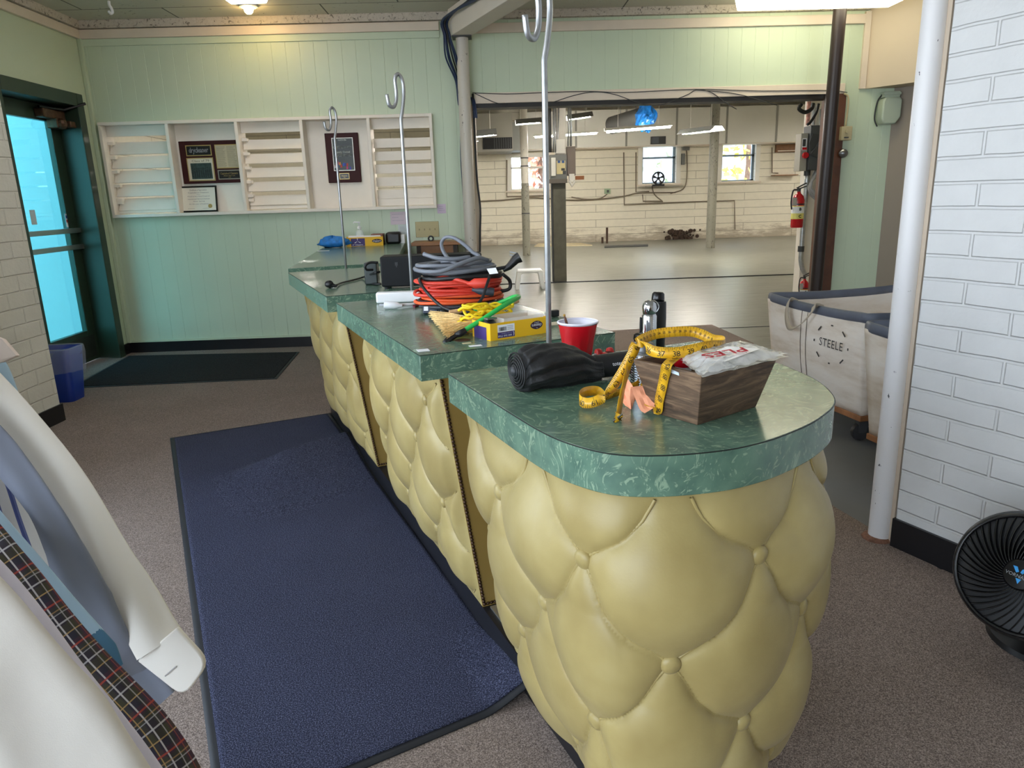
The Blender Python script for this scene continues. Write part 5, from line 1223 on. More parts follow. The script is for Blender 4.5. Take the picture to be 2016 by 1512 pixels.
mb = MB(); put_text(mb, 'Cleaners', V3((-1.2485, YP_-.0272, 1.512)), EX, EZ, .016, .0006, width=.05); put_text(mb, '1979', V3((-1.2485, YP_-.0272, 1.497)), EX, EZ, .010, .0006); mb.build('name_lettering', m_gold, o)
# framed certificate leaning in front
ct = thing('certificate_frame', (-2.54, YB+.02, SZ0+.014), 'framed white certificate with gold seal leaning in the shelf', 'picture frame')
a = V3((-2.703, YB+.035, SZ0+.016)); up_ = V3((0, .16, 1)).normalized(); n_ = EX.cross(up_); FWd, FH = .322, .225
def cf_(x, z, l): return a+EX*x+up_*z+n_*l
def slabp(nm, x0, x1, z0, z1, l0, l1, mat, par):
    mb = MB(); mb.hexa([cf_(x0, z0, l1), cf_(x1, z0, l1), cf_(x1, z0, l0), cf_(x0, z0, l0), cf_(x0, z1, l1), cf_(x1, z1, l1), cf_(x1, z1, l0), cf_(x0, z1, l0)]); return mb.build(nm, mat, par)
b_ = .013
for x in ((0, FWd, 0, b_), (0, FWd, FH-b_, FH), (0, b_, b_, FH-b_), (FWd-b_, FWd, b_, FH-b_)): slabp('frame_rail', *x, -.008, .006, m_blackg, ct)
pp = slabp('certificate_sheet', b_, FWd-b_, b_, FH-b_, -.006, .001, M('cream certificate', (228, 224, 208), .5), ct)
mb = MB(); ink = [('Certificate of Appreciation', .190, .017, .15), ('Capitaland Cleaners', .168, .014, .18), ('is hereby', .153, .008, .03), ('Proud to be a Good Friend of', .136, .013, .19), ('International Fabricare Institute', .113, .013, .19), ('Silver Spring', .093, .011, .10), ('for the year of business', .070, .012, .17)]
for s, z, sz, w in ink: put_text(mb, s, cf_(FWd/2, z, .0012), EX, up_, sz, .0006, width=w)
mb.build('certificate_lettering', M('grey certificate ink', (110, 100, 104), .6), pp)
mb = MB(); mb.lathe([(.0, 0), (.018, 0), (.018, .0012), (0, .0012)], cf_(FWd-.065, .05, .0012), n_, 20); mb.build('gold_seal', m_gold, pp)
mb = MB()
for x in (.06, .19): mb.add([cf_(x, .030, .0016), cf_(x+.06, .030, .0016), cf_(x+.06, .0315, .0016), cf_(x, .0315, .0016)], [(0, 1, 2, 3)])
mb.build('signature_line', m_ink, pp)

# ================================================================== posts, beam and cables
t = thing('support_post', (-.155, 6.5, 0), 'cream steel post between the green wall and the workshop opening', 'post')
mb = MB(); mb.lathe([(.052, 0), (.052, 2.57)], (-.155, 6.5, 0), ZV, 28); mb.build('shaft', m_post_c, t, smooth=True)
mb = MB(); mb.box(-.235, 6.42, 2.57, -.075, 6.58, 2.578); mb.build('top_plate', m_dkgrey, t)
t = thing('ceiling_beam', (.2, 5.6, 2.578), 'white boxed beam running from the cream post over the counter', 'beam')
p0, p1 = V3((-.19, 6.52, 0)), V3((.29, 5.335, 0)); bd = (p1-p0).normalized(); bs_ = V3((-bd.y, bd.x, 0)); c = p0+bd*2.4
mb = MB(); mb.obox(p0+bd*2.35+V3((0, 0, 2.683)), bd, bs_, ZV, 4.7, .155, .208); mb.build('beam_box', m_white, t, bevel=.004)
mb = MB(); mb.obox(p0+bd*2.35-bs_*-.085+V3((0, 0, 2.60)), bd, bs_, ZV, 4.7, .012, .03); mb.build('edge_strip', m_white, t)
m_bluec = M('navy data cable', (34, 52, 86), .45)
t = thing('cable_bundle', (-.27, 6.5, 0), 'bundle of dark blue cables climbing beside the cream post', 'cable')
off_ = -bs_*.11 if bs_.x > 0 else bs_*.11
rnd = random.Random(3)
for k in range(7):
    dx, dy = rnd.uniform(-.025, .025), rnd.uniform(-.02, .02); q = p0+off_*-1*0
    bx0 = p0-bs_*(-.0)+V3((0, 0, 0)); sgn = -1 if bs_.x > 0 else 1
    A_ = p0+bd*1.6+bs_*sgn*-.0+bs_*(.095 if bs_.x < 0 else -.095)
    pts = [A_+bd*0+V3((dx*.3, dy*.3, 2.735+dx)), p0+bd*.8+(A_-p0-bd*1.6)+V3((dx*.3, dy*.3, 2.72+dx)), V3((-.27+dx, 6.38+dy, 2.70)), V3((-.275+dx, 6.43+dy, 2.58)), V3((-.25+dx*1.8, 6.47+dy, 2.42)), V3((-.20+dx, 6.55+dy*.6, 2.25)), V3((-.19+dx*.5, 6.585, 2.05))]
    if k < 3: pts += [V3((-.205+dx*.4, 6.605, 1.6)), V3((-.195+dx*.5, 6.605, 1.2+.1*k))]
    else: pts += [V3((-.10+dx*.4, 6.60, 2.12)), V3((-.075+dx*.4, 6.56, 2.04)), V3((-.07+dx*.5, 6.56, 1.95))]
    mb = MB(); mb.tube(spline(pts, 6), .007, 7); mb.build('cable', m_bluec if k != 2 else m_kcord, t, smooth='all')
mb = MB(); mb.tube(spline([V3((-.085, 6.59, 2.15)), V3((-.08, 6.585, 1.5)), V3((-.06, 6.58, 1.2)), V3((-.072, 6.585, .95)), V3((-.088, 6.585, .5)), V3((-.085, 6.59, .02))], 6), .009, 7); o = mb.build('black_cable', m_kcord, None, smooth='all', origin=(-.085, 6.59, .02)); tag(o, 'black cable hanging down the right side of the cream post', 'cable')
t = thing('slack_wire', (1.2, YB-.035, 2.15), 'thin wires draped along the cream header over the opening', 'wire')
for pts in ([(930, 183), (1000, 185), (1080, 182), (1160, 180), (1230, 182), (1370, 176), (1500, 179), (1630, 178), (1668, 182)], [(935, 184), (975, 202), (1000, 206)], [(1090, 201), (1130, 188), (1170, 181), (1210, 186), (1260, 203), (1300, 206), (1350, 188), (1372, 177), (1400, 182), (1430, 203), (1450, 215)], [(1370, 177), (1450, 185), (1530, 207)]):
    mb = MB(); mb.tube(spline([AY(x, y, YB-.036) for x, y in pts], 5), .0035, 5); mb.build('wire', m_dkgrey, t, smooth='all')
t = thing('white_pipe_post', (1.443, 2.444, 0), 'chipped white steel pipe post at the end of the brick wall', 'post')
mb = MB(); mb.lathe([(.039, 0), (.039, ZC)], (1.436, 2.449, 0), ZV, 32); mb.build('shaft', m_post_w, t, smooth=True)
mb = MB(); mb.ball((1.43, 2.45, .004), .058, 12, (1, 1, .35)); mb.build('base_rust', M('crumbling rust base', (120, 84, 66), .9, var=.4, vs=60, bump=.8, bs=80), t, smooth='all')
t = thing('brown_pole', (2.7, 6.35, 0), 'dark brown painted steel pole leaning in front of the opening', 'post')
pt, pb = AY(1655, 5, 6.28), AY(1606, 570, 6.40); dv = (pb-pt)/(pt.z-pb.z)
top_, bot_ = pt-dv*(ZC-pt.z), pb+dv*pb.z
mb = MB(); mb.tube([bot_, top_], .052, 24); mb.build('shaft', m_post_b, t, smooth=True)
mb = MB(); mb.tube([bot_+V3((.075, .16, 0)), V3((top_.x+.075, 6.575, 2.06))], .012, 10); mb.build('conduit', m_post_b, t, smooth=True)
# items on the green strip at the right
t = thing('emergency_light', (3.46, YB, 1.75), 'pale green emergency light box under the beige soffit', 'emergency light')
a_, b_ = AY(1729, 187, YB-.0), AY(1757, 246, YB-.0)
mb = MB(); mb.oprism([(a_.x, b_.z+.05), (a_.x+.02, b_.z), (b_.x-.03, b_.z), (b_.x+.015, b_.z+.06), (b_.x+.015, a_.z-.055), (b_.x-.0, a_.z-.03), (a_.x+.02, a_.z-.03), (a_.x, a_.z-.06)], (0, YB, 0), EX, EZ, EN, .10); mb.build('housing', M('pale green enamel', (176, 188, 168), .4), t, bevel=.012, smooth=True)
mb = MB(); mb.box(a_.x+.015, YB-.08, a_.z-.03, b_.x, YB, a_.z+.02); mb.box(a_.x+.005, YB-.085, a_.z-.01, b_.x+.008, YB-.05, a_.z+.012); mb.build('bracket_hood', _mc['pale green enamel'], t, bevel=.005)
mb = MB(); mb.tube(spline([V3((a_.x+.02, YB-.03, a_.z)), V3((a_.x-.012, YB-.02, a_.z-.06)), V3((a_.x-.022, YB-.015, b_.z+.06)), V3((a_.x, YB-.03, b_.z-.012))], 6), .006, 6); mb.build('lead', m_kcord, t, smooth='all')
t = thing('thermostat_box', AY(1664, 276, YB-.05), 'small beige control box on the brown door jamb', 'control box'); c_ = AY(1663, 263, YB-.05); mt_ = M('beige control box', (190, 178, 140), .45)
mb = MB(); mb.box(c_.x-.045, YB-.085, c_.z-.058, c_.x+.05, YB-.036, c_.z+.058); bx_ = mb.build('housing', mt_, t, bevel=.005, smooth=True)
mb = MB(); mb.lathe([(.018, 0), (.016, .012), (0, .012)], (c_.x, YB-.085, c_.z+.015), (0, -1, 0), 18); mb.build('dial', mt_, bx_)
mb = MB(); mb.box(c_.x-.02, YB-.089, c_.z-.04, c_.x+.02, YB-.084, c_.z-.03); mb.build('slot', m_dkgrey, bx_)
mb = MB(); mb.tube(spline([V3((c_.x, YB-.05, c_.z+.055)), V3((c_.x+.012, YB-.045, c_.z+.2)), V3((c_.x+.006, YB-.045, c_.z+.30)), V3((c_.x-.03, YB-.04, c_.z+.33))], 6), .008, 8); mb.build('flex_conduit', mt_, t, smooth='all')
c_ = AY(1659, 302, YB-.06); t = thing('wall_buzzer', c_-V3((0, 0, .04)), 'round silver buzzer on the brown door jamb', 'buzzer')
mb = MB(); mb.lathe([(.016, -.03), (.014, 0), (.030, .008), (.040, .03), (.034, .052), (0, .058)], (c_.x, YB-.036, c_.z), (0, -1, 0), 20); mb.build('buzzer_dome', m_steel, t, smooth='all')
# hanging plastic bit at the ceiling
q = AZ(214, 2, ZC); t = thing('ceiling_hook', q-ZV*.08, 'small white plastic hook hanging from the lobby ceiling', 'hook')
mb = MB(); mb.tube(spline([q, q-ZV*.03, q-ZV*.05+RT*.012, q-ZV*.075+RT*.015, q-ZV*.085+RT*.002, q-ZV*.07-RT*.012], 6), .011, 8); mb.build('hook_body', m_whitep, t, smooth='all')
# ================================================================== canvas carts behind the white pipe
def canvas():
    k = N('dirty white canvas'); v = k.co(); n = k.noise(k.co((1.2, 1.2, 5)), 2.5, 5, .6)
    k.col(k.ramp(n, [(.25, RGB(206, 190, 170)), (.5, RGB(230, 220, 208)), (.75, RGB(238, 232, 224))])); k.set(Roughness=.75); k.bump(n, .25, .02); return k.m
m_canvas = canvas(); m_band = M('blue grey vinyl band', (92, 98, 112), .5, var=.15, vs=8); m_strap = M('canvas strap', (176, 164, 146), .7); m_sten = M('black stencil ink', (58, 56, 54), .7); m_pallet = M('cart base wood', (150, 102, 66), .6, var=.25, vs=12)
m_wheel = M('dark rubber wheel', (40, 40, 42), .5)
CAa = V3((1.65, 4.23, 0)); ca = V3((.2, -.98, 0)).normalized(); cb = V3((.98, .2, 0)).normalized(); LA, LB = .86, 1.0; RZ, BZ = .672, .165
def cart():
    t = thing('canvas_cart', CAa+ca*LA/2+cb*LB/2, 'dirty white canvas laundry cart with ring-shaped black stencil and strap handle', 'laundry cart', 'canvas laundry carts')
    def corner_(i, j, z, ins=0): # i along a, j along b
        tp = .045*(1-(z-BZ)/(RZ-BZ))+ins
        return CAa+ca*(tp if i == 0 else LA-tp)+cb*(tp if j == 0 else LB-tp)+ZV*z
    cor = [(0, 0), (1, 0), (1, 1), (0, 1)]
    for s in range(4):
        c0, c1 = cor[s], cor[(s+1) % 4]; pts = []; nu, nv = 20, 16
        nn = [-cb, ca, cb, -ca][s]
        for i in range(nu+1):
            row = []
            for j in range(nv+1):
                z = BZ+(RZ-.01-BZ)*j/nv; f = i/nu; p = corner_(*c0, z).lerp(corner_(*c1, z), f)
                b = .022*sin(pi*f)*sin(pi*min(j/nv, 1))+.006*noise.noise(V3((f*5, j*.4, s)))*sin(pi*f)
                row.append(p+nn*b)
            pts.append(row)
        mb = MB(); mb.grid(pts); mb.build('canvas_wall', m_canvas, t, smooth='all', solid=.006)
        # corner seams
    mb = MB(); rim = []
    for s in range(4):
        p = corner_(*cor[s], RZ); q = corner_(*cor[(s+1) % 4], RZ); pr_ = corner_(*cor[s-1], RZ)
        rim += [p.lerp(pr_, .06), p.lerp(pr_, .015)+(p.lerp(q, .015)-p)*.0, p.lerp(q, .06)]
        rim += [p.lerp(q, f)+V3((0, 0, -.012*sin(pi*f))) for f in (.2, .35, .5, .65, .8)]
    mb.tube(rim, .017, 10, closed=True, sq=(1.5, .7)); mb.build('rim_band', m_band, t, smooth='all')
    for f, nm in ((.40, 'seam'), (.46, 'seam')):
        mb = MB(); mb.tube([corner_(0, 0, z).lerp(corner_(1, 0, z), f)-cb*(.024*sin(pi*f)*sin(pi*(z-BZ)/(RZ-BZ))+.003) for z in [BZ+(RZ-BZ-.02)*k/8 for k in range(9)]], .0022, 5); mb.build('wall_seam', M('canvas seam', (120, 108, 94), .8), t)
    mb = MB(); P = [corner_(*c, BZ, -.01) for c in cor]; mb.hexa([p-ZV*.03 for p in P]+P); mb.build('base_board', m_pallet, t, bevel=.004)
    mb = MB(); P = [corner_(*c, BZ+.01, .0) for c in cor]; mb.hexa([p-ZV*.008 for p in P]+P); mb.build('canvas_floor', m_canvas, t)
    a_, b_ = .30, .56; h0, h1 = corner_(0, 0, RZ+.004).lerp(corner_(1, 0, RZ+.004), a_)-cb*.03, corner_(0, 0, RZ+.004).lerp(corner_(1, 0, RZ+.004), b_)-cb*.03
    pth = spline([h0+cb*.05, h0+ZV*.012, h0-ZV*.07-cb*.012, h0.lerp(h1, .3)-ZV*.135-cb*.03, h0.lerp(h1, .7)-ZV*.10-cb*.03, h1-ZV*.02-cb*.012, h1+ZV*.012, h1+cb*.05], 5)
    mb = MB(); mb.grid([[p-ca*.018*(1-abs(i-20)/40)-ZV*.012, p+ca*.018*(1-abs(i-20)/40)+ZV*.012] for i, p in enumerate(pth)]); mb.build('strap_handle', m_strap, t, smooth='all', solid=.004)
    for i in (0, 1):
        for j in (0, 1):
            c = corner_(i, j, 0, .07); mb = MB(); mb.box(c.x-.035, c.y-.03, .118, c.x+.035, c.y+.03, .135); cs = mb.build('caster', m_galv, t)
            mb = MB(); mb.hexa([c+V3((-.025, -.022, .045)), c+V3((.01, -.022, .045)), c+V3((.01, .022, .045)), c+V3((-.025, .022, .045)), c+V3((-.03, -.024, .12)), c+V3((.03, -.024, .12)), c+V3((.03, .024, .12)), c+V3((-.03, .024, .12))]); mb.build('caster_fork', m_dkgrey, cs)
            mb = MB(); mb.lathe([(.02, -.016), (.045, -.014), (.047, 0), (.045, .014), (.02, .016)], c+V3((-.01, 0, .047)), (0, 1, .0), 18); mb.build('wheel', m_wheel, cs, smooth=True)
    return t, corner_
ct1, cfn = cart()
def onwall(f, z, l=.030): return cfn(0, 0, z).lerp(cfn(1, 0, z), f)-cb*(.022*sin(pi*f)*sin(pi*(z-BZ)/(RZ-BZ))+l-.020)
mb = MB(); c = onwall(.72, .50); put_text(mb, 'STEELE', c, ca, ZV, .062, .003, width=.185, spacing=1.1); mb.build('stencil_lettering', m_sten, ct1)
mb = MB()
for k in range(8):
    a = 2*pi*(k+.0)/8; x, z = .135*cos(a), .100*sin(a); tx, tz = -sin(a), cos(a); L_ = .016 if k % 2 else .006
    o = c+ca*x+ZV*z-cb*.004; mb.obox(o, (ca*tx+ZV*tz).normalized(), cb, (ca*tx+ZV*tz).normalized().cross(cb), L_*2, .002, .007)
mb.build('stencil_ring', m_sten, ct1)
# second cart: copy without the stencil and strap
keep = [o for o in ct1.children]
r2 = ct1.copy(); COL.objects.link(r2); r2.location = ct1.location+V3((.06, -1.02, 0)); r2['label'] = 'cleaner canvas laundry cart half hidden behind the white pipe post'
for o in keep:
    if o.name.startswith(('stencil', 'strap')): continue
    c_ = o.copy(); COL.objects.link(c_); c_.parent = r2
    for g in o.children:
        d_ = g.copy(); COL.objects.link(d_); d_.parent = c_
mb = MB(); c = onwall(.33, .50)+V3((.06, -1.02, 0)); put_text(mb, 'U', c, ca, ZV, .07, .004); put_text(mb, '--', c-ZV*.045, ca, ZV, .05, .004); mb.build('stencil_lettering', m_sten, r2)
q = AZ(1752, 640, .66); mb = MB(); pts = []
for i in range(13):
    th = pi*i/12; pts.append([q+V3((.13, -.02, -.09))+V3((.11*sin(th)*cos(a)*(1+.3*noise.noise(V3((cos(a)*2, sin(a)*2, th)))), .11*sin(th)*sin(a), .13-.13*cos(th)*(1+.25*noise.noise(V3((cos(a)*3, sin(a)*3, 4))))-.05)) for a in [2*pi*k/20 for k in range(20)]])
mb.grid(pts, False, True); o = mb.build('linen_bundle', M('pale blue linen', (206, 216, 232), .7, var=.08, vs=14), None, smooth=False); tag(o, 'pale bluish crumpled linen sticking up from the half hidden cart', 'linen')

# ================================================================== black floor fan at the right edge
fc = AY(2022, 1133, 1.70); fn = (facing(fc)*1.0-RT*.34+UP*.02).normalized(); FR = .168
t = thing('floor_fan', (1.575, 1.775, 0), 'black round floor fan standing by the white brick wall', 'fan')
fX = ZV.cross(fn).normalized(); fY = fn.cross(fX)
mb = MB(); mb.lathe([(FR*.80, .045), (FR*.97, .042), (FR*1.01, .030), (FR*1.0, .0), (FR*.93, -.07), (FR*.70, -.13), (FR*.4, -.16), (.0, -.165)], fc, fn, 56); mb.build('housing', m_black, t, smooth=True)
def gp_(r, a, lift=0):
    h = .047-.018*(1-((r/FR)**2))*0+.020*(1-(r/(FR*.97))**2)
    return fc+fn*(h+lift)+fX*(r*cos(a))+fY*(r*sin(a))
mb = MB()
for k in range(44):
    a0 = 2*pi*k/44; L_, R_ = [], []
    for i in range(13):
        f = i/12; r = .036+(FR*.93-.036)*f; a = a0-.95*f+.25*f*f; w = .0016+.0016*f
        L_.append(gp_(r, a-w/r, -.012)); R_.append(gp_(r, a+w/r*.6, .002))
    mb.grid([L_, R_])
mb.build('spiral_grille', m_blackg, t, smooth='all', solid=.0022)
mb = MB(); mb.tube([gp_(FR*.93, a) for a in [2*pi*k/48 for k in range(48)]], .006, 8, closed=True); mb.build('grille_ring', m_blackg, t, smooth='all')
for b in range(3):
    rows = []
    for i in range(9):
        r = .03+(FR*.86-.03)*i/8; rows.append([fc+fn*(.010-.03*(j/6-.5))+fX*(r*cos(2.1*b+.3+.25*i/8+1.1*(j/6)))+fY*(r*sin(2.1*b+.3+.25*i/8+1.1*(j/6))) for j in range(7)])
    mb = MB(); mb.grid(rows); mb.build('fan_blade', M('dark fan blade', (34, 35, 38), .3), t, smooth='all', solid=.002)
mb = MB(); mb.lathe([(.040, .055), (.041, .066), (.036, .072), (.0, .0735)], fc, fn, 40); hb = mb.build('hub_badge', m_blackg, t, smooth=True)
hc = fc+fn*.0742
mb = MB(); put_text(mb, 'VORNADO', hc-fY*.004, (fX-fY*.10).normalized(), (fY+fX*.10).normalized(), .0125, .0012, width=.062); mb.build('badge_lettering', M('silver print', (150, 152, 156), .4), hb)
mb = MB()
def vp_(pts, l=.0004): mb.add([hc+fX*x+fY*y+fn*l for x, y in pts], [tuple(range(len(pts)))])
vp_([(-.018, .020), (-.008, .020), (-.002, .008), (-.008, .004)]); vp_([(.004, .016), (.013, .020), (.018, .019), (.006, .004), (.001, .007)]); vp_([(-.006, -.010), (.007, -.010), (.001, -.024)])
mb.build('badge_logo', M('bright blue logo', (40, 150, 220), .4), hb)
mb = MB(); bc = V3((1.575, 1.775, 0)); mb.lathe([(.15, 0), (.155, .008), (.150, .022), (.12, .030), (.05, .036), (.0, .037)], bc, ZV, 48); mb.build('base', m_black, t, smooth=True)
mb = MB(); mb.tube([bc+ZV*.03, bc+V3((0, 0, .06)), fc-fn*.06-ZV*.10], [.075, .06, .05], 18); mb.build('neck', m_black, t, smooth='all')

# ================================================================== mats and bin
A_, B_ = AZ(335, 866, 0), AZ(651, 816, 0); Lp = AZ(415, 1512, 0); n1_, n2_ = AZ(735, 1511, 0), AZ(942, 1424, 0)
def isect(p, d, q, e):
    den = d.x*e.y-d.y*e.x; s = ((q.x-p.x)*e.y-(q.y-p.y)*e.x)/den; return p+d*s
D_ = isect(A_, Lp-A_, n1_, n2_-n1_); rdir = (AZ(1045, 1352, 0)-B_); C_ = isect(B_, rdir, n1_, n2_-n1_)
t = thing('runner_mat', (A_+C_)/2, 'long navy blue runner mat along the counter', 'mat')
def matp(u, v, z, ins=0):   # u across (left to right), v along (far to near)
    p = A_.lerp(B_, u).lerp(D_.lerp(C_, u), v); y = p
    # buckle running across the mat, stronger at the counter
    g = v-(.235-.11*(u-.75)); am = .055*smooth01((u-.15)/.5)
    z += am*math.exp(-(g/.022)**2) if g < 0 else am*math.exp(-(g/.11)**2)
    c = smooth01((u-.80)/.2)*smooth01((v-.86)/.14); z += .05*c; p = p+CV*(.02*c)
    return p+ZV*(z+.006)
def strip_uv(k, n): return k/n
mb = MB(); nu, nv = 60, 160
mb.grid([[matp(i/nu, j/nv, .003) for j in range(nv+1)] for i in range(nu+1)]); mb.build('rubber_border', m_rubber, t, smooth='all', solid=.005)
mb = MB(); ix, iy = .024/((B_-A_).length), .024/((D_-A_).length)
mb.grid([[matp(ix+(1-2*ix)*i/nu, iy+(1-2*iy)*j/nv, .0075) for j in range(nv+1)] for i in range(nu+1)]); mb.build('pile', m_mat, t, smooth='all', solid=.006)
t = thing('door_mat', AZ(370, 730, 0), 'charcoal door mat lying in front of the green door', 'mat')
P = [AZ(150, 766, 0), AZ(545, 748, 0), AZ(590, 695, 0), AZ(240, 703, 0)]; P[3] = V3((XL+.06, P[3].y, 0)); P[0] = V3((-3.16, P[0].y, 0))
mb = MB(); mb.prism([(p.x, p.y) for p in P], .006, .011); mb.build('rubber_border', m_rubber, t)
cm = sum(P, V3())/4; mb = MB(); mb.prism([(cm.x+(p.x-cm.x)*.97, cm.y+(p.y-cm.y)*.955) for p in P], .011, .015); mb.build('pile', m_bmat, t)
bc = V3((-3.015, 4.99, .006)); t = thing('waste_bin', bc, 'blue plastic waste bin with clear liner beside the green door', 'bin'); m_blue = M('royal blue plastic', (24, 56, 156), .35)
def rr(c, w, d, z, r=.035, n=6):
    out = []
    for cx, cy, a0 in ((w/2-r, d/2-r, 0), (-w/2+r, d/2-r, pi/2), (-w/2+r, -d/2+r, pi), (w/2-r, -d/2+r, 3*pi/2)):
        out += [c+V3((cx+r*cos(a0+pi/2*k/n), cy+r*sin(a0+pi/2*k/n), z)) for k in range(n+1)]
    return out
mb = MB(); mb.grid([rr(bc, .20, .17, 0), rr(bc, .27, .22, .37)], False, True); n_ = 28; mb.f.append(tuple(range(n_-1, -1, -1))); mb.mi.append(0); mb.build('bin_body', m_blue, t, smooth=True, solid=.004)
mf = N('clear liner film'); mf.set(Base_Color=(.7, .78, .95, 1), Roughness=.2, Alpha=.22, Coat_Weight=.3); mf.bump(mf.noise(mf.co((1, 1, .5)), 24, 3), .6, .01)
rows = []
for h, w, d in ((.31, .262, .215), (.366, .266, .218), (.379, .274, .225), (.376, .284, .235), (.33, .292, .242), (.26, .286, .236), (.20, .276, .226)):
    rows.append([p+V3((.010*noise.noise(p*22), .010*noise.noise(p*22+V3((9, 0, 0))), .02*noise.noise(p*14) if h < .22 else 0)) for p in rr(bc, w, d, h)])
mb = MB(); mb.grid(rows, False, True); mb.build('liner', mf.m, t, smooth='all', recalc=False)

# ================================================================== shirts on the rack at the left
def sleeve(name, pix, mat, parent, flat=.34, n=28, wob=.05, seed=0, taper=None):
    """flattened cloth tube; pix = (x, y, depth, half width in pixels)"""
    C = [AD(x, y, d) for x, y, d, h in pix]; Rr = [h*d/FPX for x, y, d, h in pix]
    S = spline(C, 8); m = len(S); rad = []
    for i in range(len(Rr)-1): rad += [Rr[i]+(Rr[i+1]-Rr[i])*k/8 for k in range(8)]
    rad.append(Rr[-1]); vs, fs, uv = [], [], []; arc = 0
    for i, p in enumerate(S):
        T = (S[min(i+1, m-1)]-S[max(i-1, 0)]).normalized(); f = facing(p); b = T.cross(f).normalized(); a = b.cross(T).normalized()
        if i: arc += (p-S[i-1]).length
        for k in range(n+1):
            th = 2*pi*k/n; r = rad[i]; w = 1+wob*noise.noise(V3((cos(th)*1.5+seed, sin(th)*1.5, arc*9)))
            fold = .10*r*sin(3*th+seed+arc*5)*abs(sin(th))
            vs.append(p+b*(r*cos(th)*w)+a*((r*flat*sin(th))*w+fold)); uv.append((r*1.1*cos(th)+ (0 if sin(th) >= 0 else .5), arc))
    for i in range(m-1):
        for k in range(n): q = i*(n+1)+k; fs.append((q, q+1, q+n+2, q+n+1))
    o = mk(name, vs, fs, mat, parent, smooth='all', recalc=False); u = o.data.uv_layers.new(name='UVMap')
    for lp in o.data.loops: u.data[lp.index].uv = uv[lp.vertex_index]
    return o
def cloth(name, rgb, weave=.15):
    k = N(name); k.col(k.ramp(k.noise(k.co(), 5, 3), [(.3, tuple(x*.97 for x in RGB(*rgb)[:3])+(1,)), (.7, RGB(*rgb))])); k.set(Roughness=.75, Sheen_Weight=.2)
    h = k.math('ADD', k.noise(k.co((1, 1, .5)), 6, 2), k.math('MULTIPLY', k.noise(k.co(), 900, 1), .006)); k.bump(h, weave*2.4, .03); return k.m
def striped():
    k = N('white cloth with blue stripes'); s = k.n('ShaderNodeSeparateXYZ'); k.l(k.co(kind='UV'), s.inputs[0]); f = k.math('FRACT', k.math('DIVIDE', s.outputs[0], .026))
    k.col(k.ramp(f, [(0, RGB(226, 228, 234)), (.56, RGB(226, 228, 234)), (.58, RGB(84, 98, 160)), (.66, RGB(112, 124, 178)), (.74, RGB(70, 84, 150)), (.90, RGB(84, 98, 160)), (.92, RGB(226, 228, 234))])); k.set(Roughness=.75); return k.m
def plaid():
    k = N('dark tartan cloth'); s = k.n('ShaderNodeSeparateXYZ'); k.l(k.co(kind='UV'), s.inputs[0])
    u = k.math('FRACT', k.math('DIVIDE', k.math('ADD', s.outputs[0], 1), .052)); v = k.math('FRACT', k.math('DIVIDE', s.outputs[1], .066))
    def band(f):
        r = k.n('ShaderNodeValToRGB'); r.color_ramp.interpolation = 'CONSTANT'; e = r.color_ramp.elements; st = [(0, (50, 40, 48)), (.16, (66, 62, 40)), (.34, (40, 38, 58)), (.55, (72, 36, 58)), (.72, (58, 58, 44)), (.88, (46, 42, 50))]
        e[0].position = 0; e[0].color = RGB(*st[0][1]); e[1].position = st[1][0]; e[1].color = RGB(*st[1][1])
        for p, c in st[2:]: q = e.new(p); q.color = RGB(*c)
        k.l(f, r.inputs[0]); return r.outputs[0]
    def line(f, at, w):
        d = k.math('ABSOLUTE', k.math('SUBTRACT', f, at)); return k.math('LESS_THAN', d, w)
    c = k.mix(.5, band(u), band(v))
    for f, at, w, col, a in ((u, .08, .022, (214, 208, 206), .75), (v, .10, .018, (206, 202, 204), .7), (u, .30, .016, (198, 160, 96), .7), (v, .36, .014, (196, 160, 100), .7), (v, .66, .020, (176, 70, 54), .8), (u, .66, .012, (150, 70, 60), .6), (u, .82, .016, (206, 200, 200), .5), (v, .82, .014, (190, 150, 100), .5), (v, .90, .012, (200, 198, 200), .5)):
        c = k.mix(k.math('MULTIPLY', line(f, at, w), a), c, RGB(*col))
    k.col(c); k.set(Roughness=.8); return k.m
m_wsh = cloth('white shirting', (232, 226, 216)); m_slate = cloth('slate blue shirting', (122, 127, 142)); m_lblue = cloth('light blue shirting', (168, 198, 220)); m_teal = cloth('teal cuff lining', (70, 118, 150)); m_lav = cloth('pale lilac shirting', (214, 208, 222)); m_wsh2 = cloth('bright white shirting', (214, 206, 196), .22)
GS = 'pressed shirts hanging at the left edge'
def shirt(label, base): return thing('shirt', base, label, 'shirt', GS)
RL0, RL1 = V3((-.86, .75, 1.66)), V3((-1.18, 1.45, 1.66))
t = thing('garment_rail', (RL0+RL1)/2, 'steel rail carrying the pressed shirts, hung from the ceiling', 'clothes rail')
mb = MB(); mb.tube([RL0, RL1], .0125, 12); mb.build('rail_tube', m_galv, t, smooth=True)
for q in (RL0, RL1): mb = MB(); mb.tube([q, V3((q.x, q.y, ZC))], .006, 8); mb.build('drop_rod', m_galv, t)
def torso(t, px, d, mat, hw=150):
    tp_ = AD(px-40, 560, d); rt = V3((RL0.x+(RL1.x-RL0.x)*(tp_.y-RL0.y)/(RL1.y-RL0.y), tp_.y, RL0.z))
    mb = MB(); mb.tube(spline([tp_-ZV*.03, tp_.lerp(rt, .6), rt+V3((.016, 0, -.01)), rt+V3((.012, 0, .014)), rt+V3((-.012, 0, .014)), rt+V3((-.016, 0, -.006))], 5), .002, 6); mb.build('hanger_hook', m_steel, t)
    sleeve('shirt_body', [(px-40, 560, d, 40), (px-70, 640, d, hw*.8), (px-80, 900, d, hw), (px-60, 1300, d, hw), (px-40, 1700, d, hw)], mat, t, .22, 24)
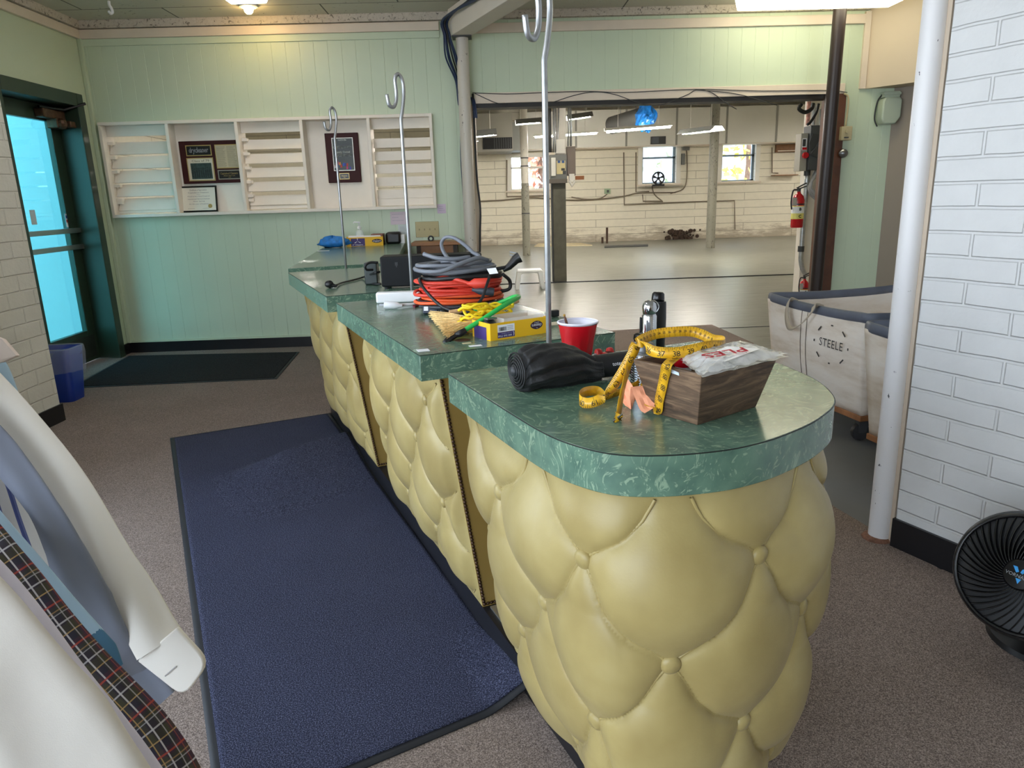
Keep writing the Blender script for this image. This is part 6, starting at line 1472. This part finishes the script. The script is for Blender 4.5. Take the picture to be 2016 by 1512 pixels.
t = shirt('white shirt with the big square cuff, rightmost on the rack', AD(-150, 1500, 1.2))
sleeve('sleeve', [(-100, 690, 1.20, 38), (29, 832, 1.20, 40), (133, 968, 1.20, 42), (203, 1088, 1.20, 44), (256, 1168, 1.20, 44), (299, 1244, 1.20, 45), (315, 1270, 1.20, 46)], m_wsh, t, .30, seed=1)
def cuff(parent, name, corners, d, mat, th=.012):
    """rounded cuff: quad of pixels tl, tr, br, bl"""
    q = [AD(x, y, d) for x, y in corners]; n = (q[1]-q[0]).cross(q[3]-q[0]).normalized()
    if n.dot(facing(q[0])) < 0: n = -n
    rows = []
    for s in (-1, -.9, 0, .9, 1):
        pass
    pts = []
    for i in range(4):
        a, b, c = q[i-1], q[i], q[(i+1) % 4]; r = .024 if i in (1, 2) else .004
        for k in range(5):
            f = k/4; p0_ = b+(a-b).normalized()*r; p1_ = b+(c-b).normalized()*r; pts.append((1-f)**2*p0_+2*f*(1-f)*b+f*f*p1_)
    m_ = len(pts); mb = MB(); mb.add([p-n*th/2 for p in pts]+[p+n*th/2 for p in pts], [tuple(range(m_-1, -1, -1)), tuple(range(m_, 2*m_))]+[(i, (i+1) % m_, m_+(i+1) % m_, m_+i) for i in range(m_)])
    o = mb.build(name, mat, parent, bevel=.003, smooth=True); return o, n
o, n = cuff(t, 'cuff', [(350, 1234), (412, 1302), (364, 1370), (274, 1298)][0:1]+[(413, 1303), (364, 1371), (273, 1299)], 1.195, m_wsh)
mb = MB(); a, b = AD(325, 1331, 1.187), AD(347, 1312, 1.187); mb.tube([a, b], .0012, 5); mb.build('buttonhole', M('grey stitching', (176, 172, 170), .7), t)
torso(t, -230, 1.22, m_wsh)
t = shirt('slate blue shirt whose plain cuff hangs just left of the big white cuff', AD(-170, 1500, 1.16))
sleeve('sleeve', [(-80, 800, 1.14, 28), (3, 890, 1.14, 30), (84, 998, 1.14, 26), (126, 1078, 1.145, 31), (174, 1190, 1.15, 45), (222, 1275, 1.17, 36), (262, 1325, 1.225, 40)], m_slate, t, .32, seed=4)
sleeve('cuff', [(255, 1318, 1.225, 40), (285, 1352, 1.225, 37), (316, 1386, 1.225, 33)], m_slate, t, .30, seed=5); torso(t, -250, 1.27, m_slate)
t = shirt('white shirt with navy stripes between the slate and tartan sleeves', AD(-190, 1500, 1.1))
sleeve('sleeve', [(-70, 860, 1.27, 70), (-30, 950, 1.27, 70), (0, 1040, 1.27, 66), (30, 1120, 1.27, 58), (70, 1210, 1.27, 46), (120, 1290, 1.27, 30)], striped(), t, .25, seed=7); torso(t, -270, 1.18, m_wsh)
t = shirt('light blue shirt showing only a narrow sleeve edge above the tartan sleeve', AD(-200, 1500, 1.05))
sleeve('sleeve', [(-60, 995, 1.08, 34), (0, 1066, 1.08, 34), (60, 1137, 1.08, 34), (120, 1206, 1.08, 34), (172, 1262, 1.08, 33), (205, 1300, 1.08, 28)], m_lblue, t, .35, seed=9)
sleeve('cuff', [(168, 1262, 1.078, 34), (198, 1292, 1.078, 33), (224, 1322, 1.078, 20)], m_teal, t, .3, seed=10); torso(t, -280, 1.12, m_lblue)
t = shirt('dark tartan shirt sleeve crossing the lower left', AD(-210, 1500, 1.0))
sleeve('sleeve', [(-70, 1015, 1.02, 36), (0, 1098, 1.02, 36), (46, 1156, 1.02, 38), (100, 1230, 1.02, 40), (160, 1303, 1.02, 42), (220, 1366, 1.02, 43), (280, 1430, 1.02, 44), (322, 1490, 1.02, 46), (352, 1545, 1.02, 46)], plaid(), t, .36, seed=12); torso(t, -300, 1.06, m_slate)
t = shirt('pale lilac shirt sleeve edge below the tartan sleeve', AD(-220, 1500, .95))
sleeve('sleeve', [(-70, 1090, .97, 36), (0, 1166, .97, 36), (60, 1240, .97, 36), (120, 1322, .97, 36), (190, 1410, .97, 36), (250, 1490, .97, 36), (300, 1560, .97, 36)], m_lav, t, .34, seed=14); torso(t, -310, 1.0, m_lav)
t = shirt('big white shirt filling the lower left corner', AD(-240, 1500, .88))
sleeve('sleeve', [(-190, 1120, .90, 110), (-100, 1240, .90, 118), (0, 1370, .90, 126), (80, 1470, .90, 130), (160, 1580, .90, 128), (230, 1680, .90, 120)], m_wsh2, t, .32, wob=.10, seed=17); torso(t, -320, .94, m_wsh2, 170)
t = shirt('pale blue shirt at the picture edge under a white collar point', AD(-150, 1400, 1.35))
sleeve('sleeve', [(-60, 690, 1.32, 44), (-30, 740, 1.32, 44), (-8, 790, 1.32, 40), (10, 850, 1.32, 36)], m_lblue, t, .3, seed=20)
q = [AD(-60, 640, 1.30), AD(8, 668, 1.29), AD(36, 700, 1.285), AD(10, 712, 1.29), AD(-60, 726, 1.30)]; mb = MB(); mb.add(q, [(0, 1, 2, 3, 4)]); mb.build('collar', M('cream collar cloth', (222, 204, 190), .7), t, solid=.008); torso(t, -240, 1.36, m_lblue, 120)
# ================================================================== workshop contents
def pole(x, y, r, z1, mats, label, split=None, name='steel_column'):
    t = thing(name, (x, y, 0), label, 'column', 'steel columns in the workshop')
    if split:
        mb = MB(); mb.lathe([(r, 0), (r, split)], (x, y, 0), ZV, 24); mb.build('lower_shaft', mats[0], t, smooth=True)
        mb = MB(); mb.lathe([(r*.98, split), (r*.98, z1)], (x, y, 0), ZV, 24); mb.build('upper_shaft', mats[1], t, smooth=True)
    else:
        mb = MB(); mb.lathe([(r, 0), (r, z1)], (x, y, 0), ZV, 24); mb.build('shaft', mats[0], t, smooth=True)
    return t
c0 = AZ(1037, 503, 0); t = pole(c0.x, c0.y, .085, 3.5, (m_post_g, m_post_c), 'two-tone steel column left of the panel column', 1.55)
for yy in (311, 327, 420): z = AY(1036, yy, c0.y).z; mb = MB(); mb.lathe([(.088, z-.012), (.09, z-.012), (.09, z+.012), (.088, z+.012)], (c0.x, c0.y, 0), ZV, 20, caps=False); mb.build('band', m_dkgrey, t)
c1 = AZ(1398, 488, 0); pole(c1.x, c1.y, .10, 3.5, (m_post_g,), 'bare grey steel column in front of the yellow-leaf window')
# square column with electrical boxes
k2 = AZ(1101, 556, 0); t = thing('panel_column', k2, 'dark square column carrying electrical boxes and conduits', 'column')
mb = MB(); mb.box(k2.x-.075, k2.y, 0, k2.x+.115, k2.y+.2, 1.48); mb.build('lower_casing', M('dark olive enamel', (92, 88, 74), .5, var=.2, vs=6), t, bevel=.005)
mb = MB(); mb.box(k2.x-.095, k2.y+.01, 0, k2.x-.078, k2.y+.16, 1.48); mb.build('dark_edge', m_dkgrey, t)
mb = MB(); mb.box(k2.x-.03, k2.y+.03, 1.48, k2.x+.13, k2.y+.18, 3.4); mb.build('upper_post', m_post_c, t, bevel=.005)
def Yb(x0, y0, x1, y1, Y, dp):   # pixel rectangle at depth Y -> box
    a, b = AY(x0, y1, Y), AY(x1, y0, Y); return (a.x, Y, a.z, b.x, Y+dp, b.z)
mb = MB(); mb.box(*Yb(1083, 304, 1116, 353, k2.y-.12, .12)); pb = mb.build('fuse_box', m_grey_metal, t, bevel=.004)
mb = MB(); mb.box(*Yb(1096, 316, 1113, 343, k2.y-.128, .01)); fp = mb.build('fuse_panel', M('yellowed fuse panel', (206, 190, 140), .5), pb)
for xx in (1098, 1106): mb = MB(); mb.box(*Yb(xx, 316, xx+5, 321, k2.y-.133, .006)); mb.build('blue_fuse', M('blue fuse', (40, 76, 130), .4), fp)
for a in ((1105, 331, 1112, 336), (1108, 336, 1114, 343)): mb = MB(); mb.box(*Yb(*a, k2.y-.132, .005)); mb.build('dark_slot', m_dkgrey, fp)
mb = MB(); mb.box(*Yb(1086, 310, 1094, 347, k2.y-.15, .03)); mb.build('white_switch', m_win, pb, bevel=.005)
mb = MB(); mb.box(*Yb(1082, 352, 1117, 361, k2.y-.12, .12)); mb.build('lower_trough', M('brown grey trough', (98, 90, 80), .5), t)
mb = MB(); mb.box(*Yb(1117, 288, 1133, 346, k2.y-.06, .12)); mb.build('brown_box', M('taupe box', (112, 98, 88), .5), t, bevel=.004)
mb = MB(); mb.box(*Yb(1121, 342, 1131, 358, k2.y-.1, .08)); mb.tube([AY(1121, 356, k2.y-.1), AY(1126, 366, k2.y-.1), AY(1132, 356, k2.y-.1)], .02, 6); mb.build('white_device', m_win, t)
mb = MB(); mb.box(*Yb(1133, 346, 1150, 354, k2.y-.02, .04)); mb.build('brown_block', M('orange brown block', (146, 88, 46), .6), t)
mb = MB(); mb.box(*Yb(1095, 274, 1112, 302, k2.y-.03, .05)); mb.build('cream_box', m_win, t)
for pts, r in (([(1090, 208), (1090, 275), (1089, 300)], .012), ([(1094, 208), (1094, 275), (1093, 300)], .012), ([(1081, 208), (1082, 250), (1083, 300)], .025), ([(1100, 208), (1098, 278), (1096, 300), (1110, 300)], .01), ([(1119, 210), (1120, 250), (1118, 288)], .011), ([(1123, 210), (1124, 250), (1124, 288)], .014)):
    mb = MB(); mb.tube([AY(x, y, k2.y-.02) for x, y in pts], r, 8); mb.build('conduit', m_galv if r < .02 else m_dkgrey, t, smooth='all')
# step stool
s0 = AZ(1043, 567, 0); t = thing('step_stool', s0, 'white plastic step stool on the workshop floor', 'stool'); w_, h_, d_ = .215, .27, .17
mb = MB(); mb.hexa([s0+V3((-w_+.03, -d_+.03, h_-.035)), s0+V3((w_-.03, -d_+.03, h_-.035)), s0+V3((w_-.03, d_-.03, h_-.035)), s0+V3((-w_+.03, d_-.03, h_-.035)), s0+V3((-w_+.045, -d_+.04, h_)), s0+V3((w_-.045, -d_+.04, h_)), s0+V3((w_-.045, d_-.04, h_)), s0+V3((-w_+.045, d_-.04, h_))]); mb.build('seat', m_whitep, t, bevel=.012, smooth=True)
for sx in (-1, 1):
    for sy in (-1, 1):
        mb = MB(); x0, x1 = sx*(w_-.035), sx*(w_-.10); y0, y1 = sy*(d_-.035), sy*(d_-.085)
        mb.hexa([s0+V3((sx*w_, sy*d_, 0)), s0+V3((sx*(w_-.055), sy*d_, 0)), s0+V3((sx*(w_-.055), sy*(d_-.04), 0)), s0+V3((sx*w_, sy*(d_-.04), 0)), s0+V3((x0, y0, h_-.03)), s0+V3((x1, y0, h_-.03)), s0+V3((x1, y1, h_-.03)), s0+V3((x0, y1, h_-.03))]); mb.build('leg', m_whitep, t, bevel=.006)
mb = MB(); mb.oprism([(-w_+.07, 0), (-w_+.07, .03), (w_-.07, .03), (w_-.07, 0), (.07, .018), (-.07, .018)], s0+V3((0, -d_+.04, h_-.062)), EX, ZV, -EN, .012); mb.build('apron', m_whitep, t)
# duct wrapped in blue plastic, vent units
d0, d1 = AY(1204, 247, 15.5), AY(1264, 229, 14.8); t = thing('duct_pipe', (d0+d1)/2-ZV*.2, 'grey round duct with blue plastic over its open end', 'duct')
mb = MB(); mb.tube([d0, d1], .17, 24); mb.build('duct', M('dull duct metal', (104, 104, 102), .5, metal=.4), t, smooth=True)
mb = MB(); pts = []
for i in range(15):
    th = pi*i/14; pts.append([AY(1272, 231, 14.6)+V3((.19*sin(th)*cos(a), .17*sin(th)*sin(a), -.24*cos(th)))*(1+.35*noise.noise(V3((cos(a)*2.5*sin(th), sin(a)*2.5, cos(th)*3)))) for a in [2*pi*k/22 for k in range(22)]])
mb.grid(pts, False, True); mb.build('blue_plastic_wrap', M('blue plastic sheet', (24, 104, 180), .3, var=.45, vs=9), t, smooth=False)
for x in (.3, .8): q = d0.lerp(d1, x); mb = MB(); mb.tube([q+ZV*.15, V3((q.x, q.y, 3.45))], .008, 6); mb.build('hanger', m_galv, t)
t = thing('vent_unit', AY(960, 295, 18.4), 'dark grey boxed air unit with black vent grille', 'air vent')
bx_ = Yb(915, 222, 1008, 300, 18.6, 1.3); mb = MB(); mb.box(*bx_); mb.build('casing', M('grey unit casing', (150, 146, 136), .6), t)
mb = MB(); mb.box(*Yb(951, 270, 1008, 294, 18.57, .04)); g = mb.build('vent_grille', m_black, t)
for k in range(8): mb = MB(); x = 973+4.5*k; mb.box(*Yb(x, 271, x+1.2, 293, 18.55, .02)); mb.build('grille_bar', m_dkgrey, g)
mb = MB(); mb.box(*Yb(1010, 240, 1034, 296, 18.7, 1.0)); mb.build('grey_flue', M('grey flue', (128, 128, 124), .5), t)
t = thing('wall_vent', AY(1295, 284, 19.2), 'small dark square vent on the white bulkhead', 'air vent'); mb = MB(); mb.box(*Yb(1281, 268, 1311, 284, 19.4, .1)); mb.build('frame', m_dkgrey, t)
mb = MB(); mb.box(*Yb(1284, 270, 1297, 282, 19.38, .03)); mb.build('vent_slats', M('steel slats', (90, 96, 104), .4), t)
# fan standing in the middle window
f0 = AY(1296, 351, 19.9); t = thing('window_fan', f0-ZV*.17, 'small black fan standing on the sill of the far middle window', 'fan')
mb = MB(); mb.tube([f0+V3((.155*cos(a), 0, .155*sin(a))) for a in [2*pi*k/28 for k in range(28)]], .022, 8, closed=True); mb.build('fan_ring', m_black, t, smooth='all')
for b in range(5):
    a = 2*pi*b/5+.3; mb = MB(); mb.add([f0+V3((r_*cos(a+s_), .02*s_, r_*sin(a+s_))) for r_, s_ in ((.03, -.3), (.14, -.28), (.14, .28), (.03, .3))], [(0, 1, 2, 3)]); mb.build('blade', m_black, t, solid=.004)
mb = MB(); mb.lathe([(.045, -.05), (.045, .03), (0, .05)], f0, (0, -1, 0), 16); mb.build('motor_hub', m_black, t, smooth=True)
mb = MB(); mb.box(f0.x-.16, 19.86, f0.z-.20, f0.x+.16, 19.96, f0.z-.155); mb.build('base', m_black, t)
# conduits and outlets on the far wall
m_con = M('painted conduit', (120, 108, 90), .6)
runs = [([(1228, 300), (1229, 403), (1300, 400), (1370, 397), (1446, 395), (1447, 452)], 'long square conduit run below the far middle window'),
        ([(932, 397), (990, 394), (1040, 389), (1080, 391), (1130, 394), (1180, 392), (1230, 386), (1260, 380), (1330, 379)], 'sagging cable crossing the whole far wall'),
        ([(1252, 300), (1252, 378), (1278, 377)], 'conduit at the left edge of the far middle window'), ([(1265, 383), (1266, 396), (1303, 396)], 'short bent conduit under the far middle window'),
        ([(1520, 290), (1520, 340), (1532, 341)], 'conduit below the wooden wall panel'), ([(1283, 362), (1288, 382), (1305, 397)], 'hanging lead under the window fan'),
        ([(998, 315), (998, 387), (1080, 385)], 'conduit framing the far left window'), ([(1125, 388), (1150, 392), (1180, 391), (1195, 382), (1196, 376)], 'cable rising to the green wall outlet'),
        ([(1346, 293), (1352, 300), (1352, 350), (1345, 372), (1320, 381)], 'cable hanging from the outlet beside the far middle window')]
for pts, lb in runs:
    P = [AY(x, y, 19.95) for x, y in pts]; mb = MB(); mb.tube(P if 'cable' not in lb and 'lead' not in lb else spline(P, 4), .016, 6); o = mb.build('wall_conduit', m_con, None); tag(o, lb, 'conduit', 'conduits on the far workshop wall')
t = thing('wall_outlet', AY(1197, 376, 19.9), 'green outlet box on the far workshop wall', 'outlet'); mb = MB(); mb.box(*Yb(1191, 371, 1202, 382, 19.88, .12)); mb.build('box', M('green outlet box', (150, 170, 140), .5), t); mb = MB(); mb.box(*Yb(1195, 374, 1199, 379, 19.86, .03)); mb.build('socket', m_dkgrey, t)
t = thing('wall_outlet', AY(1346, 320, 19.9), 'slim grey outlet box right of the far middle window', 'outlet'); mb = MB(); mb.box(*Yb(1343, 302, 1349, 324, 19.88, .12)); mb.build('box', m_grey_metal, t); mb = MB(); mb.box(*Yb(1344, 289, 1358, 296, 19.88, .08)); mb.build('upper_cap', m_grey_metal, t)
t = thing('wooden_hatch', AY(1555, 300, 19.9), 'brown wooden hatch high on the far workshop wall', 'panel'); mb = MB(); mb.box(*Yb(1528, 283, 1580, 300, 19.9, .1)); mb.build('board', M('brown hatch', (120, 82, 48), .6, var=.2), t); mb = MB(); mb.box(*Yb(1532, 295, 1580, 298, 19.86, .05)); mb.build('rail', m_cream, t)
mb = MB(); mb.box(*Yb(1526, 343, 1572, 346, 19.7, .3)); o = mb.build('wall_shelf', m_dwood, None); tag(o, 'thin brown shelf below the wooden hatch', 'shelf')
for q, lb in (((1260, 366, 1345, 369), 'narrow ledge under the far middle window'),): mb = MB(); mb.box(*Yb(*q, 19.75, .2)); o = mb.build('wall_shelf', m_dkgrey, None); tag(o, lb, 'shelf')
# floor debris by the far wall
q = AZ(1100, 481, 0); mb = MB(); mb.prism([(AZ(*p, 0).x, AZ(*p, 0).y) for p in ((1052, 486), (1166, 484), (1144, 480), (1060, 481))], .001, .025); o = mb.build('loose_board', M('cream loose board', (214, 200, 164), .6), None); tag(o, 'cream loose board lying by the far wall', 'board')
mb = MB(); mb.prism([(AZ(*p, 0).x, AZ(*p, 0).y) for p in ((1190, 488), (1276, 485), (1276, 482), (1190, 485))], .001, .02); o = mb.build('loose_board', m_dkgrey, None); tag(o, 'dark strip of board lying by the far wall', 'board')
t = thing('pipe_stub', AZ(1190, 479, 0), 'two rusty pipe stubs rising from the floor by the far wall', 'pipe')
for x, y in ((1186, 467), (1195, 448)): a = AZ(x, 479, 0); mb = MB(); mb.tube([a, V3((a.x, a.y, AY(x, y, a.y).z))], .03, 8); mb.build('stub', M('rusty pipe', (74, 56, 44), .7), t)
rnd = random.Random(8); deb = MB()
for k in range(90):
    x = 1340+rnd.gauss(0, 15); p = AY(x, 460, 19.9+.08*rnd.random()); deb.ball((p.x, p.y, .02+.22*rnd.random()**2), .02+.05*rnd.random(), 6)
o = deb.build('rubble', M('dark rotted masonry', (66, 50, 40), .9, var=.4, vs=8), None); o['kind'] = 'stuff'; o['label'] = 'dark rotted patch crumbling at the foot of the far wall'; o['category'] = 'rubble'
# white wall stub with disconnect box at the right of the opening
wx = AY(1580, 450, 7.9).x; mb = MB(); mb.box(wx, 7.9, 0, 3.72, 8.05, 3.5); struct(mb.build('wall_stub', m_white))
YS = 7.9
t = thing('disconnect_box', AY(1600, 335, YS-.1), 'grey electrical disconnect box with red knob on the white wall stub', 'electrical box')
mb = MB(); a = Yb(1573, 262, 1592, 337, YS-.14, .14); mb.box(*a); mb.build('beige_half', M('beige grey enamel', (164, 158, 146), .5), t, bevel=.004)
mb = MB(); mb.box(*Yb(1591, 246, 1625, 335, YS-.18, .18)); db = mb.build('dark_housing', M('charcoal enamel', (72, 74, 76), .5), t, bevel=.004)
mb = MB(); c_ = AY(1605, 285, YS-.19); mb.oprism([(-.05, -.10), (.04, -.14), (.07, 0), (.03, .1), (-.04, .11), (-.07, .02)], c_, EX, ZV, EN, .02); mb.build('lever_plate', M('charcoal lever', (60, 62, 64), .45), db)
mb = MB(); mb.tube([AY(1596, 303, YS-.21), AY(1614, 280, YS-.22)], .012, 8); mb.build('lever', m_dkgrey, db)
c_ = AY(1584, 306, YS-.15); mb = MB(); mb.lathe([(.028, 0), (.034, .02), (.03, .035), (0, .036)], c_, (0, -1, 0), 18); mb.build('red_knob', m_red, t, smooth=True)
mb = MB(); mb.box(*Yb(1579, 272, 1589, 296, YS-.148, .008)); lb_ = mb.build('warning_label', m_paper, t)
mb = MB(); mb.box(*Yb(1580, 274, 1587, 288, YS-.151, .004)); mb.build('label_block', m_dkgrey, lb_); mb = MB(); mb.box(*Yb(1579.5, 290, 1588.5, 295, YS-.151, .004)); mb.build('red_strip', m_red, lb_)
mb = MB(); mb.tube(spline([AY(1590, 337, YS-.06), AY(1583, 420, YS-.06), AY(1577, 500, YS-.06), AY(1577, 515, YS-.06), AY(1580, 530, YS-.06), AY(1586, 540, YS-.06)], 5), .026, 12); mb.build('conduit_pipe', m_galv, t, smooth='all')
for y in (340, 490): c_ = AY(1589 if y < 400 else 1577, y, YS-.06); mb = MB(); mb.lathe([(.034, -.03), (.034, .03)], c_, ZV, 14); mb.build('coupling', m_dkgrey, t, smooth=True)
mb = MB(); mb.tube([AY(1601, 246, YS-.08), AY(1603, 205, YS-.08)], .02, 10); mb.build('upper_conduit', m_galv, t, smooth=True)
t = thing('coiled_cable', AY(1612, 395, YS-.05), 'grey cable hung in loose loops behind the brown pole', 'cable')
mb = MB(); c_ = AY(1612, 362, YS-.05); pts = [c_+V3(((.115+.02*sin(i*1.7))*cos(i*.42), -.03-.0015*i, (.17+.02*sin(i*.9))*sin(i*.42))) for i in range(60)]; mb.tube([AY(1615, 215, YS-.06), AY(1614, 300, YS-.06)]+pts, .012, 7); mb.build('loops', M('light grey cable', (150, 150, 148), .5), t, smooth='all')
mb = MB(); mb.tube(spline([AY(1578, 205, YS-.3), AY(1573, 214, YS-.3), AY(1585, 221, YS-.3), AY(1598, 214, YS-.3), AY(1601, 203, YS-.3)], 6), .02, 8); o = mb.build('black_hose', m_kcord, None, smooth='all'); tag(o, 'black hose loop under the header beside the disconnect box', 'hose')
mb = MB(); mb.tube(spline([AY(1612, 204, YS-.2), AY(1607, 222, YS-.2), AY(1596, 240, YS-.2), AY(1589, 246, YS-.2)], 6), .014, 7); o = mb.build('black_lead', m_kcord, None, smooth='all'); tag(o, 'thin black lead curving into the disconnect box', 'cable')
mb = MB(); mb.box(*Yb(1606, 206, 1622, 246, YS-.02, .02)); o = mb.build('white_board', m_win, None); tag(o, 'white board strip above the disconnect box', 'board')
mb = MB(); mb.tube([AY(1593, 200, YS-.1), AY(1590, 246, YS-.1)], .022, 8); o = mb.build('red_striped_pipe', M('faded red pipe', (196, 140, 130), .6, var=.5, vs=30), None); tag(o, 'faded red and white pipe above the disconnect box', 'pipe')
def extinguisher(base, h, label):
    t = thing('fire_extinguisher', base, label, 'fire extinguisher', 'red fire extinguishers at the white wall stub'); r = h*.14
    mb = MB(); mb.lathe([(r*.9, 0), (r, h*.02), (r, h*.62), (r*.8, h*.72), (r*.35, h*.78), (r*.3, h*.82)], base, ZV, 24); cyl = mb.build('cylinder', m_red, t, smooth=True)
    mb = MB(); mb.lathe([(r*1.01, h*.20), (r*1.01, h*.50)], base, ZV, 24, caps=False); mb.build('label_sheet', M('extinguisher label', (226, 214, 120), .5), cyl, smooth=True)
    mb = MB(); mb.lathe([(r*1.025, h*.33), (r*1.025, h*.48)], base, ZV, 24, caps=False); mb.build('white_label', m_paper, cyl, smooth=True)
    mb = MB(); q = base+V3((0, -r*1.04, 0)); put_text(mb, 'B', q+ZV*h*.42, EX, ZV, h*.09, .002, bold=.002); put_text(mb, 'C', q+ZV*h*.26, EX, ZV, h*.09, .002, bold=.002); mb.build('label_lettering', m_ink, cyl)
    mb = MB(); mb.lathe([(r*1.03, h*.52), (r*1.03, h*.55)], base, ZV, 24, caps=False); mb.build('strap', m_black, t)
    mb = MB(); mb.lathe([(r*.28, h*.81), (r*.3, h*.88), (r*.2, h*.90)], base, ZV, 12); mb.obox(base+V3((r*.4, 0, h*.90)), V3((1, 0, .35)).normalized(), V3((0, 1, 0)), V3((-.35, 0, 1)).normalized(), r*1.7, r*.3, h*.025); mb.obox(base+V3((r*.4, 0, h*.955)), V3((1, 0, .5)).normalized(), V3((0, 1, 0)), V3((-.5, 0, 1)).normalized(), r*1.7, r*.3, h*.025); mb.build('valve_handle', m_dkgrey, t)
    mb = MB(); mb.tube(spline([base+V3((-r*.3, 0, h*.86)), base+V3((-r*1.1, -r*.3, h*.84)), base+V3((-r*1.35, -r*.4, h*.6)), base+V3((-r*1.2, -r*.4, h*.42))], 6), r*.13, 8); mb.build('hose', m_black, t, smooth='all')
    mb = MB(); mb.obox(base+V3((-r*.95, -r*.8, h*.60)), EX, V3((0, 1, 0)), ZV, r*.7, .004, h*.18); mb.build('tag_card', M('grey tag', (170, 166, 160), .6), t)
    return t
e0 = AY(1568, 448, 7.72); extinguisher(V3((e0.x, 7.72, e0.z)), .45, 'red fire extinguisher hanging beside the white wall stub')
e1_ = AY(1581, 590, 7.6); extinguisher(V3((e1_.x, 7.6, max(.0, AY(1581, 600, 7.6).z))), .34, 'red fire extinguisher low down behind the canvas cart rim')
# outside the far windows
t = thing('house', (9, 33, -.2), 'pale clapboard house outside the far right window', 'house')
mb = MB(); mb.box(7, 31, -.2, 16, 38, 5); mb.build('clapboard_wall', clap('pale clapboard', (206, 214, 224)), t)
mb = MB(); mb.oprism([(-5, 0), (5, 0), (0, 3)], (11.5, 30.9, 5), EX, ZV, (0, 1, 0), 7.2); mb.build('roof', M('grey shingles', (120, 122, 128), .8), t)
def tree(x, y, h, col, label, seed, n=260, sp=1.6, lo=.4):
    t = thing('tree', (x, y, -.2), label, 'tree', 'trees outside the workshop windows'); rnd = random.Random(seed)
    mb = MB(); mb.tube([(x, y, -.2), (x+.1, y, h*.5), (x, y, h*.8)], [.16, .12, .05], 8); mb.build('trunk', M('tree bark %d' % seed, (110, 84, 70), .9, var=.3), t)
    mb = MB()
    for k in range(n):
        c = V3((x+rnd.gauss(0, sp*.5), y+rnd.gauss(0, sp*.4), h*lo+h*(1-lo)*rnd.random())); a = V3((rnd.gauss(0, 1), rnd.gauss(0, 1), rnd.gauss(0, 1))).normalized(); b = a.orthogonal().normalized(); s = .10+.12*rnd.random()
        mb.add([c-a*s, c+b*s*.6, c+a*s, c-b*s*.6], [(0, 1, 2, 3)])
    mb.build('foliage', M('leaves %d' % seed, col, .7, var=.3, vs=3), t)
tree(9.1, 26, 4.2, (226, 206, 66), 'yellow-leaved tree outside the far right window', 1, 300, 1.5, .1)
tree(7.0, 27.6, 4.2, (150, 160, 120), 'greenish bush outside the far middle window', 2, 200, 1.6, .05)
tree(1.75, 24.5, 3.4, (214, 156, 128), 'reddish autumn tree outside the far left window', 3, 220, .5, .2)

for x0, x1, y0, lb in ((-3.3, -2.75, 8.2, 'dark brown cabinet glimpsed through the middle louvres'), (-1.75, -1.5, 8.4, 'narrow dark cabinet glimpsed through the right louvres')):
    t = thing('storage_cabinet', ((x0+x1)/2, y0, 0), lb, 'cabinet', 'dark cabinets in the workshop behind the louvres')
    mb = MB(); mb.box(x0, y0, 0, x1, y0+.5, 2.4); mb.build('carcass', M('dark brown cabinet', (64, 46, 34), .5), t)
    mb = MB(); mb.box(x0+.02, y0-.02, .1, x1-.02, y0, 2.36); mb.build('door', M('brown cabinet door', (78, 58, 42), .5), t)
